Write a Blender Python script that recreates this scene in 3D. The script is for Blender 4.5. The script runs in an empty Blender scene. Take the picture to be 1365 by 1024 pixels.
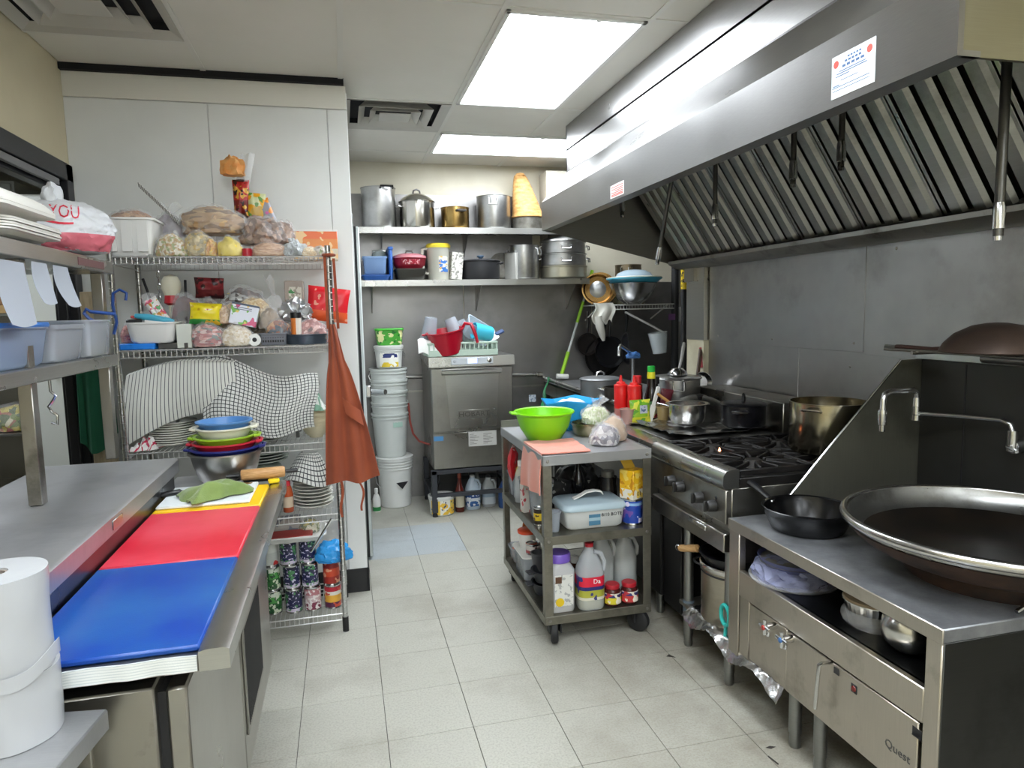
import bpy, bmesh, math, random
from mathutils import Vector, Matrix, Euler, noise
from mathutils.bvhtree import BVHTree
rnd = random.Random(11)
SC = bpy.context.scene
COL = SC.collection
PI = math.pi

# ---------------------------------------------------------------- camera, world, exposure
CAMZ = 1.487
cam_d = bpy.data.cameras.new('camera'); cam = bpy.data.objects.new('camera', cam_d); COL.objects.link(cam)
cam_d.sensor_width = 36.0; cam_d.lens = 908.13 / 1365 * 36; cam_d.clip_start = 0.02
def cam_axes(yaw, pitch, roll):
    y, p, r = map(math.radians, (yaw, pitch, roll))
    f = Vector((math.sin(y)*math.cos(p), math.cos(y)*math.cos(p), -math.sin(p)))
    ri = Vector((math.cos(y), -math.sin(y), 0)); up = ri.cross(f)
    return ri*math.cos(r)+up*math.sin(r), up*math.cos(r)-ri*math.sin(r), f
ri, up, fw = cam_axes(13.8145, 6.0302, -1.2312)
cam.matrix_world = Matrix(((ri.x, up.x, -fw.x, 0), (ri.y, up.y, -fw.y, 0), (ri.z, up.z, -fw.z, CAMZ), (0, 0, 0, 1)))
SC.camera = cam
W = bpy.data.worlds.new('world'); SC.world = W; W.use_nodes = True
W.node_tree.nodes['Background'].inputs[0].default_value = (0.9, 0.95, 1.0, 1)
W.node_tree.nodes['Background'].inputs[1].default_value = 0.25
vs = SC.view_settings
vs.view_transform = 'Standard'; vs.look = 'None'; vs.gamma = 1.0; vs.use_curve_mapping = False
vs.exposure = 2.03
LIGHT_POWER = 4.6          # emission of every ceiling panel

# ---------------------------------------------------------------- colour + materials
def srgb(h):
    if isinstance(h, str):
        h = h.lstrip('#'); h = tuple(int(h[i:i+2], 16)/255 for i in (0, 2, 4))
    return tuple(c/12.92 if c <= 0.04045 else ((c+0.055)/1.055)**2.4 for c in h) + (1.0,)
MATS = {}
def newmat(name):
    m = bpy.data.materials.new(name); m.use_nodes = True
    nt = m.node_tree; return m, nt, nt.nodes['Principled BSDF']
def nd(nt, t, **kw):
    n = nt.nodes.new(t)
    for k, v in kw.items(): setattr(n, k, v)
    return n
def coords(nt, kind='Object', scale=(1, 1, 1)):
    tc = nd(nt, 'ShaderNodeTexCoord'); mp = nd(nt, 'ShaderNodeMapping'); mp.inputs['Scale'].default_value = scale
    nt.links.new(tc.outputs[kind], mp.inputs[0]); return mp.outputs[0]
def noise_n(nt, vec, scale, detail=3, rough=0.55):
    n = nd(nt, 'ShaderNodeTexNoise'); n.inputs['Scale'].default_value = scale; n.inputs['Detail'].default_value = detail
    n.inputs['Roughness'].default_value = rough; nt.links.new(vec, n.inputs['Vector']); return n.outputs['Fac']
def ramp(nt, fac, stops, interp='LINEAR'):
    r = nd(nt, 'ShaderNodeValToRGB'); r.color_ramp.interpolation = interp
    e = r.color_ramp.elements
    e[0].position, e[0].color = stops[0][0], stops[0][1]
    e[1].position, e[1].color = stops[-1][0], stops[-1][1]
    for p, c in stops[1:-1]:
        x = e.new(p); x.color = c
    nt.links.new(fac, r.inputs[0]); return r.outputs[0]
def mixc(nt, fac, a, b):
    m = nd(nt, 'ShaderNodeMix', data_type='RGBA')
    for s, v in ((m.inputs[0], fac), (m.inputs[6], a), (m.inputs[7], b)):
        if hasattr(v, 'node'): nt.links.new(v, s)
        else: s.default_value = v
    return m.outputs[2]
def bumpn(nt, P, h, strength, dist=0.002):
    b = nd(nt, 'ShaderNodeBump'); b.inputs['Strength'].default_value = strength; b.inputs['Distance'].default_value = dist
    nt.links.new(h, b.inputs['Height']); nt.links.new(b.outputs[0], P.inputs['Normal'])
def mat(name, col, rough=0.5, metal=0.0, var=None, vscale=6, bump=0, bscale=60, spec=0.5, sheen=0, coat=0, sc=(1, 1, 1)):
    """plain surface; var = second colour mottled in by noise"""
    if name in MATS: return MATS[name]
    m, nt, P = newmat(name); c = srgb(col)
    P.inputs['Base Color'].default_value = c; P.inputs['Roughness'].default_value = rough; P.inputs['Metallic'].default_value = metal
    P.inputs['Specular IOR Level'].default_value = spec; P.inputs['Coat Weight'].default_value = coat
    if sheen: P.inputs['Sheen Weight'].default_value = sheen
    if var or bump: v = coords(nt, 'Object', sc)
    if var:
        f = noise_n(nt, v, vscale, 5)
        nt.links.new(ramp(nt, f, [(0.38, c), (0.66, srgb(var))]), P.inputs['Base Color'])
    if bump: bumpn(nt, P, noise_n(nt, v, bscale, 3), bump)
    MATS[name] = m; return m
def steel(name, col, rough=0.3, streak=(1, 1, 40), blot=0.12, dark=None, dscale=2.0, dmin=0.5, dmax=0.7, metal=1.0):
    """brushed stainless: stretched grain, blotchy roughness, optional grime"""
    if name in MATS: return MATS[name]
    m, nt, P = newmat(name); c = srgb(col)
    P.inputs['Metallic'].default_value = metal
    g = noise_n(nt, coords(nt, 'Object', streak), 9, 2)
    b = noise_n(nt, coords(nt, 'Object'), 2.3, 5)
    r = nd(nt, 'ShaderNodeMapRange'); r.inputs[3].default_value = rough-blot*0.6; r.inputs[4].default_value = rough+blot
    r.inputs[1].default_value = 0.3; r.inputs[2].default_value = 0.7
    nt.links.new(b, r.inputs[0]); nt.links.new(r.outputs[0], P.inputs['Roughness'])
    cc = mixc(nt, g, tuple(x*0.9 for x in c[:3])+(1,), tuple(min(1, x*1.08) for x in c[:3])+(1,))
    if dark:
        d = noise_n(nt, coords(nt, 'Object'), dscale, 6, 0.65)
        dr = nd(nt, 'ShaderNodeMapRange'); dr.inputs[1].default_value = dmin; dr.inputs[2].default_value = dmax
        nt.links.new(d, dr.inputs[0]); cc = mixc(nt, dr.outputs[0], cc, srgb(dark))
    nt.links.new(cc, P.inputs['Base Color'])
    bumpn(nt, P, g, 0.08, 0.001)
    MATS[name] = m; return m
def clear(name, col='ffffff', fac=0.6, rough=0.15, bump=0, bscale=30):
    """see-through plastic: part transparent, part glossy film"""
    if name in MATS: return MATS[name]
    m, nt, P = newmat(name); c = srgb(col)
    P.inputs['Base Color'].default_value = c; P.inputs['Roughness'].default_value = rough
    t = nd(nt, 'ShaderNodeBsdfTransparent'); t.inputs[0].default_value = tuple(0.6+0.4*x for x in c[:3])+(1,)
    mx = nd(nt, 'ShaderNodeMixShader'); mx.inputs[0].default_value = 1-fac
    nt.links.new(t.outputs[0], mx.inputs[1]); nt.links.new(P.outputs[0], mx.inputs[2])
    nt.links.new(mx.outputs[0], nt.nodes['Material Output'].inputs['Surface'])
    if bump: bumpn(nt, P, noise_n(nt, coords(nt), bscale, 2), bump, 0.012)
    MATS[name] = m; return m
def speck(name, cols, scale=60, rough=0.5, stretch=(1, 1, 1), bump=0.3):
    """food or crumbs: voronoi cells in several colours"""
    if name in MATS: return MATS[name]
    m, nt, P = newmat(name); P.inputs['Roughness'].default_value = rough
    v = nd(nt, 'ShaderNodeTexVoronoi'); v.inputs['Scale'].default_value = scale*1.7
    nt.links.new(coords(nt, 'Object', stretch), v.inputs['Vector'])
    s = nd(nt, 'ShaderNodeSeparateColor'); nt.links.new(v.outputs['Color'], s.inputs[0])
    n = len(cols)
    nt.links.new(ramp(nt, s.outputs[0], [(i/n, srgb(c)) for i, c in enumerate(cols)], 'CONSTANT'), P.inputs['Base Color'])
    if bump: bumpn(nt, P, v.outputs['Distance'], bump, 0.004)
    MATS[name] = m; return m
def printed(name, stops, axis=2, blobs=None, bscale=40, bthr=0.56, rough=0.35, kind='Generated'):
    """flat print: colour bands along an axis plus blotches of a second colour"""
    if name in MATS: return MATS[name]
    m, nt, P = newmat(name); P.inputs['Roughness'].default_value = rough
    v = coords(nt, kind); sx = nd(nt, 'ShaderNodeSeparateXYZ'); nt.links.new(v, sx.inputs[0])
    st = [(p, srgb(c)) for p, c in stops]
    if len(st) == 1: st.append((1.0, st[0][1]))
    c = ramp(nt, sx.outputs[axis], st, 'CONSTANT')
    for i, (bc, sc, th) in enumerate(blobs or []):
        o = nd(nt, 'ShaderNodeTexCoord'); mp = nd(nt, 'ShaderNodeMapping'); mp.inputs['Location'].default_value = (i*3.1, i*1.7, 5*i)
        nt.links.new(o.outputs['Object'], mp.inputs[0])
        f = noise_n(nt, mp.outputs[0], sc, 1); g = nd(nt, 'ShaderNodeMath', operation='GREATER_THAN'); g.inputs[1].default_value = th
        nt.links.new(f, g.inputs[0]); c = mixc(nt, g.outputs[0], c, srgb(bc))
    nt.links.new(c, P.inputs['Base Color']); MATS[name] = m; return m
def checked(name, base, line, nu, nv, wu=0.16, wv=0.16, rough=0.9):
    """woven cloth with lines along u and v of its UV map"""
    if name in MATS: return MATS[name]
    m, nt, P = newmat(name); P.inputs['Roughness'].default_value = rough; P.inputs['Sheen Weight'].default_value = 0.2
    tc = nd(nt, 'ShaderNodeTexCoord'); sx = nd(nt, 'ShaderNodeSeparateXYZ'); nt.links.new(tc.outputs['UV'], sx.inputs[0])
    outs = []
    for k, (n, w) in enumerate(((nu, wu), (nv, wv))):
        if not n: continue
        a = nd(nt, 'ShaderNodeMath', operation='MULTIPLY'); a.inputs[1].default_value = n; nt.links.new(sx.outputs[k], a.inputs[0])
        b = nd(nt, 'ShaderNodeMath', operation='FRACT'); nt.links.new(a.outputs[0], b.inputs[0])
        c = nd(nt, 'ShaderNodeMath', operation='LESS_THAN'); c.inputs[1].default_value = w; nt.links.new(b.outputs[0], c.inputs[0]); outs.append(c.outputs[0])
    f = outs[0]
    if len(outs) > 1:
        mx = nd(nt, 'ShaderNodeMath', operation='MAXIMUM'); nt.links.new(outs[0], mx.inputs[0]); nt.links.new(outs[1], mx.inputs[1]); f = mx.outputs[0]
    nt.links.new(mixc(nt, f, srgb(base), srgb(line)), P.inputs['Base Color'])
    bumpn(nt, P, noise_n(nt, coords(nt), 400, 2), 0.15); MATS[name] = m; return m
def emit(name, col, strength):
    if name in MATS: return MATS[name]
    m, nt, P = newmat(name); P.inputs['Base Color'].default_value = srgb('e8f0f2')
    P.inputs['Emission Color'].default_value = srgb(col); P.inputs['Emission Strength'].default_value = strength
    MATS[name] = m; return m

# ---------------------------------------------------------------- geometry builder
class G:
    def __init__(s): s.v = []; s.f = []; s.uv = None
    def add(s, vs, fs):
        o = len(s.v); s.v += [tuple(p) for p in vs]; s.f += [tuple(i+o for i in f) for f in fs]; return s
    def tf(s, start, M):
        for i in range(start, len(s.v)): s.v[i] = tuple(M @ Vector(s.v[i]))
        return s
    def move(s, x=0, y=0, z=0, start=0): return s.tf(start, Matrix.Translation((x, y, z)))
    def rot(s, ax, a, c=(0, 0, 0), start=0):
        c = Vector(c); return s.tf(start, Matrix.Translation(c) @ Matrix.Rotation(a, 4, ax) @ Matrix.Translation(-c))
    def box(s, x0, x1, y0, y1, z0, z1, b=0.0):
        X, Y, Z = sorted((x0, x1)), sorted((y0, y1)), sorted((z0, z1))
        if b <= 0:
            vs = [(X[i], Y[j], Z[k]) for i in (0, 1) for j in (0, 1) for k in (0, 1)]
            return s.add(vs, [(0, 1, 3, 2), (4, 6, 7, 5), (0, 4, 5, 1), (2, 3, 7, 6), (0, 2, 6, 4), (1, 5, 7, 3)])
        b = min(b, (X[1]-X[0])*.45, (Y[1]-Y[0])*.45, (Z[1]-Z[0])*.45)
        vs = []; idx = {}
        for i in (0, 1):
            for j in (0, 1):
                for k in (0, 1):
                    p = [X[i], Y[j], Z[k]]; sg = [b if q == 0 else -b for q in (i, j, k)]
                    for a in range(3):
                        q = [p[n]+(sg[n] if n != a else 0) for n in range(3)]
                        idx[i, j, k, a] = len(vs); vs.append(q)
        fs = []
        for a in range(3):
            o = [n for n in range(3) if n != a]
            for t in (0, 1):
                loop = []
                for u, w in ((0, 0), (1, 0), (1, 1), (0, 1)):
                    c = [0, 0, 0]; c[a] = t; c[o[0]] = u; c[o[1]] = w; loop.append(idx[c[0], c[1], c[2], a])
                fs.append(tuple(loop))
            for u in (0, 1):
                for w in (0, 1):
                    c0 = [0, 0, 0]; c0[o[0]] = u; c0[o[1]] = w; c1 = list(c0); c1[a] = 1
                    fs.append((idx[(*c0, o[0])], idx[(*c1, o[0])], idx[(*c1, o[1])], idx[(*c0, o[1])]))
        for i in (0, 1):
            for j in (0, 1):
                for k in (0, 1): fs.append((idx[i, j, k, 0], idx[i, j, k, 1], idx[i, j, k, 2]))
        return s.add(vs, fs)
    def loft(s, rings, cap0=True, cap1=True, close=False):
        n = len(rings[0]); vs = [p for r in rings for p in r]; fs = []
        R = len(rings)
        for k in range(R if close else R-1):
            a, b = k*n, ((k+1) % R)*n
            for i in range(n):
                j = (i+1) % n; fs.append((a+i, a+j, b+j, b+i))
        if not close:
            if cap0: fs.append(tuple(range(n))[::-1])
            if cap1: fs.append(tuple((R-1)*n+i for i in range(n)))
        return s.add(vs, fs)
    def lathe(s, prof, n=28, c=(0, 0, 0), close=False, a0=0):
        """prof: (r, z) pairs turned round z through c"""
        vs = []; rows = []
        for r, z in prof:
            if r < 1e-6: rows.append([len(vs)]); vs.append((c[0], c[1], c[2]+z))
            else:
                rows.append(list(range(len(vs), len(vs)+n)))
                vs += [(c[0]+r*math.cos(a0+2*PI*i/n), c[1]+r*math.sin(a0+2*PI*i/n), c[2]+z) for i in range(n)]
        fs = []
        m = len(rows)
        for k in range(m if close else m-1):
            a, b = rows[k], rows[(k+1) % m]
            for i in range(n):
                j = (i+1) % n
                if len(a) == 1 and len(b) == 1: break
                if len(a) == 1: fs.append((a[0], b[i], b[j]))
                elif len(b) == 1: fs.append((a[i], a[j], b[0]))
                else: fs.append((a[i], a[j], b[j], b[i]))
        return s.add(vs, fs)
    def tube(s, pts, r, n=8, closed=False, cap=True):
        P = [Vector(p) for p in pts]; m = len(P); rr = r if isinstance(r, (list, tuple)) else [r]*m
        T = []
        for i in range(m):
            a = P[i-1] if (i or closed) else P[0]; b = P[(i+1) % m] if (i < m-1 or closed) else P[-1]
            t = (b-a); T.append(t.normalized() if t.length > 1e-9 else Vector((0, 0, 1)))
        u = T[0].orthogonal().normalized(); rings = []
        for i in range(m):
            u = (u - T[i]*u.dot(T[i])); u = u.normalized() if u.length > 1e-6 else T[i].orthogonal().normalized()
            w = T[i].cross(u)
            rings.append([tuple(P[i]+(u*math.cos(2*PI*k/n)+w*math.sin(2*PI*k/n))*rr[i]) for k in range(n)])
        return s.loft(rings, cap, cap, closed)
    def prism(s, poly, axis, a, b):
        """poly of 2-D points pushed along axis ('x': poly=(y,z), 'y': (x,z), 'z': (x,y))"""
        def p3(p, t): return {'x': (t, p[0], p[1]), 'y': (p[0], t, p[1]), 'z': (p[0], p[1], t)}[axis]
        return s.loft([[p3(p, a) for p in poly], [p3(p, b) for p in poly]])
    def sheet(s, nu, nv, f, th=0.0, uv=True):
        """f(u,v)->point; th thickens it downwards along its normal"""
        vs = [Vector(f(i/nu, j/nv)) for j in range(nv+1) for i in range(nu+1)]
        idx = lambda i, j: j*(nu+1)+i
        o = len(s.v); N = len(vs); fs = [(idx(i, j), idx(i+1, j), idx(i+1, j+1), idx(i, j+1)) for j in range(nv) for i in range(nu)]
        uvs = [(i/nu, j/nv) for j in range(nv+1) for i in range(nu+1)]
        if th:
            nor = [Vector((0, 0, 0)) for _ in vs]
            for q in fs:
                nn = (vs[q[2]]-vs[q[0]]).cross(vs[q[3]]-vs[q[1]])
                for k in q: nor[k] += nn
            vs += [p - (n.normalized() if n.length > 1e-12 else Vector((0, 0, 1)))*th for p, n in zip(vs, nor)]
            fs += [tuple(i+N for i in reversed(q)) for q in fs]
            edge = [idx(i, 0) for i in range(nu)]+[idx(nu, j) for j in range(nv)]+[idx(i, nv) for i in range(nu, 0, -1)]+[idx(0, j) for j in range(nv, 0, -1)]
            for a, b in zip(edge, edge[1:]+edge[:1]): fs.append((b, a, a+N, b+N))
            uvs += uvs
        s.add(vs, fs)
        if uv: s.uv = (s.uv or [(0, 0)]*o) + uvs
        return s
def rr(w, d, r, z, n=4, cx=0, cy=0):
    """rounded rectangle ring"""
    r = min(r, w/2-1e-4, d/2-1e-4); out = []
    for (sx, sy, a) in ((1, 1, 0), (-1, 1, PI/2), (-1, -1, PI), (1, -1, 1.5*PI)):
        for k in range(n+1):
            t = a+PI/2*k/n; out.append((cx+sx*(w/2-r)+r*math.cos(t), cy+sy*(d/2-r)+r*math.sin(t), z))
    return out
def tub(w, d, h, r=0.02, taper=0.9, t=0.003, rim=0.006, g=None, ribs=0):
    """open rectangular tub with wall thickness and a rolled rim"""
    g = g or G(); W2, D2 = w*taper, d*taper; q = t
    return g.loft([rr(W2-2*r*.3, D2-2*r*.3, r, 0), rr(W2, D2, r, r*.35), rr(w, d, r, h-rim), rr(w+2*rim, d+2*rim, r+rim, h-rim), rr(w+2*rim, d+2*rim, r+rim, h),
                   rr(w-2*q, d-2*q, r, h), rr(W2-2*q, D2-2*q, r, r*.35+q), rr(W2-2*r*.3-2*q, D2-2*r*.3-2*q, r, q)])
def blob(sx, sy, sz, seed=0, amp=0.18, freq=1.6, sub=3, flat=0.35):
    """lumpy crumpled ball standing on z=0"""
    bm = bmesh.new(); bmesh.ops.create_icosphere(bm, subdivisions=sub, radius=1.0)
    o = Vector((seed*7.31, seed*3.7, seed*1.9)); vs = []
    for v in bm.verts:
        p = v.co.normalized(); n = noise.noise(p*freq+o)*amp + noise.noise(p*freq*2.7+o)*amp*.55 + (.35-abs(noise.noise(p*freq*4.5+o)))*amp*.75 + noise.noise(p*freq*9+o)*amp*.3
        q = p*(1+n); z = q.z
        if z < -flat: z = -flat + (z+flat)*.08
        vs.append((q.x*sx, q.y*sy, z))
    zs = [v[2] for v in vs]; lo, hi = min(zs), max(zs)
    vs = [(x, y, (z-lo)/(hi-lo)*sz) for x, y, z in vs]
    fs = [tuple(v.index for v in f.verts) for f in bm.faces]; bm.free()
    return G().add(vs, fs)
def pillow(w, h, t, seed=0, seal=0.08, n=14, crumple=0.25):
    """sealed pouch standing upright in the xz plane, base z=0, thickness along y"""
    g = G(); o = Vector((seed*5.1, seed*2.3, 0))
    def prof(u, v):
        a = max(0, 1-abs(2*u-1)**2.6); b = max(0, 1-abs(2*v-1)**3.2)
        edge = min(1, min(v, 1-v)/seal)
        return t/2*(a*b)**.6*edge + 0.0008
    for sgn in (-1, 1):
        def f(u, v, sgn=sgn):
            k = noise.noise(Vector((u*4, v*4, sgn))+o)*crumple + noise.noise(Vector((u*11, v*11, sgn))+o)*crumple*.5
            y = prof(u, v)*(1+k); pin = 1-.06*math.sin(PI*v)
            return ((u-.5)*w*pin, sgn*y, v*h)
        g.sheet(n, n, f)
    return g

def mesh(name, g, m, angle=0.7):
    me = bpy.data.meshes.new(name); me.from_pydata(g.v, [], g.f)
    if g.uv and len(g.uv) == len(g.v):
        ul = me.uv_layers.new(name='UVMap')
        for l in me.loops: ul.data[l.index].uv = g.uv[l.vertex_index]
    bm = bmesh.new(); bm.from_mesh(me); bmesh.ops.recalc_face_normals(bm, faces=bm.faces); bm.to_mesh(me); bm.free()
    if angle:
        me.shade_smooth(); me.set_sharp_from_angle(angle=angle)
    if m: me.materials.append(m)
    return me
def P(root, name, g, m, angle=0.7, label=None, kind=None, loc=None, rot=None):
    """a part (child mesh) of root"""
    me = g if isinstance(g, bpy.types.Mesh) else mesh(name, g, m, angle)
    o = bpy.data.objects.new(name, me); COL.objects.link(o); o.parent = root
    if loc: o.location = loc
    if rot: o.rotation_euler = rot
    if label: o['label'] = label
    if kind: o['kind'] = kind
    return o
def tag(o, label, cat, group=None):
    o['label'] = label; o['category'] = cat
    if group: o['group'] = group
    return o
def T(name, label, cat, loc=(0, 0, 0), rz=0.0, group=None, rot=None):
    """a thing: Empty at its base"""
    o = bpy.data.objects.new(name, None); COL.objects.link(o); o.location = loc; o.empty_display_size = .05
    o.rotation_euler = rot or (0, 0, rz); return tag(o, label, cat, group)
def ONE(name, label, cat, g, m, loc=(0, 0, 0), rz=0.0, group=None, rot=None, angle=0.7):
    """a thing made of one mesh"""
    o = bpy.data.objects.new(name, mesh(name, g, m, angle)); COL.objects.link(o); o.location = loc; o.rotation_euler = rot or (0, 0, rz)
    return tag(o, label, cat, group)
def S(name, g, m, angle=0.7, parent=None):
    o = bpy.data.objects.new(name, mesh(name, g, m, angle)); COL.objects.link(o); o['kind'] = 'structure'
    if parent: o.parent = parent
    return o
def CP(root, loc, rz=None, label=None, group=None, rot=None):
    r = root.copy(); COL.objects.link(r); r.location = loc
    if rz is not None: r.rotation_euler = (0, 0, rz)
    if rot: r.rotation_euler = rot
    if label: r['label'] = label
    if group: r['group'] = group
    for ch in list(root.children):
        c = ch.copy(); COL.objects.link(c); c.parent = r
        for q in list(ch.children):
            d = q.copy(); COL.objects.link(d); d.parent = c
    return r
def txt(root, s, size, M, m, name='lettering', wrap=None, ext=0.0006, sx=1.0, spacing=1.0, push=0.0008):
    """flat lettering; M places the text plane (local x right, y up); wrap = G to press it on along -z"""
    cu = bpy.data.curves.new('t', 'FONT'); cu.body = s; cu.size = size; cu.align_x = 'CENTER'; cu.align_y = 'CENTER'
    cu.extrude = 0 if wrap else ext; cu.space_character = spacing; cu.resolution_u = 2
    o = bpy.data.objects.new('t', cu); COL.objects.link(o)
    dg = bpy.context.evaluated_depsgraph_get(); me = bpy.data.meshes.new_from_object(o.evaluated_get(dg)); me.name = name
    bpy.data.objects.remove(o); bpy.data.curves.remove(cu)
    me.transform(M @ Matrix.Diagonal((sx, 1, 1, 1)))
    if wrap:
        bvh = BVHTree.FromPolygons([Vector(v) for v in wrap.v], wrap.f); d = -(M.to_3x3() @ Vector((0, 0, 1))).normalized()
        for v in me.vertices:
            h = bvh.ray_cast(v.co - d*0.3, d)
            v.co = (h[0] if h[0] else bvh.find_nearest(v.co+d*.2)[0])-d*push
    me.materials.clear(); me.materials.append(m)
    r = bpy.data.objects.new(name, me); COL.objects.link(r); r.parent = root; return r
def TM(loc, rx=PI/2, ry=0, rz=0): return Matrix.Translation(loc) @ Euler((rx, ry, rz)).to_matrix().to_4x4()

# ---------------------------------------------------------------- shared materials
STEEL = steel('brushed_steel', 'b4b4b0', 0.28)
STEELH = steel('hood_steel', 'a3a2a1', 0.30, (1, 3, 60), 0.06)
STEELW = steel('wall_steel', 'a8a6a3', 0.38, (40, 1, 1), 0.12, '6a6762', 1.6, 0.54, 0.9)
STEELB = steel('back_wall_steel', '8e8c8b', 0.36, (1, 40, 1), 0.14, '4c4a48', 1.3, 0.5, 0.9)
STEELD = steel('grimy_steel', 'a09d96', 0.34, (1, 40, 1), 0.14, '4a463e', 5, 0.55, 0.8)
STEELT = steel('worktop_steel', 'b0b1b3', 0.36, (1, 60, 1), 0.14, '8b8c8f', 3.0, 0.5, 0.9, metal=.75)
CHROME = mat('chrome', 'c9cacb', 0.16, 1.0)
ALU = mat('aluminium', 'b9b9b8', 0.33, 1.0, 'a09f9c', 9)
POLI = mat('polished_steel', 'c6c5c2', 0.22, 1.0)
GREYM = mat('grey_painted_metal', '7d7b74', 0.45, 0.6, '5a564e', 14)
BLACK = mat('black_plastic', '141416', 0.4)
IRON = mat('cast_iron', '0d0c0c', 0.5, 0.2, '1d1917', 20, 0.3, 80)
BLKPAN = mat('black_nonstick', '17171a', 0.28, 0.2)
WHITEP = mat('white_plastic', 'e6e6e2', 0.4)
RUBBER = mat('black_rubber', '1c1c1d', 0.65)
INK = mat('black_ink', '202022', 0.6)
WHITE = mat('white_ink', 'f0f0ee', 0.5)
CLEARP = clear('clear_plastic', 'f2f6f8', 0.62, 0.12)
CLOUDY = clear('cloudy_plastic', 'c8ced6', 0.56, 0.25)
FILM = clear('plastic_film', 'fafafa', 0.80, 0.05, 1.0, 38)
GLASS = clear('bottle_glass', 'e6eee8', 0.7, 0.05)
# ================================================================ SETTING
XL, XR, XF, YB, YN, ZC = -1.2, 2.29, 2.95, 5.5, -4.6, 2.657
CREAM = mat('cream_paint', 'd3cdba', 0.55, var='c9c2ae', vscale=3)
GROUT = mat('dark_joint', '403d38', 0.8)
def tile_mat(name, c1, c2, dirt):
    m, nt, Pn = newmat(name); Pn.inputs['Roughness'].default_value = 0.42
    wc = nd(nt, 'ShaderNodeNewGeometry'); oi = nd(nt, 'ShaderNodeObjectInfo')
    n1 = noise_n(nt, wc.outputs['Position'], 130, 3, .7); n2 = noise_n(nt, wc.outputs['Position'], 1.7, 6, .62)
    c = ramp(nt, n1, [(0.36, srgb(c2)), (0.56, srgb(c1))])
    mr = nd(nt, 'ShaderNodeMapRange'); mr.inputs[3].default_value = 0.0; mr.inputs[4].default_value = 0.22
    nt.links.new(oi.outputs['Random'], mr.inputs[0]); c = mixc(nt, mr.outputs[0], c, srgb(c2))
    d = nd(nt, 'ShaderNodeMapRange'); d.inputs[1].default_value = .50; d.inputs[2].default_value = .78; d.inputs[4].default_value = .75
    nt.links.new(n2, d.inputs[0]); c = mixc(nt, d.outputs[0], c, srgb(dirt))
    sx = nd(nt, 'ShaderNodeSeparateXYZ'); nt.links.new(wc.outputs['Position'], sx.inputs[0])      # greasy dirt trodden in along the cooking line
    gx = nd(nt, 'ShaderNodeMapRange', interpolation_type='SMOOTHSTEP'); gx.inputs[1].default_value = .65; gx.inputs[2].default_value = 1.65; gx.inputs[4].default_value = 1.0; nt.links.new(sx.outputs[0], gx.inputs[0])
    n3 = noise_n(nt, wc.outputs['Position'], 5.0, 6, .7); m3 = nd(nt, 'ShaderNodeMapRange'); m3.inputs[1].default_value = .3; m3.inputs[2].default_value = .72; m3.inputs[3].default_value = .15; m3.inputs[4].default_value = .95; nt.links.new(n3, m3.inputs[0])
    mu = nd(nt, 'ShaderNodeMath', operation='MULTIPLY'); nt.links.new(gx.outputs[0], mu.inputs[0]); nt.links.new(m3.outputs[0], mu.inputs[1])
    c = mixc(nt, mu.outputs[0], c, srgb('6b6252'))
    nt.links.new(c, Pn.inputs['Base Color']); bumpn(nt, Pn, n1, .05); MATS[name] = m; return m
TILEM = tile_mat('vinyl_tile', 'b6b5aa', 'a3a196', '827a6c'); TILEB = tile_mat('bluish_vinyl_tile', 'b0b6b8', '9ea5a8', '84827c')
floor = S('floor', G().box(-3.8, XF+.1, YN-.1, 7.2, -.12, -.0035), GROUT)
tm = {}
for k, m in (('a', TILEM), ('b', TILEB)):
    tm[k] = mesh('tile', G().box(.0011, .3037, .0011, .3037, -.0035, 0, .0008), m, 0)
for i in range(-2, 9):
    for j in range(-4, 11):
        x, y = -.217+.3048*i, 2.29+.3048*j
        if x > 2.28 and y < 4: continue
        P(floor, 'tile', tm['b'] if (j in (6, 7) and i in (0, 1, 2)) else tm['a'], None, loc=(x, y, 0))
g = G()
for pts in (((1.325, 1.903), (1.345, 1.908), (1.362, 1.898), (1.34, 1.893)), ((1.285, 2.555), (1.305, 2.57), (1.32, 2.535)), ((1.305, 1.86), (1.31, 1.865), (1.318, 1.82), (1.312, 1.815))):
    g.prism(pts, 'z', 0.0001, .0006)
P(floor, 'chip', g, mat('tile_chip', '2c2723', .8))
P(floor, 'far_floor', G().box(-3.8, XF, YN, .765+.3048, -.0034, 0), TILEM)
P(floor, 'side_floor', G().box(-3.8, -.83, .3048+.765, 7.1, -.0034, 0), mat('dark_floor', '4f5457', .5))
P(floor, 'recess_floor', G().box(2.30, XF, 4.2, YB, -.0034, 0), TILEM)

# walls
S('wall_back', G().box(-1.3, XF+.1, YB, YB+.12, 0, ZC+.1), CREAM)
wb = bpy.data.objects['wall_back']
for x0, x1, z0, z1, d in ((.1, .96, .0, 1.72, .004), (.965, 2.06, 0, 1.72, .006), (2.065, XF, 0, 1.72, .004), (.1, 1.55, 1.76, 2.42, .003)):
    P(wb, 'panel', G().box(x0, x1, YB-d, YB, z0, z1, .001), STEELB)
P(wb, 'trim_strip', G().box(.1, XF, YB-.012, YB-.004, .86, .875), STEELD)
wr = S('wall_right', G().box(XR+.012, XR+.13, YN, 4.16, 0, ZC+.1), CREAM)
for y0, y1, z0, z1, d in ((2.62, 3.96, 1.27, 1.80, .012), (YN, 2.63, 1.26, 1.80, .009), (3.08, 4.0, 0, 1.285, .006), (2.24, 3.09, 0, 1.28, .004), (YN, 2.24, 0, 1.27, .004)):
    P(wr, 'panel', G().box(XR+.012-d, XR+.012, y0, y1, z0, z1, .001), STEELW)
g = G()
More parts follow.
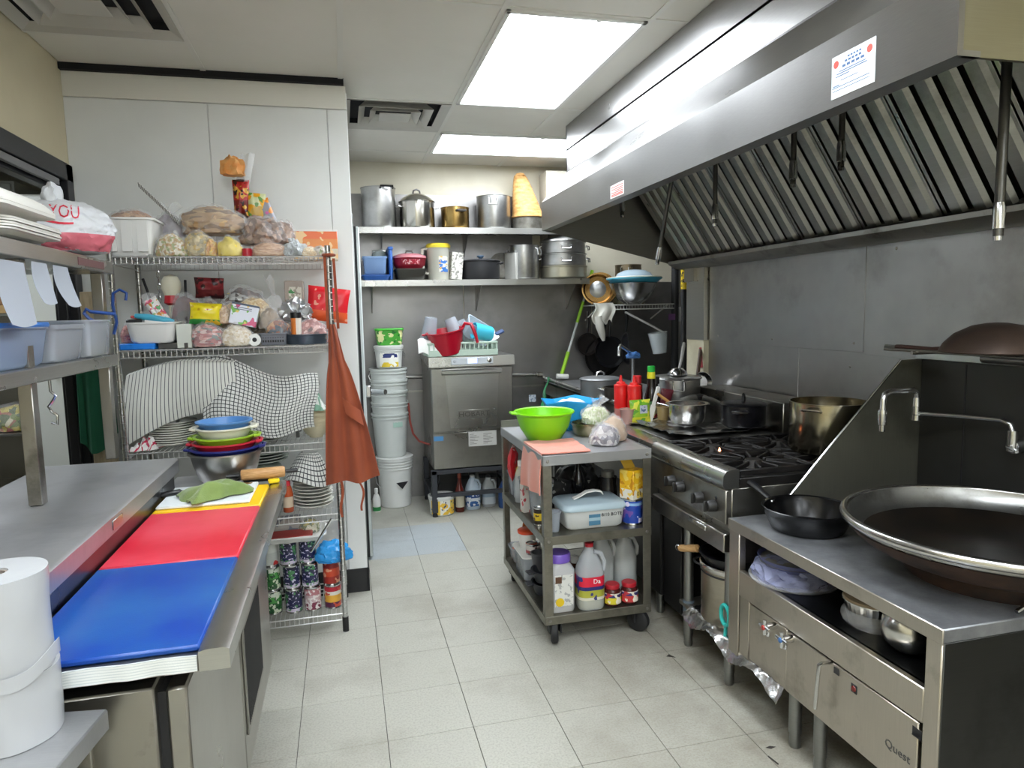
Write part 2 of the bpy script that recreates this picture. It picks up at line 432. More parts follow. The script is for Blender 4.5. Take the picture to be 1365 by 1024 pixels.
for y, z in ((3.86, 1.31), (3.3, 1.31), (2.68, 1.31), (2.06, 1.31), (2.45, 1.72), (2.7, 1.2), (2.36, 1.22)):
    g.lathe([(0, .004), (.004, .004), (.007, 0)], 10); g.tf(len(g.v)-21, Matrix.Translation((XR, y, z)) @ Matrix.Rotation(-PI/2, 4, 'Y'))
P(wr, 'screw', g, STEELD, kind='stuff')
P(wr, 'corner_post', G().box(XR-.03, XR+.13, 3.98, 4.2, 0, .84).box(XR-.03, XR+.13, 3.98, 4.2, .84, 1.28), mat('yellowed_paint', 'cfc9b0', .5, var='b9b196'))
P(wr, 'corner_cladding', G().box(XR-.034, XR+.134, 3.975, 4.204, 1.28, 1.80, .002), STEEL)
P(wr, 'bracket', G().box(XR-.06, XR-.03, 4.06, 4.19, 1.66, 1.76, .002), STEELD)
S('wall_recess', G().box(XF, XF+.1, 4.1, YB, 0, ZC+.1), mat('recess_grey', '6d6b68', .5, .4))
S('wall_recess_side', G().box(XR+.13, XF+.1, 4.1, 4.2, 0, ZC+.1), STEELD)
# white cool-room box standing in the corner
COOLM = mat('cool_room_white', 'e2e4e2', 0.42, var='dadcd9', vscale=2)
wp = S('wall_partition', G().box(XL, .068, 3.66, YB, 0, 2.63), COOLM)
for x0, x1 in ((-1.2, -.586), (-.582, -.03), (-.026, .07)):
    P(wp, 'panel', G().box(x0, x1, 3.652, 3.66, .12, 2.515, .0015), COOLM)
P(wp, 'top_panel', G().box(XL, .068, 3.648, 3.66, 2.52, 2.632, .001), mat('cool_room_cream', 'dedcd3', .45))
P(wp, 'side_panel', G().box(.068, .072, 3.655, YB, .12, 2.6), COOLM)
P(wp, 'baseboard', G().box(XL, .074, 3.645, 3.66, 0, .13, .002).box(.066, .08, 3.645, 4.06, 0, .13, .002), mat('black_vinyl', '1d1d1f', .5))
d2 = S('door_2', G().box(.082, .118, 4.12, 5.02, .02, 2.0, .006), mat('door_bluish_white', 'ccd3d2', .4, var='bcc4c3'))
P(d2, 'door_frame', G().box(.072, .084, 4.02, 4.12, 0, 2.03, .003).box(.072, .084, 4.02, 5.12, 2.0, 2.06, .003), mat('grey_door_frame', '8d8f8d', .45, .4))
P(d2, 'latch', G().box(.118, .15, 4.2, 4.26, .99, 1.06, .006).tube([(.14, 4.23, 1.025), (.2, 4.22, 1.02), (.235, 4.18, 1.02)], .016, 10), CHROME)
P(d2, 'gasket', G().box(.08, .1, 4.112, 4.121, .02, 2.0), RUBBER)
# left wall with the opening into the next room
wl = S('wall_left', G().box(XL-.06, XL, YN, 1.6, 0, ZC+.1).box(XL-.06, XL, 1.6, 3.66, 2.12, ZC+.1).box(XL-.06, XL, 3.6, 3.66, 0, 2.12).box(XL-.06, XL, 3.66, YB, 0, ZC+.1), mat('warm_cream_paint', 'd8ceb0', .55, var='cfc4a4', vscale=2))
BF = mat('black_door_frame', '1c1c20', .4)
d1 = S('door_1', G().box(XL-.07, XL+.025, 3.54, 3.62, 0, 2.2, .004).box(XL-.07, XL+.025, 1.5, 3.62, 2.12, 2.2, .004).box(XL-.07, XL+.025, 1.5, 1.58, 0, 2.2, .004), BF)
P(d1, 'inner_stop', G().box(XL-.05, XL-.01, 3.51, 3.54, 0, 2.12, .004).box(XL-.06, XL-.01, 1.58, 3.54, 2.07, 2.12, .004), BF)
P(d1, 'metal_track', G().box(XL+.0, XL+.018, 1.6, 3.47, 2.085, 2.115, .002), mat('grey_track', '8f8e90', .35, .8))
S('wall_near', G().box(XL-.1, XF+.1, YN-.12, YN, 0, ZC+.1), mat('near_wall_white', 'e4e2da', .5))
S('wall_next_room', G().box(-3.9, -3.8, YN, 7.2, 0, ZC+.1).box(-3.8, XL, 7.1, 7.2, 0, ZC+.1).box(-3.8, XL-.07, .4, .5, 0, ZC+.1).box(XL-.14, XL, 5.63, 7.1, 0, ZC), mat('next_room_paint', 'b9b5a6', .6))

# ceiling: slab, tee grid, lay-in tiles
ceil = S('ceiling', G().box(-3.9, XF+.1, YN-.1, 7.2, ZC+.06, ZC+.16), mat('plenum_grey', '6b6862', .8))
TEE = mat('ceiling_tee', 'd6d4cc', .5); CT = mat('ceiling_tile', 'dcd9d0', .75, var='d3d0c6', vscale=1.2, bump=.12, bscale=90)
xs = [-1.2, -.587, .045, .665, 1.28, 1.9, 2.52, XF]; ys = [YN, -3.4, -2.2, -1.0, .22, 1.47, 2.69, 3.93, 4.54, 5.12, YB]
g = G()
for x in xs[1:-1]:
    g.box(x-.012, x+.012, YN, 4.54 if x == 1.28 else YB, ZC, ZC+.004)
    if x == 1.28: g.box(x-.012, x+.012, 5.12, YB, ZC, ZC+.004)
for y in ys[1:-1]: g.box(XL, XF, y-.012, y+.012, ZC+.0005, ZC+.0045)
P(ceil, 'grid', g, TEE)
skip = set()
FIX = [(3, 6), (3, 4), (3, 2), (3, 0), (1, 4), (1, 2), (1, 0)]     # column,row of lay-in 2x4 lamps
for c in FIX: skip.add(c)
VENTS = [(2, 5), (0, 4)]
P2 = {}
for i in range(len(xs)-1):
    for j in range(len(ys)-1):
        if (i, j) in skip or (i, j) == (2, 7) or (j == 8 and i in (3, 4)): continue
        y0 = ys[j]+.004; y1 = ys[j+1]-.004
        if (i, j) == (0, 6): continue
        if (i, j) == (0, 5): y1 = 2.69-.004
        P(ceil, 'tile', G().box(xs[i]+.004, xs[i+1]-.004, y0, y1, ZC+.004, ZC+.018, .002), CT)
P(ceil, 'tile', G().box(xs[0]+.004, xs[1]-.004, 3.275, 3.926, ZC+.004, ZC+.018, .002), CT)
P(ceil, 'grid', G().box(XL, xs[1], 3.262, 3.286, ZC+.0005, ZC+.0045), TEE)
P(ceil, 'tile', G().box(-3.8, XL-.06, .5, 7.1, ZC+.004, ZC+.02), CT)
P(ceil, 'shadow_gap', G().box(XL, .06, 3.62, 3.66, 2.632, ZC+.004), mat('dark_gap', '131316', .9))

def lamp(x0, x1, y0, y1, label):
    cx, cy = (x0+x1)/2, (y0+y1)/2; w, d = x1-x0-.02, y1-y0-.02
    t = T('ceiling_light', label, 'ceiling light', (cx, cy, ZC), group='fluorescent ceiling panels')
    P(t, 'diffuser', G().box(-w/2+.02, w/2-.02, -d/2+.02, d/2-.02, .002, .006), emit('lamp_diffuser', 'f1f8ff', LIGHT_POWER))
    f = G()
    for a, b, c, e in ((-w/2, w/2, -d/2, -d/2+.02), (-w/2, w/2, d/2-.02, d/2), (-w/2, -w/2+.02, -d/2, d/2), (w/2-.02, w/2, -d/2, d/2)):
        f.box(a, b, c, e, -.008, .03, .002)
    P(t, 'frame', f, mat('white_enamel', 'dcdcd8', .35))
    P(t, 'housing', G().box(-w/2, w/2, -d/2, d/2, .031, .055), mat('white_enamel', 'dcdcd8', .35))
    P(t, 'latch', G().box(.08, .1, -d/2-.001, -d/2+.022, -.011, -.008, .001), WHITEP)
    return t
lamp(.665, 1.28, 2.69, 3.93, 'large lit fluorescent panel in the ceiling beside the steel hood')
lamp(.665, 1.9, 4.54, 5.12, 'narrow lit fluorescent panel further back, near the pot shelves')
lamp(.665, 1.28, .22, 1.47, 'added fill-light panel overhead, out of view above the walkway')  # unseen; this and the panels behind the viewer are added for fill
lamp(.665, 1.28, -2.2, -1.0, 'added fill-light panel behind the viewer on the right')
lamp(-.587, .045, -2.2, -1.0, 'added fill-light panel behind the viewer on the left')
lamp(-.587, .045, .22, 1.47, 'added fill-light panel overhead, out of view above the prep table')  # unseen, added to light the rack from the front
lamp(-.587, .045, YN, -3.4, 'added fill-light panel near the rear wall on the left')  # unseen rear panels, added as more fill on upright surfaces
lamp(.665, 1.28, YN, -3.4, 'added fill-light panel near the rear wall on the right')
lamp(-2.7, -2.1, 3.2, 4.4, 'added fill-light panel in the next room')  # unseen, added to brighten the next room

VM = mat('vent_enamel', 'bdbab2', .45); VD = mat('vent_dark_inside', '17171b', .8)
def vent(cx, cy, w, d, label):
    t = T('ceiling_vent', label, 'ceiling vent', (cx, cy, ZC))
    P(t, 'dark_throat', G().box(-w/2+.02, w/2-.02, -d/2+.02, d/2-.02, .05, .056), VD)
    f = G()
    def ringf(w0, d0, w1, d1, z0, z1):
        o = [(-w0/2, -d0/2, z0), (w0/2, -d0/2, z0), (w0/2, d0/2, z0), (-w0/2, d0/2, z0)]
        i = [(-w1/2, -d1/2, z1), (w1/2, -d1/2, z1), (w1/2, d1/2, z1), (-w1/2, d1/2, z1)]
        i2 = [(x, y, z+.002) for x, y, z in i]; o2 = [(x, y, z+.002) for x, y, z in o]
        return G().loft([o, i, i2, o2], False, False, True)
    P(t, 'frame', ringf(w, d, w-.09, d-.09, -.004, .02), VM, 0)
    for k, q in enumerate((.16, .29, .42)):
        P(t, 'vane', ringf(w-q-.02 if k < 2 else w-.40, d-q-.02 if k < 2 else d-.40, w-q-.10, d-q-.10, -.01, .035) if k < 2 else G().box(-(w-.42)/2, (w-.42)/2, -(d-.42)/2, (d-.42)/2, -.008, -.002, .002), VM, 0)
    P(t, 'throat_wall', ringf(w-.09, d-.09, w-.092, d-.092, .02, .056), VD, 0)
    return t
vent(.355, 4.235, .60, .59, 'square louvred ceiling vent beyond the white cool room corner')
vent(-.893, 2.975, .60, .56, 'square louvred ceiling vent at the upper left above the doorway')

# ================================================================ RANGE HOOD
hood = T('range_hood', 'long stainless steel exhaust hood with baffle filters over the cooking line', 'range hood', (1.27, 1.215, 2.0))
HL = 3.055
def hp(x, z): return (x-1.27, z-2.0)
g = G()
# front fascia, slope, duct face as one folded sheet, closed with thickness
prof = [hp(1.27, 2.0), hp(1.27, 2.178), hp(1.44, 2.368), hp(1.44, 2.657), hp(1.455, 2.657), hp(1.455, 2.36), hp(1.285, 2.172), hp(1.285, 2.012), hp(1.33, 2.012), hp(1.33, 2.0)]
P(hood, 'canopy', g.prism(prof, 'y', 0, HL-.0), STEELH, .5)
P(hood, 'crease', G().box(.168, .1712, 0, HL, .362, .374, .001), steel('seam_steel', '6b6a68', .4))
P(hood, 'duct_end_panel', G().box(.17, XR-1.27+.01, HL-.016, HL-.001, .3, .656), STEELH)
P(hood, 'duct_near_panel', G().box(.17, XR-1.27+.01, .001, .016, .3, .656), STEELH)
endp = [hp(1.285, 2.0), hp(1.285, 2.178), hp(1.45, 2.362), hp(1.45, 2.6), hp(2.29, 2.6), hp(2.29, 1.755)]
P(hood, 'end_panel', G().prism(endp, 'y', HL-.012, HL-.002), steel('hood_inner_steel', '8d8b86', .36))
P(hood, 'end_panel', G().prism([hp(1.285, 2.0), hp(1.285, 2.178), hp(1.45, 2.362), hp(1.45, 2.6), hp(2.29, 2.6), hp(2.29, 1.93), hp(2.1, 2.0)], 'y', .002, .012), steel('hood_side_steel', 'a09b84', .4))
P(hood, 'inner_roof', G().box(.17, 1.02, .012, HL-.012, .5, .512), steel('hood_inner_steel', '8d8b86', .36))
P(hood, 'grease_gutter', G().prism([hp(2.15, 1.78), hp(2.15, 1.80), hp(2.23, 1.81), hp(2.285, 1.81), hp(2.285, 1.745), hp(2.2, 1.75)], 'y', .012, HL-.012), STEELD)
fb, ft = Vector((2.2-1.27, 0, 1.80-2.0)), Vector((1.76-1.27, 0, 2.44-2.0)); ax = (ft-fb); L = ax.length; ax.normalize(); nz = Vector((ax.z, 0, -ax.x))
if nz.z > 0: nz = -nz
BAF = steel('filter_steel', '8e8d88', .3, (1, 1, 30), .1, '39352e', 3, .55, .85)
NF, FW = 7, (HL-.2)/7
Mx = Matrix(((0, ax.x, nz.x, fb.x), (1, 0, 0, 0), (0, ax.z, nz.z, fb.z), (0, 0, 0, 1)))   # local u=y, v=up slope, w=towards cook
fr = G()
for a, b, c, e in ((.004, FW-.004, 0, .02), (.004, FW-.004, L-.02, L), (.004, .018, 0, L), (FW-.018, FW-.004, 0, L)): fr.box(a, b, c, e, -.03, .004, .001)
fr.box(.004, FW-.004, 0, L, -.034, -.03); fr.tf(0, Mx)
frm = mesh('filter', fr, BAF, 0)
bp = FW/4.0
bf = G().prism([(0, 0), (.014, .014), (.058, .014), (.072, 0), (.066, 0), (.055, .009), (.018, .009), (.006, 0)], 'y', .018, L-.018).tf(0, Mx)
bfm = mesh('baffle', bf, BAF, 0)
dk = G().box(.016, FW-.016, .02, L-.02, -.029, -.02).tf(0, Mx); dkm = mesh('dark_gap', dk, mat('filter_gap_dark', '181511', .35), 0)  # near-black sheet filling the gaps behind the baffles
for k in range(NF):
    y0 = .03+k*FW+.06
    f = P(hood, 'filter', frm, None, loc=(0, y0, 0))
    P(f, 'dark_gap', dkm, None)
    for q in range(4): P(f, 'baffle', bfm, None, loc=(0, .016+q*(FW-.03)/4+.004, 0))
P(hood, 'filter_end_plate', G().box(0, HL-.2-.03-NF*FW+.07, 0, L, -.03, 0).tf(0, Mx).move(0, .03+.06+NF*FW, 0), steel('hood_inner_steel', '8d8b86', .36))
DPIPE = steel('pipe_steel', '5f5e5b', .35)
NOZ = [((1.75, 1.518, 2.5), (1.75, 1.518, 1.665), 1), ((1.75, 2.138, 2.47), (1.75, 2.138, 1.975), 0), ((1.75, 2.405, 2.47), (1.75, 2.405, 1.965), 0), ((1.75, 2.986, 2.47), (1.75, 2.986, 1.887), 0), ((1.75, 3.40, 2.25), (1.75, 3.60, 1.75), 0), ((1.6, 3.75, 2.3), (1.6, 3.75, 2.03), 0)]
for a, b, big in NOZ:
    a = Vector(a)-Vector((1.27, 1.215, 2)); b = Vector(b)-Vector((1.27, 1.215, 2)); d = (b-a).normalized()
    n = P(hood, 'nozzle_pipe', G().tube([a, b], .011 if not big else .013, 10), DPIPE)
    P(n, 'nozzle', G().tube([b-d*.09, b-d*.075, b-d*.02, b-d*.018, b+d*.012], [.013, .016, .016, .011, .011], 10), CHROME)
st = P(hood, 'sticker', G().box(-.0012, -.0002, 1.444-1.215, 1.594-1.215, .02, .125), mat('sticker_paper', 'dfe9ea', .5))
g = G()
for k, (a, b, z, h) in enumerate(((1.49, 1.54, .112, .004), (1.49, 1.55, .103, .005), (1.48, 1.56, .093, .006), (1.475, 1.565, .083, .002), (1.47, 1.575, .078, .002), (1.53, 1.578, .072, .002), (1.5, 1.56, .060, .0015), (1.46, 1.59, .046, .0015), (1.565, 1.588, .050, .003), (1.46, 1.588, .038, .0012))):
    n = 1 if h < .003 else 5
    for q in range(n):
        w = (b-a)/n; g.box(-.0016, -.0011, a+q*w-1.215, a+q*w+w*(.7 if n > 1 else 1)-1.215, z-h/2, z+h/2)
P(st, 'print', g, mat('sticker_blue_ink', '4a6a9a', .6))
g = G()
for y, z in ((1.462, .104), (1.578, .104)):
    g.lathe([(0, .0003), (.0095, .0003), (.0095, 0)], 16); g.tf(len(g.v)-33, Matrix.Translation((-.0012, y-1.215, z)) @ Matrix.Rotation(-PI/2, 4, 'Y'))
P(st, 'red_seal', g, mat('sticker_red', 'c9584f', .6))
s2 = P(hood, 'sticker', G().box(-.0012, -.0002, 2.953-1.215, 3.113-1.215, .012, .072), mat('small_sticker_paper', 'ddd2cf', .5))
g = G()
for z in (.060, .050, .042, .034, .026, .020): g.box(-.0016, -.0011, 2.965-1.215, (3.1 if z != .042 else 3.06)-1.215, z-.0018, z+.0018)
P(s2, 'print', g, mat('sticker_red', 'c9584f', .6))
# ================================================================ COOKING LINE
KNOB = mat('knob_black', '1b1a19', .45, bump=.1)
def legs(root, pts, z1, r=.022, m=None, foot=True):
    for x, y in pts:
        l = P(root, 'leg', G().tube([(x, y, .05), (x, y, z1)], r, 14), m or steel('galvanised_leg', '8f908e', .38))
        P(l, 'foot', G().lathe([(0, 0), (r*.8, 0), (r*.95, .012), (r*.8, .06), (0, .06)], 14, (x, y, 0)), m or steel('galvanised_leg', '8f908e', .38))
# --- four-burner range
rg = T('gas_range', 'stainless steel gas range with black cast iron grates and four knobs', 'gas range', (1.38, 2.262, 0))
RL = .62
P(rg, 'body', G().box(.03, .86, 0.004, RL, .62, .80, .004), STEELD)
P(rg, 'front_rail', G().prism([(0, .80), (-.01, .815), (-.008, .85), (.004, .868), (.03, .874), (.06, .872), (.06, .80)], 'y', 0, RL), STEEL, .9)
P(rg, 'control_panel', G().box(.004, .032, .003, RL-.003, .66, .795, .004), steel('panel_steel', 'a09c94', .36, (1, 40, 1), .14, '6a6258', 7, .5, .8))
P(rg, 'drip_tray', G().box(-.004, .035, 0, RL, .55, .625, .004), STEELD)
P(rg, 'tray_pull', G().box(-.016, -.003, .12, .26, .60, .622, .004), CHROME)
P(rg, 'cooktop', G().box(.055, .80, .0, RL, .80, .838, .003), IRON)
for y, z in ((.50, .735), (.42, .727), (.26, .722), (.16, .716)):
    k = P(rg, 'knob', G().lathe([(0, .034), (.018, .034), (.022, .028), (.024, 0), (.017, -.004), (0, -.004)], 18).tf(0, Matrix.Translation((.002, y-.08, z)) @ Matrix.Rotation(-PI/2, 4, 'Y')).box(-.045, -.028, y-.084, y-.076, z-.022, z+.022, .003), KNOB)
for y in (.34, .07): P(rg, 'screw', G().lathe([(0, .003), (.006, .003), (.008, 0)], 10).tf(0, Matrix.Translation((.004, y, .75)) @ Matrix.Rotation(-PI/2, 4, 'Y')), BLACK)
def grate(cx, cy, w, d):
    g = G(); z = .868
    for a, b, c, e in ((-w/2, w/2, -d/2, -d/2+.014), (-w/2, w/2, d/2-.014, d/2), (-w/2, -w/2+.014, -d/2, d/2), (w/2-.014, w/2, -d/2, d/2)):
        g.box(cx+a, cx+b, cy+c, cy+e, z-.022, z, .003)
    for k in range(12):
        a = 2*PI*k/12+.13; c, s_ = math.cos(a), math.sin(a); R_ = min(w/2/max(abs(c), 1e-3), d/2/max(abs(s_), 1e-3))-.008
        st0 = len(g.v); g.box(.05, R_, -.005, .005, z-.016, z+.004, .003); g.tf(st0, Matrix.Translation((cx, cy, 0)) @ Matrix.Rotation(a, 4, 'Z'))
    return g
for cx in (.22, .56):
    for cy in (.155, .465):
        P(rg, 'grate', grate(cx, cy, .33, .30), IRON)
        b = P(rg, 'burner', G().lathe([(0, .02), (.03, .02), (.036, .012), (.042, 0), (.05, -.01), (0, -.01)], 20, (cx, cy, .85)), mat('burner_iron', '2d2a27', .55, .5, bump=.2))
P(rg, 'pilot_flame', G().lathe([(0, .02), (.004, .012), (.006, .004), (0, 0)], 8, (.19, .36, .862)), emit('flame', 'ff8a50', 3.0))
P(rg, 'riser', G().box(.80, .875, 0, RL, .62, .90, .003), STEELD)
legs(rg, ((.045, .36), (.045, .03), (.80, .56), (.80, .03)), .62, .021)
clampm = mat('blue_tape', '4f5a63', .6)
P(rg, 'leg_collar', G().lathe([(.0225, 0), (.025, .004), (.025, .055), (.0225, .06)], 14, (.045, .36, .15)), clampm)
P(rg, 'undershelf', G().box(.02, .80, -.03, .40, .18, .20, .003), STEELD)
foil = mat('crumpled_foil', 'c2c2c2', .22, 1.0, bump=1.0, bscale=38)
def crumple(w, d, amp, seed, th=.001, n=18, curl=0.0):
    o = Vector((seed*3.3, seed, 0))
    return G().sheet(n, n, lambda u, v: ((u-.5)*w, (v-.5)*d, .004+amp*abs(noise.noise(Vector((u*6, v*6, 0))+o))*2+curl*(abs(2*u-1)**6+abs(2*v-1)**6)), th)
ONE('foil_sheet', 'crumpled aluminium foil lining and drooping from the low shelf under the range', 'foil', G().sheet(60, 14, lambda u, v: (1.50-.14*v+.006*noise.noise(Vector((u*20, v*6, 3))), 2.56-.66*u+.006*noise.noise(Vector((u*20, v*7, 8))), .206-.055*max(0, v-.72)/.28*(.6+.4*math.sin(u*14))+.012*abs(noise.noise(Vector((u*22, v*7, 1))))), .001), foil)
P(rg, 'side_cabinet', G().box(.05, .70, .44, RL-.01, .1, .56, .004), mat('dark_painted_steel', '2b2a2a', .4, .6))
# --- griddle unit left of it
gr = T('griddle_range', 'flat griddle unit with raised back, left of the burners, covered in pots', 'griddle', (1.38, 2.886, 0))
P(gr, 'body', G().box(.03, .86, 0, .86, .58, .84, .004), STEELD)
P(gr, 'front_edge', G().prism([(0, .80), (-.012, .825), (0, .86), (.04, .872), (.09, .868), (.09, .80)], 'y', .004, .856), STEEL, .9)
P(gr, 'griddle_plate', G().box(.09, .74, .004, .856, .84, .868, .003), mat('griddle_black', '201f1e', .35, .7, 'a5a39f', 5))
P(gr, 'raised_back', G().box(.70, .90, .01, .856, .84, 1.015, .004), STEELD)
P(gr, 'lower_panel', G().box(.04, .86, 0, .86, .12, .58, .004), mat('dark_painted_steel', '2b2a2a', .4, .6))
legs(gr, ((.08, .08), (.08, .78), (.8, .08), (.8, .78)), .12)
gf = crumple(.60, .42, .012, 4, .001, 22, .012)
ONE('foil_sheet', 'sheet of crumpled foil spread on the griddle under the two pots', 'foil', gf, foil, (1.80, 3.125, .869), .06)

# --- pots
def pot(name, label, cat, loc, r, h, m, rim=.004, wall=.004, handles=None, hm=None, lid=None, rz=0, group=None, hz=.8, corner=.015, n=36):
    t = T(name, label, cat, loc, rz, group)
    P(t, 'body', G().lathe([(0, 0), (r-corner, 0), (r-corner*.3, corner*.3), (r, corner), (r, h-rim), (r+rim, h-rim*.6), (r+rim, h), (r-wall, h), (r-wall, wall+corner), (r-wall-corner, wall), (0, wall)], n), m)
    if handles == 'loop':
        for s_ in (1, -1):
            z = h*hz
            P(t, 'handle', G().tube([(s_*(r-.002), -.035, z), (s_*(r+.022), -.035, z+.006), (s_*(r+.036), -.02, z+.01), (s_*(r+.036), .02, z+.01), (s_*(r+.022), .035, z+.006), (s_*(r-.002), .035, z)], .005, 8), hm or m)
    if handles == 'drop':
        for s_ in (1, -1):
            z = h*hz
            P(t, 'handle', G().tube([(s_*(r-.002), -.03, z), (s_*(r+.015), -.032, z-.004), (s_*(r+.02), -.03, z-.05), (s_*(r+.02), .03, z-.05), (s_*(r+.015), .032, z-.004), (s_*(r-.002), .03, z)], .0055, 8), hm or m)
    if handles == 'lug':
        for s_ in (1, -1):
            z = h*hz; P(t, 'handle', G().box(s_*(r-.003), s_*(r+.04), -.04, .04, z-.008, z+.008, .005), hm or m)
    if lid:
        lm, dome, knobm = lid
        l = P(t, 'lid', G().lathe([(r+.003, h), (r+.008, h+.004), (r+.004, h+.008), (r*.85, h+.01+dome*.35), (r*.5, h+.01+dome*.8), (r*.15, h+.01+dome), (0, h+.01+dome)], n), lm)
        if knobm: P(l, 'knob', G().tube([(-.028, 0, h+.008+dome), (-.024, 0, h+.03+dome), (0, 0, h+.04+dome), (.024, 0, h+.03+dome), (.028, 0, h+.008+dome)], .007, 8), knobm)
    return t
STAINP = steel('stained_pot_steel', 'b5ad97', .2, (1, 1, 8), .1, '8f7f58', 4, .45, .8)
bigpot = pot('stock_pot', 'wide steel stock pot with stained sides on the rear right burner', 'stock pot', (1.985, 2.46, .872), .155, .212, STAINP, handles='loop', hm=POLI, rz=.5, hz=.86)
P(bigpot, 'broth', G().lathe([(0, .17), (.150, .17)], 30), mat('brown_broth', '3a2a1c', .15))
sp = pot('saucepan', 'small shiny steel pot on foil with a spoon resting in it', 'pot', (1.71, 3.17, .89), .093, .108, POLI, corner=.04, handles=None)
P(sp, 'rim', G().lathe([(.092, .105), (.112, .108), (.112, .111), (.09, .111)], 32), POLI)
bp2 = pot('black_pot', 'black enamel pot on foil beside the small steel pot, lid on', 'pot', (1.945, 3.03, .89), .108, .108, mat('black_enamel', '17171b', .25), handles='lug', hm=mat('black_enamel', '17171b', .25), lid=(mat('black_enamel', '17171b', .25), .012, BLACK), rz=.9)
lidm = steel('hammered_lid', '6e6d6a', .3, (1, 1, 8), .1, '3e3a35', 6, .45, .7)
t = T('wok_cover', 'dark domed wok lid leaning behind the small steel pot', 'lid', (1.915, 3.42, .905), 0, rot=(.30, -.12, 0))
P(t, 'dome', G().lathe([(.17, 0), (.172, .006), (.15, .03), (.1, .065), (.05, .082), (0, .086), (0, .084), (.05, .079), (.1, .062), (.148, .028), (.168, .0)], 36), lidm)
P(t, 'knob', G().lathe([(.012, .083), (.014, .1), (.02, .108), (0, .112)], 14), BLACK)
sk = pot('stock_pot', 'tall steel stock pot with flat lid behind the bottles', 'stock pot', (1.935, 3.74, .87), .147, .20, ALU, handles='drop', hm=CHROME, rz=-PI/2-.35, hz=.95)
P(sk, 'lid', G().lathe([(.155, .198), (.158, .204), (.15, .21), (.06, .222), (0, .224)], 36), ALU)
t = T('ladle', 'steel ladle lying on the flat pot lid, handle up', 'ladle', (1.93, 3.70, 1.092))
P(t, 'bowl', G().lathe([(0, .045), (.03, .04), (.052, .022), (.06, .002), (.057, .002), (.05, .018), (.03, .035), (0, .041)], 24), CHROME)
P(t, 'handle', G().tube([(.01, .0, .04), (.03, .01, .09), (.055, .03, .17), (.06, .035, .19)], [.008, .009, .011, .008], 8), mat('pale_grey_handle', 'b9b9b8', .35, .5))

# --- low wok range
wk = T('wok_range', 'low stainless wok range with open slot shelf and valves on its front panel', 'wok range', (1.38, 1.285, 0))
WL = .947; WM = steel('wok_range_steel', 'bab3a8', .33, (1, 40, 1), .1, '7c7568', 6, .55, .9)
TOPM = steel('wok_top_steel', 'a2a4a7', .40, (1, 60, 1), .12, '64666a', 5, .4, .8, metal=.65)
P(wk, 'top', G().box(-.004, .56, -.004, WL, .664, .70, .003), TOPM)
P(wk, 'front_lip', G().box(-.006, 0, -.004, WL, .66, .700, .002), WM)
P(wk, 'rear_top', G().box(.56, .86, -.004, WL, .655, .69, .003), mat('sooty_top', '22201d', .5, .5, '3d352b', 6))
P(wk, 'stile', G().box(0, .035, .002, .05, .2, .662, .003), WM)
P(wk, 'stile', G().box(0, .03, WL-.068, WL-.002, .18, .662, .003), WM)
P(wk, 'stile', G().box(.004, .05, WL-.13, WL-.07, .2, .47, .003), WM)
P(wk, 'end_panel', G().box(.005, .86, 0, .012, .1, .662, .002), steel('dark_end_steel', '4c4d4c', .38, (1, 1, 40), .1, '2d2e2d', 2.5, .5, .8))
P(wk, 'end_panel', G().box(.005, .86, WL-.014, WL-.002, .12, .662, .002), WM)
P(wk, 'mid_rail', G().box(0, .03, .05, WL-.068, .425, .52, .003), WM)
P(wk, 'shelf', G().box(.02, .84, .012, WL-.014, .505, .52), mat('shelf_dark_steel', '3c3d3e', .3, .9, '222325', 4))
P(wk, 'front_panel', G().box(.004, .02, .065, .60, .205, .418, .003), WM)
P(wk, 'front_panel', G().box(.007, .02, .603, WL-.13, .205, .418, .003), WM)
P(wk, 'back_of_slot', G().box(.82, .84, .012, WL-.014, .2, .66), mat('sooty_top', '22201d', .5, .5))
P(wk, 'keyhole', G().box(.0022, .0042, .052, .082, .376, .402, .001).tube([(.0032, .067, .376), (.0034, .067, .3762)], .015, 16).tf(0, Matrix.Identity(4)), INK)
legs(wk, ((.045, .60), (.045, .475), (.80, .86), (.80, .06)), .22, .021)
RED = mat('valve_red', 'b23a34', .45); BLU = mat('valve_blue', '3d6ba8', .45)
for y, m in ((.665, RED), (.572, BLU)):
    v = P(wk, 'valve', G().tube([(.005, y, .402), (-.03, y, .402)], .013, 12).tube([(-.018, y, .402), (-.022, y, .37)], .007, 8), CHROME)
    P(v, 'cross_handle', G().tube([(-.034, y-.028, .402), (-.034, y+.028, .402)], .006, 8).tube([(-.034, y, .376), (-.034, y, .428)], .006, 8), CHROME)
    P(v, 'index', G().lathe([(0, .004), (.008, .003), (.009, 0)], 12).tf(0, Matrix.Translation((-.04, y, .402)) @ Matrix.Rotation(-PI/2, 4, 'Y')), m)
P(wk, 'knee_lever', G().tube([(.02, .385, .415), (-.03, .385, .418), (-.034, .392, .41), (-.03, .41, .26)], .006, 8), POLI)
P(wk, 'lever_slot', G().box(.002, .0045, .352, .374, .39, .41, .001), INK)
P(wk, 'pilot_lens', G().lathe([(0, .003), (.008, .002), (.009, 0)], 14).tf(0, Matrix.Translation((.003, .29, .385)) @ Matrix.Rotation(-PI/2, 4, 'Y')), mat('red_lens', '6b1a14', .2))
P(wk, 'lens_bezel', G().box(.0025, .0045, .278, .302, .372, .398, .001), INK)
txt(wk, 'Quest', .034, TM((.0032, .128, .300), PI/2, 0, -PI/2), mat('logo_grey', '4e4d4b', .5))
P(wk, 'wok_ring', G().lathe([(.19, .008), (.225, .008), (.232, .02), (.228, .046), (.212, .044), (.2, .03)], 48, (.42, .238, .69), close=True), mat('rusty_ring', '3a2416', .75, .2, '1f140d', 12, .4, 60))
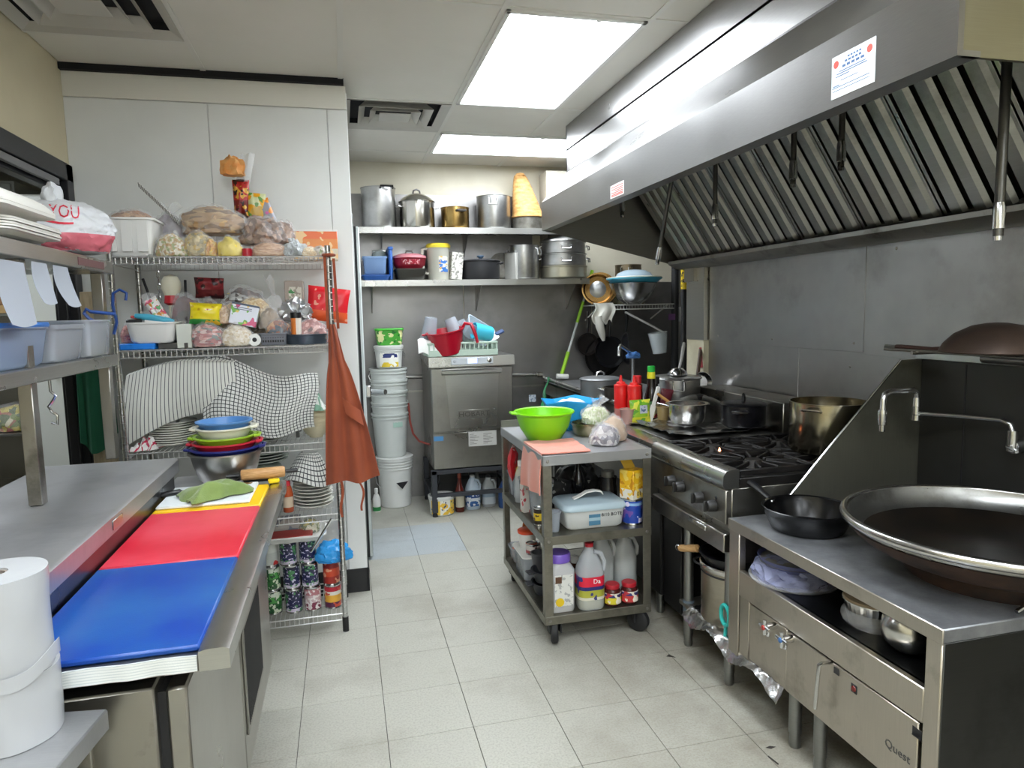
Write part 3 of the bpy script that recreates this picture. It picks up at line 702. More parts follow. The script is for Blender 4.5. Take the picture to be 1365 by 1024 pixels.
P(wk, 'back_panel', G().box(.832, .862, .0, WL-.015, .69, 1.292, .003), steel('wok_back_steel', '464644', .42, (40, 1, 1), .12, '3f3e3b', 2.5, .45, .75, metal=.7))
P(wk, 'panel_seam', G().box(.8305, .8325, .728, .734, .69, 1.26), INK)
P(wk, 'top_flange', G().box(.815, .90, .0, WL, 1.268, 1.300, .003), STEEL)
P(wk, 'splash_guard', G().prism([(.19, .70), (.845, .70), (.845, 1.268), (.74, 1.268)], 'y', WL-.014, WL-.009), steel('guard_steel', '65645a', .45, (40, 1, 1), .12, '43433b', 3, .5, .85, metal=.6))
P(wk, 'guard_edge', G().tube([(.188, WL-.0115, .702), (.738, WL-.0115, 1.268)], .0045, 8), CHROME)
wok = T('wok', 'huge steel wok with rolled rim, blackened inside, sitting on the wok range', 'wok', (1.797, 1.522, .735))
R = .395
WOKM = steel('wok_steel', '9a9a97', .3, (1, 1, 6), .12, '55504a', 5, .5, .8)
def wokprof(o): return [((R-.01-o)*math.sin(t), .115-(R*.34-o*.0)*math.cos(t)*1.0+o*0) for t in [PI/2*k/10 for k in range(11)]]
pi_ = [(r, z+.01) for r, z in wokprof(.006)]; po = wokprof(0)
P(wok, 'bowl', G().lathe([(r, max(-.004, z)) for r, z in po]+[(r, max(.003, z)) for r, z in reversed(pi_)], 56), WOKM)
P(wok, 'rim', G().lathe([(R-.004+.013*math.cos(a), .119+.013*math.sin(a)) for a in [2*PI*k/10 for k in range(10)]], 64, close=True), POLI)
P(wok, 'burnt_seasoning', G().lathe([(0, .0075)]+[(r*.996, max(.006, z)+.003) for r, z in pi_[2:8]], 56), mat('burnt_black', '15120f', .3, .4, '241d16', 8))
P(wok, 'burnt_exterior', G().lathe([(r+.0015, z-.0015) for r, z in po[3:10]], 56), mat('rusty_ring', '3a2416', .75, .2, '1f140d', 12, .4, 60))
# frying pan on the range top
fp = T('frying_pan', 'black non-stick frying pan with long handle on the front of the wok range', 'frying pan', (1.565, 2.03, .70), 1.88)
P(fp, 'body', G().lathe([(0, 0), (.112, 0), (.122, .006), (.146, .06), (.150, .078), (.155, .082), (.152, .084), (.146, .08), (.142, .06), (.118, .01), (0, .006)], 44), mat('glossy_black', '0b0b0c', .25, .2))
P(fp, 'copper_line', G().lathe([(.1475, .074), (.1492, .076), (.1475, .078)], 44), mat('copper_line', '8a5a3c', .35, .8))
P(fp, 'handle', G().loft([[(x, w*.5*c, z+.35*w*s_) for c, s_ in [(math.cos(a), math.sin(a)) for a in [2*PI*k/10 for k in range(10)]]] for x, w, z in ((.146, .022, .07), (.165, .026, .078), (.20, .034, .098), (.27, .038, .128), (.31, .032, .142), (.325, .014, .146))]), BLACK)
P(fp, 'bracket', G().box(.14, .175, -.012, .012, .06, .074, .003), CHROME)
t = T('steel_rod', 'short steel tool handle sticking up at the near right corner of the wok range', 'utensil', (0, 0, 0)); P(t, 'rod', G().tube([(1.62, 1.30, .706), (1.80, 1.305, .775)], .006, 8), CHROME)
# bowls in the slot
BLW = clear('blue_wrap', 'b4bae0', .55, .08, 1.0, 50)
t = T('wrapped_bowl', 'bowl bundled in shiny blue plastic wrap, left end of the slot', 'bowl', (1.52, 2.035, .52), .3)
P(t, 'bowl', G().lathe([(0, 0), (.07, 0), (.1, .03), (.125, .085), (.122, .085), (.095, .03), (0, .01)], 28), mat('blue_grey_bowl', '4a4e74', .3))
P(t, 'contents', G().lathe([(.122, .07), (.08, .082), (0, .088)], 24), mat('dull_food', '6e6c6a', .6))
P(t, 'wrap', blob(.138, .135, .098, 3, .16, 2.2, 4), BLW)
P(t, 'wrap_skirt', G().lathe([(.06, .012), (.11, .0), (.15, .004), (.155, .012), (.12, .02)], 26), FILM)
for (x, y, r, h, lab, cap) in ((1.525, 1.665, .085, .078, 'round foil container with a brown cardboard lid in the range slot', 'a9967c'),):
    t = T('foil_container', lab, 'food container', (x, y, .52))
    n = 64; w = G().lathe([(0, 0), (r*.78, 0), (r, h), (r*1.04, h), (r*1.04, h+.003), (r*.99, h+.003), (r*.76, .004), (0, .004)], n)
    w.v = [(px*(1+.012*((i % n) % 2)), py*(1+.012*((i % n) % 2)), pz) for i, (px, py, pz) in enumerate(w.v)]
    P(t, 'pan', w, mat('foil_pan', 'c6c6c4', .25, 1.0), 0)
    P(t, 'lid', G().lathe([(r*1.03, h+.003), (r*1.0, h+.009), (r*.6, h+.014), (0, h+.016)], 36), mat('brown_card', cap, .6, var='7c6a54', vscale=8))
    P(t, 'wrap', blob(r*1.06, r*1.06, h*.9, 5, .06, 3, 3, .5), FILM)
t = T('mixing_bowl', 'shiny steel bowl standing on edge at the near end of the slot', 'bowl', (1.435, 1.475, .521), 0, rot=(0, 0, .4))
bw = G().lathe([(0, 0), (.03, 0), (.055, .018), (.068, .05), (.07, .062), (.067, .062), (.064, .05), (.052, .02), (0, .004)], 36).rot('Y', 1.15)
zmin = min(v[2] for v in bw.v); bw.move(0, 0, -zmin); P(t, 'bowl', bw, POLI)
t.location.z = .52
# pot and items under the range
t = pot('stock_pot', 'steel stock pot with black lid band on the shelf under the range', 'stock pot', (1.525, 2.42, .20), .135, .235, steel('cloudy_pot', 'a9a294', .3, (1, 1, 8), .12, '8a8070', 5, .5, .85), handles='loop', hm=BLACK, rz=2.2, hz=.9)
P(t, 'lid_band', G().lathe([(.138, .225), (.142, .232), (.142, .243), (.137, .248)], 36), POLI)
P(t, 'gasket_ring', G().lathe([(.1365, .208), (.139, .212), (.1365, .216)], 36), INK)
t = T('skillet', 'black skillet with pale wooden handle resting on the pot under the range', 'skillet', (1.50, 2.41, .449), 1.98)
P(t, 'body', G().lathe([(0, 0), (.10, 0), (.125, .04), (.128, .04), (.128, .044), (.12, .044), (.098, .005), (0, .005)], 36), BLKPAN)
P(t, 'handle', G().tube([(.122, 0, .03), (.16, 0, .015), (.165, 0, .013), (.255, 0, -.01), (.262, 0, -.012)], [.006, .006, .017, .0155, .012], 12), mat('pale_wood', 'd2aa77', .5, var='b98d58', vscale=30, sc=(1, 8, 8)))
P(t, 'hang_ring', G().tube([(.272+.012*math.cos(a), 0, -.013+.012*math.sin(a)) for a in [2*PI*k/10 for k in range(10)]], .002, 6, True), CHROME)
t = T('teal_handled_tool', 'teal plastic ring handle poking out beside the pot under the range', 'utensil', (1.40, 2.285, .2))
P(t, 'handle', G().tube([(0, .03*math.cos(a), .09+.04*math.sin(a)) for a in [2*PI*k/16 for k in range(16)]], .008, 8, True), mat('teal_plastic', '2fb3ab', .35))
P(t, 'stem', G().tube([(0, 0, .0), (.005, 0, .052)], .007, 8), mat('teal_plastic', '2fb3ab', .35))
# pot filler faucet on the wok back panel
t = T('pot_filler', 'jointed chrome pot filler faucet on the dark panel behind the wok', 'faucet', (0, 0, 0))
P(t, 'wall_valve', G().tube([(2.212, 1.79, 1.0), (2.17, 1.79, 1.0)], .024, 14).tube([(2.17, 1.79, .985), (2.17, 1.79, 1.055)], .017, 12), CHROME)
P(t, 'lever', G().tube([(2.15, 1.79, 1.0), (2.13, 1.74, .995)], .006, 8), CHROME)
P(t, 'lower_arm', G().tube([(2.17, 1.79, 1.05), (2.17, 1.80, 1.075), (2.165, 1.83, 1.085), (2.14, 1.97, 1.08), (2.08, 2.10, 1.075)], .0085, 10), CHROME)
P(t, 'knuckle', G().tube([(2.08, 2.10, 1.05), (2.08, 2.10, 1.07), (2.08, 2.10, 1.072), (2.08, 2.10, 1.10), (2.08, 2.10, 1.102), (2.08, 2.10, 1.135)], [.017, .017, .013, .013, .015, .013], 14), CHROME)
P(t, 'upper_arm', G().tube([(2.08, 2.10, 1.13), (2.078, 2.098, 1.155), (2.06, 2.095, 1.165), (1.95, 2.09, 1.165), (1.925, 2.088, 1.155), (1.918, 2.086, 1.135), (1.916, 2.085, 1.09)], .0105, 12), CHROME)
P(t, 'spout', G().tube([(1.916, 2.085, 1.10), (1.916, 2.085, 1.085), (1.916, 2.085, 1.083), (1.916, 2.085, 1.045), (1.916, 2.085, 1.043), (1.916, 2.085, 1.02)], [.014, .016, .016, .015, .011, .011], 14), CHROME)
# ledge with rods and upturned wok
t = T('wire_ledge', 'ledge of steel rods over the flange behind the wok', 'wire shelf', (0, 0, 0))
for x in (2.02, 2.07, 2.12, 2.17): P(t, 'rod', G().tube([(x, 1.2, 1.315), (x, 2.36 if x > 2.15 else 2.2, 1.315)], .006, 8), STEELD)
P(t, 'cross_rod', G().tube([(2.0, 1.3, 1.308), (2.24, 1.3, 1.308)], .007, 8).tube([(2.0, 2.05, 1.308), (2.24, 2.05, 1.308)], .007, 8), STEELD)
P(t, 'end_pipe', G().tube([(2.19, 1.0, 1.29), (2.19, 1.93, 1.29)], .018, 12), steel('pipe_steel2', '8b8a88', .3))
t = T('upturned_wok', 'brown seasoned wok turned upside down on the rods', 'wok', (2.08, 1.79, 1.322))
P(t, 'bowl', G().lathe([(.16, 0), (.163, .004), (.15, .03), (.12, .062), (.07, .088), (.03, .096), (0, .098), (0, .094), (.07, .083), (.118, .058), (.147, .027), (.158, 0)], 40), mat('seasoned_brown', '4a3d36', .42, .5, '5c4c43', 5))
P(t, 'handle', G().tube([(-.01, .155, .005), (-.03, .22, 0.0), (-.05, .34, .003), (-.055, .36, .004)], [.009, .008, .010, .008], 8), mat('rust_handle', '4a3530', .5, .4))
# ================================================================ LEFT: PREP TABLE
pt = T('prep_table', 'stainless refrigerated prep table carrying the coloured cutting boards', 'prep table', (-.62, 1.32, 0))
PL = 1.35
P(pt, 'cabinet', G().box(-.42, .245, .02, PL-.02, .1, .80, .004), STEELD)
P(pt, 'top_rail', G().prism([(.33, .83), (.385, .83), (.385, .868), (.375, .872), (.345, .872), (.33, .868)], 'y', 0, PL), STEEL)
P(pt, 'board_bed', G().box(-.03, .33, .0, PL, .83, .862, .002), STEELD)
P(pt, 'counter', G().box(-.44, -.03, 0, PL, .80, .86, .003), STEELT)
for y0, y1 in ((.03, .62), (.63, PL-.03)):
    d = P(pt, 'door', G().box(.262, .30, y0, y1, .18, .79, .005), steel('door_steel', 'a6a49e', .3, (1, 40, 1), .08))
    P(d, 'gasket', G().box(.245, .262, y0+.01, y1-.01, .19, .78), RUBBER)
g = P(pt, 'vent_grille', G().box(.30, .306, .66, 1.03, .29, .62, .002), STEELD)
gg = G()
for k in range(26):
    y = .68+.34*k/26; gg.box(.3062, .3072, y, y+.006, .31, .60)
P(g, 'slots', gg, INK, kind='stuff')
legs(pt, ((-.38, .06), (.2, .06), (-.38, PL-.06), (.2, PL-.06)), .1)
lid = P(pt, 'hinged_cover', G().prism([(-.44, .925), (.0, .925), (.017, .935), (.017, .978), (.008, .985), (-.42, .985), (-.44, .975)], 'y', .03, PL-.005), STEELT)
P(lid, 'cover_lip', G().box(-.44, .022, .02, .03, .91, .985, .002), STEEL)
P(pt, 'well_wall', G().box(-.012, -.002, .03, PL-.005, .862, .923, .001).box(-.43, -.42, .03, PL-.005, .86, .925), steel('well_steel', '6c6c6c', .3))
P(pt, 'label_plate', G().box(.0175, .0195, .60, .68, .945, .97, .001), STEEL)
tow = G().sheet(30, 5, lambda u, v: (-.012+.34*u, -.008-.002*math.sin(u*30)*v-.002*v, .866-.030*v+.001*math.sin(u*17)), .004)
ONE('folded_towel', 'folded white striped towel edging the near end of the prep table', 'towel', tow, checked('towel_white_stripe', 'd2d4d0', 'b9bfbe', 0, 6, wv=.3), (-.62, 1.325, 0))
def board(name, label, x0, x1, y0, y1, z, m, th=.013, skew=0):
    return ONE(name, label, 'cutting board', G().box(x0, x1, y0, y1, z, z+th, .004).rot('Z', skew, ((x0+x1)/2, (y0+y1)/2, 0)), m)
def boardmat(n, c, worn, th=.5):
    return mat(n, c, .38, var=worn, vscale=3.4, bump=.1, bscale=300)
board('cutting_board', 'blue plastic cutting board with pale worn patch, nearest of the row', -.617, -.29, 1.335, 1.828, .8625, boardmat('board_blue', '063a92', '1f5698'))
board('cutting_board', 'red plastic cutting board between the blue and yellow boards', -.617, -.29, 1.835, 2.315, .8625, boardmat('board_red', 'c91c34', 'd84456'))
board('cutting_board', 'yellow plastic cutting board under the white one', -.617, -.29, 2.322, 2.61, .8625, boardmat('board_yellow', 'f2c40a', 'e3b514'))
board('cutting_board', 'white plastic cutting board under the green cloth and knives', -.612, -.325, 2.352, 2.615, .8757, boardmat('board_white', 'e2e8ea', 'd5dbdd'), .011)
wz = .887
# green cloth
def clothf(w, d, h, seed, folds=3):
    o = Vector((seed*4.7, seed*1.3, 0))
    def f(u, v):
        x, y = (u-.5)*w, (v-.5)*d; r = max(abs(2*u-1), abs(2*v-1))
        z = h*max(0, 1-r**2.2)*(.55+.45*math.sin(u*folds*2*PI+noise.noise(Vector((u*2, v*2, 0))+o)*3)) + abs(noise.noise(Vector((u*4, v*4, 2))+o))*h*.5*(1-r**4)
        return (x+.02*noise.noise(Vector((v*5, u*3, 5))+o), y+.02*noise.noise(Vector((u*5, v*3, 7))+o), .005+z)
    return f
ONE('green_cloth', 'crumpled green cleaning cloth on the white cutting board', 'cloth', G().sheet(40, 30, lambda u, v: ((u-.5)*.21+.015*noise.noise(Vector((v*4, u*3, 5))), (v-.5)*.16*(1-.25*u)+.02*noise.noise(Vector((u*4, v*3, 7))), .006+.035*max(0, 1-max(abs(2*u-1), abs(2*v-1))**3)+.022*max(0, noise.noise(Vector((u*2.5+v*2, v*2.2, 2))))*(1-max(abs(2*u-1), abs(2*v-1))**4)+.007*math.sin(u*13+v*9)*(1-abs(2*v-1)**4)), .006), mat('green_terry', '7d9350', .95, sheen=.3, var='6b8044', vscale=12, bump=.8, bscale=260), (-.445, 2.45, wz), .5)
# knives
def knife(label, loc, rz, bl, hl, hm, bm_=None):
    t = T('knife', label, 'knife', loc, rz)
    P(t, 'blade', G().prism([(0, 0), (bl*.75, .002), (bl, .016), (bl, .018), (0, .036)], 'z', .002, .0035), bm_ or CHROME, 0)
    P(t, 'handle', G().box(-hl, 0, .006, .03, 0, .016, .006), hm)
    return t
knife('black-handled knife at the left edge of the white board', (-.555, 2.50, wz), .55, .14, .10, BLACK)
knife('black-handled cleaver beside the green cloth, behind its left edge', (-.50, 2.585, wz), -2.7, .12, .09, BLACK)
knife('black knife lying on the right edge of the white board behind the cloth', (-.37, 2.565, wz), .18, .03, .12, BLACK)
t = T('whisk', 'white plastic spatula head lying behind the green cloth', 'spatula', (-.50, 2.54, wz), .4)
P(t, 'blade', G().box(-.04, .03, -.025, .025, .0, .006, .003), WHITEP); P(t, 'stem', G().tube([(.03, 0, .005), (.09, 0, .006)], .005, 8), WHITEP)
t.name = 'spatula'
t = T('rolling_pin', 'pale wooden rolling pin lying behind the green cloth', 'rolling pin', (-.315, 2.645, .9085), .12)
P(t, 'barrel', G().tube([(-.075, 0, 0), (-.07, 0, 0), (.075, 0, 0), (.08, 0, 0)], [.017, .021, .021, .017], 16), mat('pale_wood2', 'c79a66', .5, var='a97b48', vscale=30, sc=(1, 8, 8)))
for s_ in (-1, 1): P(t, 'handle', G().tube([(s_*.08, 0, 0), (s_*.10, 0, 0), (s_*.125, 0, 0)], [.006, .008, .008], 10), BLACK)
knife('long black-handled knife under the rolling pin', (-.28, 2.66, .8725), .1, .02, .13, BLACK)
ONE('yellow_sponge', 'small yellow sponge beside the rolling pin', 'sponge', G().box(-.02, .02, -.012, .012, 0, .016, .004), mat('sponge_yellow', 'f0cf1c', .9, bump=.5, bscale=200), (-.275, 2.632, .8728), .2)
# bowl stack
BX, BY = -.455, 2.76
pt_end = P(pt, 'end_shelf', G().box(-.05, .33, PL, PL+.25, .825, .86, .003), STEELT)
def bowlt(name, label, cat, r, h, z, m, base=.6, rim=.008, n=40, x=BX, y=BY, ribs=0):
    t = T(name, label, cat, (x, y, z))
    g = G().lathe([(0, 0), (r*base, 0), (r*(base+.18), h*.18), (r*.93, h*.62), (r, h-.006), (r+rim, h-.005), (r+rim, h), (r-.003, h), (r*.93-.004, h*.62), (r*(base+.18)-.004, h*.18+.004), (r*base-.005, .004), (0, .004)], n)
    P(t, 'body', g, m); return t
bowlt('mixing_bowl', 'large steel mixing bowl at the bottom of the coloured bowl stack', 'bowl', .128, .125, .861, steel('bowl_steel', 'b5b3b0', .3, (12, 12, 1), .08))
def coland(label, r, h, z, c):
    m = mat('colander_'+c, c, .35); t = bowlt('colander', label, 'colander', r, h, z, m)
    for s_ in (1, -1): P(t, 'handle', G().tube([(s_*r, -.04, h-.004), (s_*(r+.018), -.025, h-.004), (s_*(r+.018), .025, h-.004), (s_*r, .04, h-.004)], .006, 8), m)
    return t
coland('navy blue colander nested on the steel mixing bowl', .122, .05, .952, '232a6e')
coland('red plastic bowl nested in the navy colander', .112, .05, .972, 'b52236')
coland('lime green plastic bowl nested in the red one', .106, .05, .994, '8fb52a')
t = coland('off-white plastic bowl above the green one', .098, .06, 1.018, 'd8d6c4')
bowlt('plastic_bowl', 'mid blue bowl turned to the top of the bowl stack', 'bowl', .094, .045, 1.056, mat('stack_blue', '4d7fb5', .4), .7)
# lower side table with plastic bag rolls
lt = T('side_table', 'low steel side table at the lower left corner carrying the bag rolls', 'table', (-.44, 1.30, 0), -.15)
P(lt, 'top', G().box(-.58, 0, -.9, 0, .755, .795, .003), STEELT)
P(lt, 'apron', G().box(-.55, -.02, -.03, -.02, .70, .755, .002), STEELD)
legs(lt, ((-.06, -.06), (-.53, -.06), (-.06, -.85), (-.53, -.85)), .755, .02, mat('white_leg', 'c9c8c0', .45))
RM = clear('roll_plastic', 'b6b8ba', .08, .25, .12, 14)
def roll(label, z, r, h, tear):
    t = T('plastic_bag_roll', label, 'bag roll', (-.578, 1.262, z))
    o = Vector((z*9, 0, 0)); rings = []
    n = 40
    for k in range(9):
        zz = h*k/8
        rings.append([((r+.004*noise.noise(Vector((math.cos(a)*1.5, math.sin(a)*1.5, zz*18))+o))*math.cos(a), (r+.004*noise.noise(Vector((math.cos(a)*1.5, math.sin(a)*1.5, zz*18))+o))*math.sin(a), zz) for a in [2*PI*i/n for i in range(n)]])
    inner = [[(.02*math.cos(2*PI*i/n), .02*math.sin(2*PI*i/n), h*(8-k)/8+(.001 if k == 0 else 0)) for i in range(n)] for k in (0, 8)]
    P(t, 'roll', G().loft(rings+inner, False, False, True), RM)
    P(t, 'core', G().lathe([(.0195, .002), (.0195, h-.002), (.016, h-.002), (.016, .002)], 20, close=True), mat('card_core', '8a8078', .8))
    if tear: P(t, 'loose_edge', G().sheet(20, 3, lambda u, v: ((r+.006)*math.cos(-2.6+3.0*u), (r+.006)*math.sin(-2.6+3.0*u), .0+.025*v+.012*math.sin(u*9)), .0008), RM)
    return t
roll('white plastic bag roll standing on the side table, lower of two', .796, .078, .115, False)
roll('taller white plastic bag roll standing on top of another roll', .912, .075, .165, True)
# ================================================================ OVERSHELF (left)
ov = T('double_overshelf', 'two-tier stainless overshelf above the prep table at the left edge', 'overshelf', (-.80, 2.76, .987))
P(ov, 'shelf', G().box(-.32, 0, -1.7, 0, .338, .378, .003), STEEL)
P(ov, 'shelf', G().box(-.32, 0, -1.7, .02, .668, .712, .003), STEEL)
P(ov, 'price_strip', G().box(.0005, .002, -.32, -.08, .678, .702), mat('maroon_strip', '6d4a4c', .4))
for y in (-.03, -.66, -1.4): P(ov, 'post', G().box(-.055, -.02, y-.018, y+.018, 0, .338, .002).box(-.055, -.02, y-.018, y+.018, .378, .668, .002), STEELD)
def hook(loc, lab):
    t = T('hanging_hook', lab, 'hook', loc)
    P(t, 'wire', G().tube([(0, 0, 0), (0, .0, -.03), (.01, .004, -.045), (0, .008, -.06), (-.01, .004, -.075), (0, 0, -.09), (.012, .0, -.10), (.01, 0, -.125), (-.005, 0, -.12)], .004, 8), CHROME)
hook((-.805, 2.16, 1.324), 'bent chrome hook hanging under the lower overshelf')
t = T('plastic_container', 'cloudy plastic food box with bright blue lid at the left edge of the overshelf', 'container', (-.90, 2.06, 1.366))
P(t, 'body', tub(.17, .33, .11, .03, .88), clear('cloudy_blue', 'a9bbd6', .45, .25))
P(t, 'lid', G().loft([rr(.182, .342, .035, .108), rr(.186, .346, .037, .114), rr(.18, .34, .034, .121)]), mat('bright_blue_lid', '2f74c8', .35))
P(t, 'contents', G().loft([rr(.14, .28, .03, .006), rr(.155, .31, .03, .07)]), mat('pale_blue_food', 'b9c6da', .6))
t = T('plastic_container', 'clear plastic box of white food, lid pale, second along the overshelf', 'container', (-.895, 2.36, 1.366))
P(t, 'body', tub(.17, .25, .105, .025, .9), CLOUDY); P(t, 'lid', G().loft([rr(.18, .26, .03, .104), rr(.18, .26, .03, .112)]), CLOUDY)
P(t, 'contents', blob(.06, .09, .07, 8, .2, 2), mat('white_food', 'd9d4cb', .6))
t = T('plastic_container', 'tall clear plastic box with pale grain at the end of the overshelf', 'container', (-.89, 2.615, 1.366))
P(t, 'body', tub(.17, .23, .125, .02, .92), CLOUDY)
P(t, 'contents', G().loft([rr(.145, .20, .02, .005), rr(.15, .205, .02, .035)]), mat('pale_grain', 'd6c9a2', .7))
# styrofoam trays
FOAM = mat('white_foam', 'd6d4cc', .55)
for k in range(5):
    ONE('foam_tray', ['white foam tray at the bottom of the stack on the overshelf', 'white foam tray second from the bottom of the stack on the overshelf', 'white foam tray in the middle of the overshelf stack', 'white foam tray fourth up in the overshelf stack', 'white foam tray under the lidded takeout box'][k], 'foam tray', tub(.20, .34, .014, .03, .85, .003, .005), FOAM, (-.895+.004*(k % 2), 2.14, 1.713+.0068*k), group='stacked foam trays')
t = T('takeout_box', 'white hinged foam takeout box on top of the foam trays', 'takeout box', (-.90, 2.08, 1.7545))
P(t, 'base', tub(.23, .36, .03, .04, .8, .003, .008), FOAM)
P(t, 'lid', G().loft([rr(.245, .375, .045, .031), rr(.245, .375, .045, .037), rr(.21, .33, .04, .058), rr(.17, .28, .035, .070), rr(.15, .26, .03, .072)]), FOAM)
# THANK YOU bag
t = T('carrier_bag', 'knotted white plastic carrier bag with red THANK YOU print on the overshelf', 'carrier bag', (-.895, 2.62, 1.713))
BAGW = clear('bag_white', 'd4d6d9', .10, .3, .5, 30)
bg = blob(.150, .125, .185, 21, .10, 1.7, 5, .55)
P(t, 'bag', bg, BAGW)
P(t, 'knot', blob(.03, .03, .07, 9, .35, 2, 3).move(-.02, -.01, .165), BAGW)
RP = mat('bag_red_print', 'cf3043', .5)
txt(t, 'THANK YOU', .066, TM((.04, -.30, .130), PI/2, .06, .36), RP, wrap=bg, sx=.60, push=.002)
def swoosh(z0, a): return [(-.13+.2*k/16, z0+.012*math.sin(k/16*PI*1.6)+a*k/16) for k in range(17)]
for z0, w in ((.088, .007),):
    q = swoosh(z0, .012); sg = G().add([(x, -.3, z-w/2) for x, z in q]+[(x, -.3, z+w/2) for x, z in q], [(k, k+1, 18+k, 17+k) for k in range(16)])
    bvh = BVHTree.FromPolygons([Vector(v) for v in bg.v], bg.f)
    sg.v = [tuple((bvh.ray_cast(Vector(v), Vector((0, 1, 0)))[0] or Vector(v))+Vector((0, -.002, 0))) for v in sg.v]
    P(t, 'print_swoosh', sg, RP, 0)
redb = [f for f in bg.f if sum(bg.v[i][2] for i in f)/len(f) < .06 and sum(bg.v[i][0] for i in f)/len(f) > -.03 and sum(bg.v[i][1] for i in f)/len(f) < .05]
rg_ = G(); rg_.v = [(x*1.012, y*1.012, z+.0005) for x, y, z in bg.v]; rg_.f = redb
P(t, 'red_panel', rg_, clear('bag_red_panel', 'e0707e', .3, .35))
# receipts
RECM = mat('receipt_paper', '9ea4ad', .7)
def receipt(label, y, w, h, curl, z=1.648):
    o = ONE('hanging_receipt', label, 'receipt', G().sheet(8, 12, lambda u, v: (.012+curl*v*v+.008*math.sin(v*3)*(u-.5), (u-.5)*w*(1-.10*v**3), -h*v*(1-.05*(2*u-1)**2)), .0006), RECM, (-.803, y, z)); return o
receipt('large pale receipt hanging from the overshelf edge at the far left', 1.955, .15, .165, .02, 1.64)
receipt('narrow white receipt hanging from the overshelf, left of the pair', 2.125, .095, .115, .02)
receipt('narrow white receipt hanging from the overshelf, right of the pair', 2.27, .105, .12, .03)
# wire rack --------------------------------------------------------------
rk = T('wire_rack', 'tall chrome wire shelving rack in front of the white cool room', 'wire rack', (-.49, 3.40, 0))
RX, RY = .44, .20; SHZ = (.09, .575, .915, 1.36, 1.755)
WIRE = mat('chrome_wire', 'd2d2d0', .38, .75)
for sx in (-1, 1):
    for sy in (-1, 1):
        p = P(rk, 'post', G().tube([(sx*RX, sy*RY, .03), (sx*RX, sy*RY, 1.80)], .0127, 12), CHROME)
        P(p, 'foot', G().tube([(sx*RX, sy*RY, 0), (sx*RX, sy*RY, .07)], .015, 12), BLACK)
        rg_ = G()
        for k in range(1, 60): rg_.lathe([(.0129, -.001), (.0136, 0), (.0129, .001)], 10, (sx*RX, sy*RY, .03*k))
        P(p, 'grooves', rg_, STEELD, 0, kind='stuff')
for z in SHZ:
    f = G()
    for zz, r in ((z-.004, .0035), (z-.034, .003)):
        f.tube([(-RX, -RY, zz), (RX, -RY, zz), (RX, RY, zz), (-RX, RY, zz)], r, 6, True)
    n = 42
    for k in range(n+1):
        x = -RX+2*RX*k/n
        for s_ in (-1, 1): f.tube([(x, s_*RY, z-.034), (x, s_*RY, z-.004)], .0021, 5)
    sh = P(rk, 'shelf', f, WIRE)
    d = G()
    for k in range(n+1):
        x = -RX+2*RX*k/n; d.tube([(x, -RY, z-.002), (x, RY, z-.002)], .0018, 5)
    for y in (-.08, .08): d.tube([(-RX, y, z-.006), (RX, y, z-.006)], .0028, 6)
    P(sh, 'deck_wires', d, WIRE, kind='stuff')
P(rk, 'brace', G().tube([(.40, -.20, .55), (.30, -.20, .40)], .006, 8), CHROME)
# ================================================================ CART
ct = T('utility_cart', 'grey three-tier steel utility cart on black casters loaded with groceries', 'cart', (1.067, 3.18, 0))
CXW, CYW = .253, .40
CM = steel('cart_steel', '8c897f', .38, (1, 1, 30), .1, '5d5a50', 6, .5, .8)
for sx in (-1, 1):
    for sy in (-1, 1):
        x, y = sx*CXW, sy*CYW
        P(ct, 'upright', G().prism([(x, y), (x-sx*.038, y), (x-sx*.038, y-sy*.004), (x-sx*.004, y-sy*.004), (x-sx*.004, y-sy*.038), (x, y-sy*.038)], 'z', .125, .862), CM, 0)
        c = P(ct, 'caster', G().lathe([(.0, -.017), (.042, -.017), (.052, -.012), (.054, 0), (.052, .012), (.042, .017), (0, .017)], 26).tf(0, Matrix.Translation((x-sx*.05, y-sy*.03, .054)) @ Matrix.Rotation(.5*sx+.2, 4, 'Z') @ Matrix.Rotation(PI/2, 4, 'Y')), RUBBER)
        P(c, 'fork', G().box(x-sx*.05-.028, x-sx*.05+.028, y-sy*.03-.03, y-sy*.03+.03, .108, .122, .003).box(x-sx*.05-.028, x-sx*.05-.022, y-sy*.03-.02, y-sy*.03+.02, .05, .11).box(x-sx*.05+.022, x-sx*.05+.028, y-sy*.03-.02, y-sy*.03+.02, .05, .11), INK)
def ctray(z, d=.036):
    g = G().box(-CXW+.004, CXW-.004, -CYW+.004, CYW-.004, z-.004, z, .001)
    e = .003
    for a, b, c, q in ((-CXW, CXW, -CYW-e, -CYW), (-CXW, CXW, CYW, CYW+e), (-CXW-e, -CXW, -CYW, CYW), (CXW, CXW+e, -CYW, CYW)): g.box(a, b, c, q, z-d, z+.002, .001)
    return g
for z in (.135, .50): P(ct, 'tray', ctray(z), CM, 0)
P(ct, 'top', ctray(.862, .042), STEELT, 0)
P(ct, 'back_lip', G().box(-CXW, CXW, CYW, CYW+.004, .862, .90, .001), CM)
for z in (.118, .482, .84):
    for x, y in ((-CXW+.02, -CYW), (CXW-.02, -CYW)):
        P(ct, 'bolt', G().lathe([(0, .004), (.006, .003), (.008, 0)], 10).tf(0, Matrix.Translation((x, y-.004, z)) @ Matrix.Rotation(PI/2, 4, 'X')), STEELD)
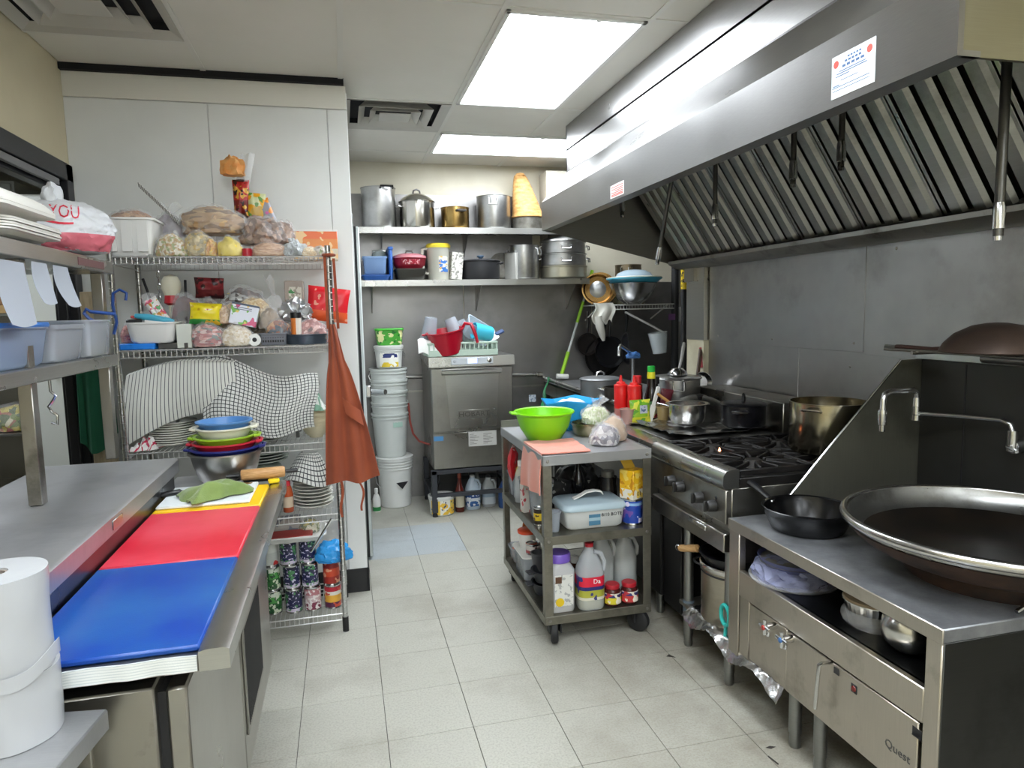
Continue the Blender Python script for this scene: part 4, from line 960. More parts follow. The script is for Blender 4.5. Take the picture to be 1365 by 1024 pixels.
# ================================================================ BACK: shelves, dishwasher, dish table
us = T('wall_shelf', 'upper stainless wall shelf holding the row of stock pots', 'wall shelf', (.87, 5.33, 2.13))
P(us, 'board', G().prism([(-.15, .0), (.165, 0), (.165, -.02), (-.147, -.02), (-.147, -.045), (-.15, -.045)], 'x', -.72, .92), STEEL, 0)
for x in (-.55, .1, .75): P(us, 'bracket', G().prism([(.165, -.001), (-.1, -.021), (.14, -.2), (.165, -.2)], 'x', x-.002, x+.002), STEELD, 0)
ls = T('wall_shelf', 'lower stainless wall shelf holding pans, a pitcher and steamers', 'wall shelf', (1.03, 5.33, 1.742))
P(ls, 'board', G().prism([(-.15, .0), (.165, 0), (.165, -.02), (-.147, -.02), (-.147, -.045), (-.15, -.045)], 'x', -.9, .9), STEEL, 0)
for x in (-.8, .03, .80): P(ls, 'bracket', G().prism([(.165, -.021), (-.12, -.021), (.14, -.24), (.165, -.24)], 'x', x-.002, x+.002), STEELD, 0)
dw = T('dishwasher', 'stainless undercounter dishwasher raised on a dark stand', 'dishwasher', (.90, 4.86, 0))
DS = steel('dishwasher_steel', '9f9e99', .3, (40, 1, 1), .1, '858480', 5, .5, .9)
P(dw, 'cabinet', G().box(-.30, .30, .02, .56, .35, 1.15, .006), DS)
P(dw, 'top_panel', G().prism([(-.01, 1.105), (-.005, 1.175), (.56, 1.178), (.56, 1.145), (.02, 1.105)], 'x', -.315, .315), STEEL)
cp = P(dw, 'control_panel', G().box(-.155, .155, -.016, -.004, 1.115, 1.168, .008), mat('panel_grey', 'c3c9cd', .35))
P(cp, 'display', G().box(-.035, .035, -.0185, -.0158, 1.124, 1.160, .001), emit('lcd_blue', '5563b8', .9))
P(cp, 'button', G().lathe([(0, .004), (.014, .003), (.018, 0)], 18).tf(0, Matrix.Translation((.125, -.016, 1.142)) @ Matrix.Rotation(PI/2, 4, 'X')), CHROME)
P(cp, 'button', G().lathe([(0, .004), (.009, .003), (.012, 0)], 18).tf(0, Matrix.Translation((-.13, -.016, 1.142)) @ Matrix.Rotation(PI/2, 4, 'X')), mat('panel_grey2', 'a9afb4', .35))
d = P(dw, 'door', G().box(-.30, .30, 0, .02, .628, 1.095, .006), DS)
P(d, 'door_handle', G().prism([(0, 1.085), (-.03, 1.075), (-.03, 1.055), (-.022, 1.055), (-.02, 1.065), (0, 1.045)], 'x', -.225, .215), STEEL)
P(d, 'inset_panel', G().prism([(-.20, 1.04), (.195, 1.04), (.17, .655), (-.17, .655)], 'y', -.004, .001), STEEL, 0)
pl = P(d, 'name_plate', G().box(-.115, .125, -.008, -.0035, .722, .784, .002), DS)
txt(dw, 'HOBART', .052, TM((.005, -.0085, .752), PI/2), mat('plate_dark', '62605d', .4, .6), sx=1.12, ext=.0012)
P(dw, 'lower_panel', G().box(-.30, .30, .01, .02, .355, .62, .004), DS)
lb = P(dw, 'data_label', G().box(-.04, .17, .0085, .01, .51, .62), mat('label_silver', 'bdbcb8', .4))
g = G()
for k in range(14):
    x0 = -.03+(.10 if k % 2 else 0); z = .60-.012*(k//2); g.box(x0, x0+.03+.05*((k*37 % 10)/10), .0078, .0084, z-.002, z+.002)
P(lb, 'print', g, mat('label_print', '77746f', .6))
P(dw, 'blue_sticker', G().box(-.295, -.225, .0088, .0098, .566, .60), mat('sticker_blue', '4a86b8', .5))
sd = mat('stand_dark_grey', '3b3d42', .45, .4)
stn = T('equipment_stand', 'dark grey steel stand holding the dishwasher off the floor', 'stand', (.90, 4.86, 0))
for x in (-.30, .30):
    for y in (.03, .53): 
        l = P(stn, 'leg', G().box(x-.02, x+.02, y-.02, y+.02, .03, .345, .003), sd); P(l, 'foot', G().lathe([(0, 0), (.02, 0), (.02, .02), (.01, .03), (0, .03)], 12, (x, y, 0)), INK)
P(stn, 'rail', G().box(-.28, .28, .015, .045, .14, .17, .002), sd); P(stn, 'rail', G().box(-.28, .28, .515, .545, .14, .17, .002), sd)
for x in (-.3, .3): P(stn, 'rail', G().box(x-.015, x+.015, .05, .51, .14, .17, .002), sd)
P(stn, 'top_rail', G().box(-.32, .32, .01, .04, .315, .348, .002), sd); P(stn, 'top_rail', G().box(-.32, .32, .52, .55, .315, .348, .002), sd)
t = T('water_hose', 'thin red hose curving from the wall to the dishwasher side', 'hose', (0, 0, 0))
P(t, 'hose', G().tube([(.47, 5.30, .80), (.475, 5.28, .66), (.49, 5.22, .57), (.53, 5.15, .52), (.60, 5.10, .50)], .008, 8), mat('hose_red', '8c3a30', .45))
t = T('water_pipe', 'horizontal galvanised pipe along the back wall behind the dishwasher', 'pipe', (0, 0, 0))
P(t, 'pipe', G().tube([(.40, 5.47, .99), (1.60, 5.47, .96)], .014, 10), steel('pipe_steel3', '9b9a97', .3))
P(t, 'coupling', G().tube([(1.56, 5.47, .961), (1.61, 5.47, .96)], .02, 10), STEELD)
ONE('wall_sticker', 'small pale notice stuck on the steel back wall', 'sticker', G().box(-.03, .03, -.0015, 0, -.03, .03), printed('notice_print', [(0, 'c3cdd6')], 2, [('7f93a8', 60, .56)]), (1.525, YB-.0065, .76))
dt = T('dish_table', 'stainless dish table running along the far right wall to the corner', 'dish table', (1.62, 3.80, 0))
P(dt, 'top', G().box(0, .66, 0, 1.65, .885, .905, .004), STEELT)
P(dt, 'raised_rim', G().tube([(.02, -.01, .915), (-.01, .0, .92), (-.01, 1.64, .935)], .016, 12), STEEL)
P(dt, 'apron', G().box(0, .02, 0, 1.65, .80, .90, .002).box(0, .66, 0, .02, .80, .90, .002), STEELD)
P(dt, 'lower_shelf', G().box(.03, .64, .04, 1.6, .25, .27, .002), STEELD)
legs(dt, ((.05, .06), (.62, .06), (.05, 1.58), (.62, 1.58)), .80)
# ================================================================ THINGS ON THE BACK SHELVES
ZU, ZL_, YS = 2.1305, 1.7425, 5.33
def hpad(t, z, y, m, x=0):
    return P(t, 'handle', G().tube([(x-.045, y, z), (x-.045, y-.03, z+.01), (x+.045, y-.03, z+.01), (x+.045, y, z)], .008, 8), m)
t = pot('stock_pot', 'tall dull aluminium stock pot with a black handle grip, far left of the upper shelf', 'stock pot', (.305, YS, ZU), .128, .30, ALU, rz=0, handles=None)
hpad(t, .285, -.125, BLACK, .055)
t = pot('stock_pot', 'shiny ribbed steel pot with domed lid and loop knob on the upper shelf', 'stock pot', (.593, YS, ZU), .132, .20, steel('ribbed_pot', 'c4c1ba', .15, (12, 12, 1), .06), handles='loop', hm=POLI, lid=(POLI, .06, mat('dark_knob', '4a4745', .3, .5)), rz=.2)
t = pot('cooking_pot', 'small brass-stained cooking pot between two larger pots on the upper shelf', 'pot', (.885, YS, ZU), .108, .165, steel('brassy_pot', 'a68a55', .25, (1, 1, 8), .1, '6b4a2a', 5, .45, .75), handles='lug', hm=mat('dark_knob', '4a4745', .3, .5), rz=PI/2+.2)
t = pot('stock_pot', 'tall pale aluminium stock pot with drop handles, right of the brassy pot', 'stock pot', (1.192, YS, ZU), .132, .255, ALU, handles='drop', hm=ALU, rz=-PI/2-.25, hz=.9)
t = pot('cooking_pot', 'low dark roasting pot under the woven basket at the right end of the upper shelf', 'pot', (1.47, YS, ZU), .12, .09, GREYM)
WOV = mat('woven_bamboo', 'd0a468', .7, var='a97a40', vscale=16, bump=.6, bscale=60, sc=(1, 1, 3))
t = T('woven_basket', 'tall woven bamboo basket cone standing in the low pot', 'basket', (1.475, YS+.01, ZU+.088))
def weave(u, v):
    a = 2*PI*u; r = .125*(1-v)**.8+.045*(1-(1-v)**.8); wv = .003*math.sin(u*2*PI*28+PI*round(v*22))
    return ((r+wv)*math.cos(a)-.06*v, (r*.75+wv)*math.sin(a), .02+.315*v+.004*math.sin(u*44))
P(t, 'body', G().sheet(112, 24, weave, .004), WOV)
P(t, 'rim', G().tube([(.127*math.cos(a), .096*math.sin(a), .018) for a in [2*PI*k/28 for k in range(28)]], .008, 8, True), WOV)
P(t, 'cap', G().lathe([(0, .03), (.03, .022), (.047, 0)], 24, (-.06, 0, .332)), WOV)
ONE('white_carton', 'pale crate behind the hood corner above the upper shelf', 'carton', G().box(-.09, .09, -.1, .1, 0, .46, .006), mat('pale_carton', 'b9b4a6', .7), (1.70, 5.37, ZU))
# lower shelf
BLUP = mat('blue_plastic', '2f62b0', .35); CLB = clear('clear_blue', '9fc0ea', .45, .15)
t = T('plastic_container', 'blue-tinted clear box lying at the far left of the lower shelf', 'container', (.255, 5.30, ZL_+.045)); P(t, 'body', tub(.17, .2, .125, .02, .9), CLB); P(t, 'lid', G().loft([rr(.182, .21, .025, .124), rr(.182, .21, .025, .132)]), CLB)
ONE('blue_tray', 'dark blue shallow plastic tray under the clear box', 'tray', tub(.20, .25, .04, .02, .9), BLUP, (.262, 5.31, ZL_))
t = T('box_cover', 'bright blue plastic lid standing on edge beside the clear box', 'lid', (.372, 5.33, ZL_)); P(t, 'panel', G().box(-.014, .014, -.11, .11, 0, .245, .01), BLUP); P(t, 'ridge', G().box(-.019, .019, -.115, .115, .225, .25, .006), BLUP)
t = T('glass_jar', 'clear glass jar with wire clip standing behind the blue box', 'jar', (.30, 5.40, ZL_)); P(t, 'body', G().lathe([(0, 0), (.055, 0), (.06, .01), (.06, .20), (.05, .215), (.05, .225), (.046, .225), (.056, .2), (.056, .01), (0, .006)], 24), GLASS); P(t, 'lid', G().lathe([(.054, .226), (.054, .238), (0, .245)], 24), GLASS); P(t, 'wire_clip', G().tube([(-.055, -.03, .2), (-.05, -.056, .225), (0, -.06, .235), (.05, -.056, .225), (.055, -.03, .2)], .003, 6), CHROME)
ONE('baking_tin', 'dark grey rectangular baking tin under the red casserole', 'baking tin', tub(.225, .26, .085, .02, .9), mat('dark_tin', '45443f', .4, .6), (.52, 5.32, ZL_))
t = T('casserole', 'round red casserole with faded white print and lid', 'casserole', (.52, 5.32, ZL_+.086))
cb = G().lathe([(0, 0), (.09, 0), (.118, .03), (.125, .075), (.13, .08), (.125, .09), (0, .094)], 36)
P(t, 'body', cb, mat('red_enamel', 'a32336', .35, var='8c1d2e')); P(t, 'lid', G().lathe([(.131, .082), (.128, .098), (.08, .115), (0, .12)], 36), mat('pink_lid', 'c97f86', .4)); P(t, 'knob', G().tube([(-.03, 0, .118), (-.02, 0, .138), (.02, 0, .138), (.03, 0, .118)], .006, 8), GREYM)
P(t, 'faded_print', G().sheet(14, 4, lambda u, v: ((.1235+.008*v)*math.sin(-.55+1.1*u), -(.1235+.008*v)*math.cos(-.55+1.1*u), .032+.036*v), .0004), printed('faded_script', [(0, 'a32336')], 2, [('d9a6aa', 70, .55)]))
t = T('pitcher', 'cloudy plastic pitcher with yellow lid and blue flower print', 'pitcher', (.742, 5.31, ZL_))
pb = G().lathe([(0, 0), (.075, 0), (.082, .008), (.088, .245), (.092, .25), (.088, .25), (.084, .24), (.078, .01), (0, .005)], 28)
P(t, 'body', pb, clear('pitcher_plastic', 'd8d6c8', .12, .3)); P(t, 'lid', G().lathe([(.093, .245), (.095, .265), (.085, .278), (0, .282)], 28), mat('yellow_lid', 'e8d23c', .35))
P(t, 'handle', G().tube([(-.085, -.02, .24), (-.125, -.02, .235), (-.13, -.02, .15), (-.115, -.02, .06), (-.082, -.02, .05)], .011, 8), clear('pitcher_plastic', 'd8d6c8', .12, .3))
P(t, 'flower_print', G().sheet(8, 8, lambda u, v: ((.0855+.001*v)*math.sin(-.1+.9*u), -(.0855+.001*v)*math.cos(-.1+.9*u), .06+.12*v), .0005), printed('flower_print', [(0, 'd5d2c4')], 2, [('3c6fb5', 30, .52), ('e3a832', 36, .6)]))
ONE('product_box', 'white printed box standing beside the pitcher', 'box', G().box(-.045, .045, -.06, .06, 0, .205, .002).rot('Y', .1), printed('box_print', [(0, 'cfcdc4')], 2, [('8b8982', 55, .56)]), (.86, 5.30, ZL_+.005), .1)
t = pot('cooking_pot', 'large matt black pot with flat lid and blue-grey knob', 'pot', (1.075, 5.32, ZL_), .148, .14, mat('matt_black_pot', '2d2d2f', .5, .3), handles='loop', hm=BLACK, lid=(mat('matt_black_pot', '2d2d2f', .5, .3), .014, None), rz=-.5, hz=.85)
P(t, 'knob', G().lathe([(.012, .162), (.014, .172), (.028, .18), (.028, .19), (0, .194)], 18), mat('blue_grey_knob', '56708c', .3))
ONE('pan_lid', 'dark flat pan lid leaning at the wall behind the black pot', 'lid', G().lathe([(0, 0), (.1, 0), (.105, .005), (.09, .012), (0, .02)], 32).rot('X', 1.35), GREYM, (1.27, 5.41, ZL_+.12))
t = pot('stock_pot', 'pale aluminium stock pot with side handle, middle right of the lower shelf', 'stock pot', (1.425, 5.31, ZL_), .118, .265, ALU, handles='drop', hm=ALU, rz=-.7, hz=.9)
t = T('cutting_mat', 'thin pale board standing between the black pot and the aluminium pot', 'board', (1.315, 5.31, ZL_), .25); P(t, 'board', G().box(-.012, .012, -.1, .08, 0, .215, .003), mat('pale_board', 'aaa9a3', .5)); P(t, 'edge_band', G().box(-.0125, .0125, -.101, .081, .205, .216, .002), ALU)
STM = ALU
t = T('steamer_stack', 'bottom tier of the aluminium steamer stack at the right end', 'steamer', (1.757, 5.315, ZL_)); P(t, 'body', G().lathe([(0, 0), (.17, 0), (.185, .012), (.186, .09), (.192, .094), (.192, .102), (.18, .102), (.18, .015), (0, .008)], 40), mat('stained_alu', 'a39f8e', .35, .9, 'b5b0a0', 6))
t2 = []
for k, (z, r, lab) in enumerate(((.103, .182, 'middle tier of the aluminium steamer stack with bent handles'), (.20, .178, 'upper tier of the aluminium steamer stack under its lid'))):
    q = T('steamer_tier', lab, 'steamer', (1.757, 5.315, ZL_+z), -.2)
    P(q, 'body', G().lathe([(0, 0), (r-.01, 0), (r, .004), (r, .085), (r+.007, .088), (r+.007, .095), (r-.006, .095), (r-.006, .006), (0, .004)], 40), STM)
    for a in (-PI/2, 0, PI):
        P(q, 'handle', G().tube([(-.04, -r, .06), (-.04, -r-.025, .055), (-.035, -r-.028, .03), (.035, -r-.028, .03), (.04, -r-.025, .055), (.04, -r, .06)], .005, 8).rot('Z', a+PI/2), CHROME)
ld = P(q, 'lid', G().lathe([(.19, .096), (.188, .104), (.14, .126), (.06, .141), (0, .144)], 40), STM); P(ld, 'knob', G().lathe([(.012, .142), (.02, .156), (0, .162)], 16), BLACK)

# ---------------------------------------------------------------- dishwasher top
t = T('dish_rack', 'pale mint plastic dish rack on top of the dishwasher', 'dish rack', (.838, 4.99, 1.179))
RKM = mat('mint_rack', 'b7cabb', .45)
g = G()
for y in (-.13, .13):
    g.box(-.25, .25, y-.008, y+.008, 0, .045, .003); g.box(-.25, .25, y-.008, y+.008, .085, .10, .003)
    for k in range(16): x = -.245+.49*k/15; g.box(x-.005, x+.005, y-.006, y+.006, .045, .085)
for x in (-.25, .25):
    g.box(x-.008, x+.008, -.13, .13, 0, .045, .003); g.box(x-.008, x+.008, -.13, .13, .085, .10, .003)
    for k in range(8): y = -.12+.24*k/7; g.box(x-.006, x+.006, y-.005, y+.005, .045, .085)
P(t, 'frame', g, RKM, kind='stuff'); P(t, 'floor', G().box(-.245, .245, -.125, .125, .002, .01), RKM)
t = T('strainer_bowl', 'tilted dark red plastic strainer bowl with a loop handle', 'bowl', (.745, 4.845, 1.186), 0, rot=(.10, -.17, 0))
RB = mat('crimson_plastic', 'b00f28', .3)
P(t, 'body', G().lathe([(0, 0), (.085, 0), (.095, .006), (.135, .165), (.142, .168), (.142, .176), (.13, .176), (.09, .01), (0, .006)], 36).move(0, .08, 0), RB)
P(t, 'handle', G().tube([(.125, .06, .165), (.15, .05, .20), (.19, .03, .19), (.205, .02, .12), (.21, .01, .05)], [.012, .013, .014, .013, .010], 8), RB)
P(t, 'spout', G().lathe([(0, 0), (.02, 0), (.026, .01)], 10, (-.145, .08, .165)), RB)
def cup(label, loc, rot, r, h, m, cat='cup'):
    t = T('plastic_cup', label, cat, loc, 0, rot=rot); P(t, 'body', G().lathe([(0, 0), (r*.72, 0), (r*.75, .004), (r, h-.008), (r+.004, h-.006), (r+.004, h), (r-.002, h), (r*.72, .006), (0, .005)], 24), m); return t
cup('tall cloudy plastic beaker upside down at the left of the dish rack', (.632, 5.0, 1.46), (PI+.12, .15, 0), .06, .165, CLOUDY)
cup('second cloudy beaker leaning right in the dish rack', (.77, 5.01, 1.45), (PI-.1, -.35, 0), .058, .135, CLOUDY)
cup('third cloudy beaker lying behind the cyan jug', (.85, 5.05, 1.42), (PI+.2, -.6, 0), .055, .13, CLOUDY)
t = T('plastic_container', 'large clear plastic box tipped over at the back of the dish rack', 'container', (.955, 5.08, 1.30), 0, rot=(.5, .55, .1)); P(t, 'body', tub(.23, .15, .12, .025, .88), clear('clear_box', 'e2ebf2', .5, .15))
t = T('jug', 'bright cyan clear plastic jug lying among the cups', 'jug', (1.015, 4.96, 1.34), 0, rot=(0, -1.35, .2)); P(t, 'body', G().lathe([(0, -.06), (.05, -.06), (.056, -.05), (.062, .085), (.058, .085), (.052, -.05), (0, -.055)], 24), clear('cyan_plastic', '58d4ee', .25, .15))
t = T('dustpan', 'white plastic scoop with navy grip sticking out of the rack', 'scoop', (1.085, 4.99, 1.30), 0, rot=(.5, -.42, .15)); P(t, 'blade', G().loft([rr(.10, .09, .02, 0, cx=-.02), rr(.12, .10, .02, .012, cx=-.02)]), WHITEP); P(t, 'grip', G().box(.03, .10, -.02, .02, .004, .022, .006), mat('navy_grip', '3a4c74', .4))
t.name = 'scoop'
ONE('paper_towel', 'white paper lining hanging over the left of the dish rack', 'paper', G().sheet(10, 8, lambda u, v: (-.07+.14*u, -.02-.03*v, .02-.1*v*v+.01*math.sin(u*8)), .001), WHITEP, (.585, 4.905, 1.285))
# ---------------------------------------------------------------- buckets
BKW = mat('bucket_white', 'd9dad6', .4); BKT = clear('bucket_translucent', 'd2d6d2', .06, .35)
def bucket(label, loc, r, h, m, rings=(.80, .86, .92), n=36, rb=.86):
    t = T('bucket', label, 'bucket', loc); p = [(0, 0), (r*rb-.006, 0), (r*rb, .006)]
    for q in rings: rr_ = r*(rb+(1-rb)*q); p += [(rr_, h*q-.006), (rr_+.006, h*q-.005), (rr_+.006, h*q+.002), (rr_, h*q+.003)]
    p += [(r, h-.014), (r+.007, h-.013), (r+.007, h), (r-.004, h), (r*rb-.004, .01), (0, .008)]
    P(t, 'body', G().lathe(p, n), m); return t
b = bucket('white plastic bucket with black hazard mark on the floor, bottom of the bucket pile', (.345, 5.31, 0), .137, .38, BKW)
P(b, 'lid', G().lathe([(.145, .38), (.147, .39), (.135, .396), (0, .397)], 36), BKW)
P(b, 'bail_handle', G().tube([(-.140, 0, .34), (-.15, -.03, .25), (-.145, -.07, .2), (-.12, -.09, .17)], .003, 6), CHROME)
P(b, 'hazard_mark', G().prism([(-.05, 0), (.05, 0), (0, -.055)], 'y', 0, .001).move(0, -.001, 0), INK, label='black triangular hazard mark').matrix_local = Matrix.Translation((.045, -.123, .205)) @ Matrix.Rotation(.36, 4, 'Z')
P(b, 'hazard_mark', G().prism([(-.05, 0), (-.008, -.05), (-.014, -.055), (-.056, -.004)], 'y', 0, .001), BKW).matrix_local = Matrix.Translation((.045, -.1245, .205)) @ Matrix.Rotation(.36, 4, 'Z')
zz = .398
for k in range(5):
    lab = ['translucent bucket with a mint label, lowest of the five nested together', 'second of the five nested translucent buckets, counting up', 'third of the five nested translucent buckets, counting up', 'fourth of the five nested translucent buckets, counting up', 'topmost of the five nested translucent buckets, below the mayonnaise tub'][k]
    b = bucket(lab, (.325+.002*(k % 2), 5.31, zz+k*.0865), .138, .335, BKT, (.9,), 36, .82)
    if k == 0: P(b, 'label', G().sheet(8, 2, lambda u, v: (.1335*math.sin(.1+.6*u), -.1335*math.cos(.1+.6*u), .235+.06*v), .0005), mat('mint_label', 'a9c8bb', .5))
    if k in (4,): P(b, 'bail_handle', G().tube([(-.137, 0, .3), (-.15, -.03, .28), (-.14, -.07, .25)], .003, 6), WHITEP)
zt = zz+4*.0865+.335
b = bucket('white tub with yellow and navy label on top of the nested buckets', (.335, 5.31, zt), .105, .16, BKW, (.85,), 32, .9)
P(b, 'lid', G().lathe([(.11, .155), (.114, .158), (.114, .172), (.104, .176), (0, .176)], 32), BKW)
P(b, 'label', G().sheet(12, 4, lambda u, v: (.1025*math.sin(-.8+1.5*u), -.1025*math.cos(-.8+1.5*u), .015+.115*v), .0006), printed('mayo_print', [(0, 'e8c93c'), (.3, 'f0eee4'), (.6, '26356e'), (.88, 'e9e7de')], 2, [('f4f2ea', 22, .55)]))
P(b, 'bail_handle', G().tube([(.104, -.02, .13), (.118, -.03, .10), (.11, -.05, .07)], .003, 6), CHROME)
t = T('plastic_tub', 'square green margarine tub topping the bucket pile', 'tub', (.342, 5.31, zt+.177))
P(t, 'body', tub(.20, .18, .115, .03, .92), printed('green_tub_print', [(0, '4fae3c')], 2, [('e9e7a8', 20, .58), ('1f7a2e', 26, .6)]))
P(t, 'lid', G().loft([rr(.215, .195, .035, .112), rr(.22, .2, .037, .118), rr(.212, .192, .034, .128)]), mat('green_lid', '3fae2c', .35))
# ---------------------------------------------------------------- under the dishwasher
def bottle(name, label, cat, loc, prof, m, capm=None, cap=None, labm=None, lab=None, n=24, rz=0, sq=1.0, group=None):
    """round bottle; cap=(r,z0,z1); lab=(r,z0,z1,a0,a1)"""
    t = T(name, label, cat, loc, rz, group)
    g = G().lathe(prof, n)
    if sq != 1: g.v = [(x, y*sq, z) for x, y, z in g.v]
    P(t, 'body', g, m)
    if cap: P(t, 'cap', G().lathe([(0, cap[1]), (cap[0], cap[1]), (cap[0], cap[2]-.003), (cap[0]-.003, cap[2]), (0, cap[2])], 20), capm)
    if lab:
        r, z0, z1, a0, a1 = lab
        P(t, 'label', G().sheet(14, 3, lambda u, v: (r*math.sin(a0+(a1-a0)*u), -r*sq*math.cos(a0+(a1-a0)*u), z0+(z1-z0)*v), .0006), labm)
    return t
def bprof(r, h, nr, nh, sh=.75, wall=0):
    return [(0, 0), (r*.9, 0), (r, r*.12), (r, h*sh*.82), (r*.92, h*sh*.92), (nr*1.5, h*sh+.02), (nr, h-nh), (nr, h), (0, h)]
t = bucket('white tub with yellow label on the floor under the dishwasher', (.66, 4.96, 0), .095, .145, BKW, (.85,), 32, .92)
P(t, 'label', G().sheet(12, 4, lambda u, v: (.094*math.sin(-1.1+2.2*u), -.094*math.cos(-1.1+2.2*u), .012+.105*v), .0006), printed('yellow_tub_print', [(0, 'e9c64a'), (.35, 'e9e7dc'), (.8, 'e0c45a')], 0, [('e6b93a', 20, .5), ('34486e', 40, .66)]))
bottle('sauce_bottle', 'tall brown sauce bottle with cream label under the dishwasher', 'bottle', (.797, 4.965, 0), bprof(.035, .30, .013, .05, .62), mat('brown_sauce', '5a2017', .15), mat('brown_cap', '8a3a22', .4), (.015, .26, .31), mat('cream_label', 'cfc8b4', .5), (.0356, .04, .14, -1.2, 1.2))
def jug(label, loc, r, h, m, labm, capm, rz=0, liquid=None, lz=.5, lh=(.1, .55), capr=.019, name='jug'):
    t = T(name, label, 'jug', loc, rz)
    R_ = [rr(r*1.9, r*1.7, r*.6, 0), rr(r*2, r*1.8, r*.6, .01), rr(r*2, r*1.8, r*.6, h*.55), rr(r*1.8, r*1.6, r*.6, h*.66), rr(r*1.15, r*1.1, r*.45, h*.82), rr(capr*2.2, capr*2.2, capr, h*.9), rr(capr*1.9, capr*1.9, capr*.9, h*.95)]
    P(t, 'body', G().loft(R_), m)
    P(t, 'handle', G().tube([(capr*.6, -capr*1.3, h*.88), (r*.75, -r*.35, h*.84), (r*1.0, -r*.5, h*.72), (r*.98, -r*.45, h*.6), (r*.75, -r*.3, h*.54)], r*.16, 8), m)
    P(t, 'cap', G().lathe([(0, h*.94), (capr, h*.94), (capr, h-.003), (capr-.003, h), (0, h)], 20), capm)
    if labm: P(t, 'label', G().loft([rr(r*2.02, r*1.83, r*.6, h*lh[0]), rr(r*2.02, r*1.83, r*.6, h*lh[1])], False, False), labm)
    if liquid: P(t, 'liquid', G().loft([rr(r*1.84, r*1.64, r*.6, .004), rr(r*1.94, r*1.74, r*.6, .012), rr(r*1.94, r*1.74, r*.6, h*lz)]), liquid)
    return t
JUGC = clear('jug_plastic', 'e9eceb', .62, .15)
jug('blue-labelled bleach jug on the floor under the dishwasher', (.905, 5.02, 0), .055, .26, mat('jug_pale_blue', 'b5c3d0', .35), printed('bleach_print', [(0, '2f5f9e'), (.35, 'd6dde4'), (.55, '2a4f8c')], 2, [('e6eaee', 40, .58)]), WHITEP)
jug('clear jug with pale label next to the bleach under the dishwasher', (1.035, 5.05, 0), .052, .24, JUGC, printed('pale_jug_print', [(0, 'b9c0c4'), (.5, '8fa0b0')], 2), mat('dark_cap', '3d4146', .4))
jug('dark blue detergent jug behind the cart leg under the dishwasher', (1.15, 4.98, 0), .05, .23, mat('detergent_blue', '2d4f86', .35), None, WHITEP)
bottle('spray_bottle', 'small clear bottle at the back under the dishwasher', 'bottle', (.97, 5.16, 0), bprof(.032, .27, .014, .04, .7), GLASS, INK, (.016, .25, .285))
t = T('mop_bucket_base', 'dark motor box standing at the back under the dishwasher', 'machine', (.76, 5.26, 0)); P(t, 'housing', G().box(-.09, .09, -.08, .08, 0, .26, .012), mat('dark_machine', '302f2e', .5)); P(t, 'cable', G().tube([(-.08, -.085, .2), (-.12, -.1, .12), (-.05, -.12, .05), (.03, -.13, .01)], .006, 8), INK)
t.name = 'pump_box'
bottle('cleaner_bottle', 'white squeeze bottle with green base wedged behind the door frame and buckets', 'bottle', (.19, 5.16, 0), bprof(.03, .16, .012, .03, .7), WHITEP, WHITEP, (.014, .15, .18), mat('green_band', '2f8a4a', .4), (.0305, .01, .04, -1.5, 1.5))

# ================================================================ FAR CORNER
t = T('wire_shelf', 'small white wire shelf on the back wall corner by the hood', 'wire shelf', (2.30, 5.28, 1.525))
g = G()
for y in (-.18, 0, .18): g.tube([(-.34, y, 0), (.36, y, 0)], .004, 6)
g.tube([(-.34, -.18, -.035), (.36, -.18, -.035)], .004, 6)
for k in range(29):
    x = -.34+.7*k/28; g.tube([(x, .18, 0), (x, -.18, 0), (x, -.18, -.035)], .0022, 5)
P(t, 'wires', g, mat('white_wire', 'c9c9c5', .4), kind='stuff')
for x in (-.3, .3): P(t, 'bracket', G().tube([(x, .20, -.12), (x, -.12, -.005)], .006, 6), mat('white_wire', 'c9c9c5', .4))
P(t, 'post', G().tube([(.345, -.16, .30), (.345, -.16, -.62)], .03, 12), INK)
GOLD = mat('gold_pan', 'b5925a', .22, 1.0, '6d4d28', 5)
for k, (x, y, r, lab) in enumerate(((2.045, 5.30, .125, 'round gold-rimmed pan standing on edge at the left of the wire shelf'), (2.085, 5.345, .128, 'second gold-rimmed pan standing behind the first on the wire shelf'))):
    t = T('baking_pan', lab, 'baking pan', (x, y, 1.53), 0, rot=(0, 0, -.35))
    b = G().lathe([(0, 0), (r*.8, 0), (r*.86, .006), (r*.97, .035), (r+.006, .037), (r+.006, .041), (r*.95, .041), (r*.84, .01), (0, .004)], 40).rot('X', PI/2-.12)
    lo = min(v[2] for v in b.v); b.move(0, 0, -lo); P(t, 'pan', b, GOLD)
    P(t, 'inner_disc', G().lathe([(0, .002), (r*.55, .002), (r*.57, .0)], 30).rot('X', PI/2-.12).move(0, -.006, r+.0), mat('worn_alu', '9b9c9c', .3, .9))
wp_ = pot('stock_pot', 'wide steel pot at the back of the corner wire shelf', 'stock pot', (2.33, 5.34, 1.528), .14, .215, STAINP, handles=None, rim=.006)
pot('cooking_pot', 'smaller brown-stained pot stacked on the wide pot in the corner', 'pot', (2.33, 5.34, 1.745), .108, .11, steel('brown_pot', '9a8c76', .3, (1, 1, 8), .1), handles='drop', hm=CHROME, rz=-2.2)
P(wp_, 'lid', G().lathe([(0, .2155), (.15, .2155), (.152, .2162), (.15, .217), (0, .217)], 32), BLACK, label='thin black lid')
t = T('mixing_bowl', 'steel mixing bowl on the front of the corner wire shelf', 'bowl', (2.275, 5.12, 1.528))
P(t, 'bowl', G().lathe([(0, 0), (.06, 0), (.12, .04), (.165, .10), (.19, .165), (.196, .168), (.19, .172), (.16, .105), (.115, .045), (0, .005)], 40), POLI)
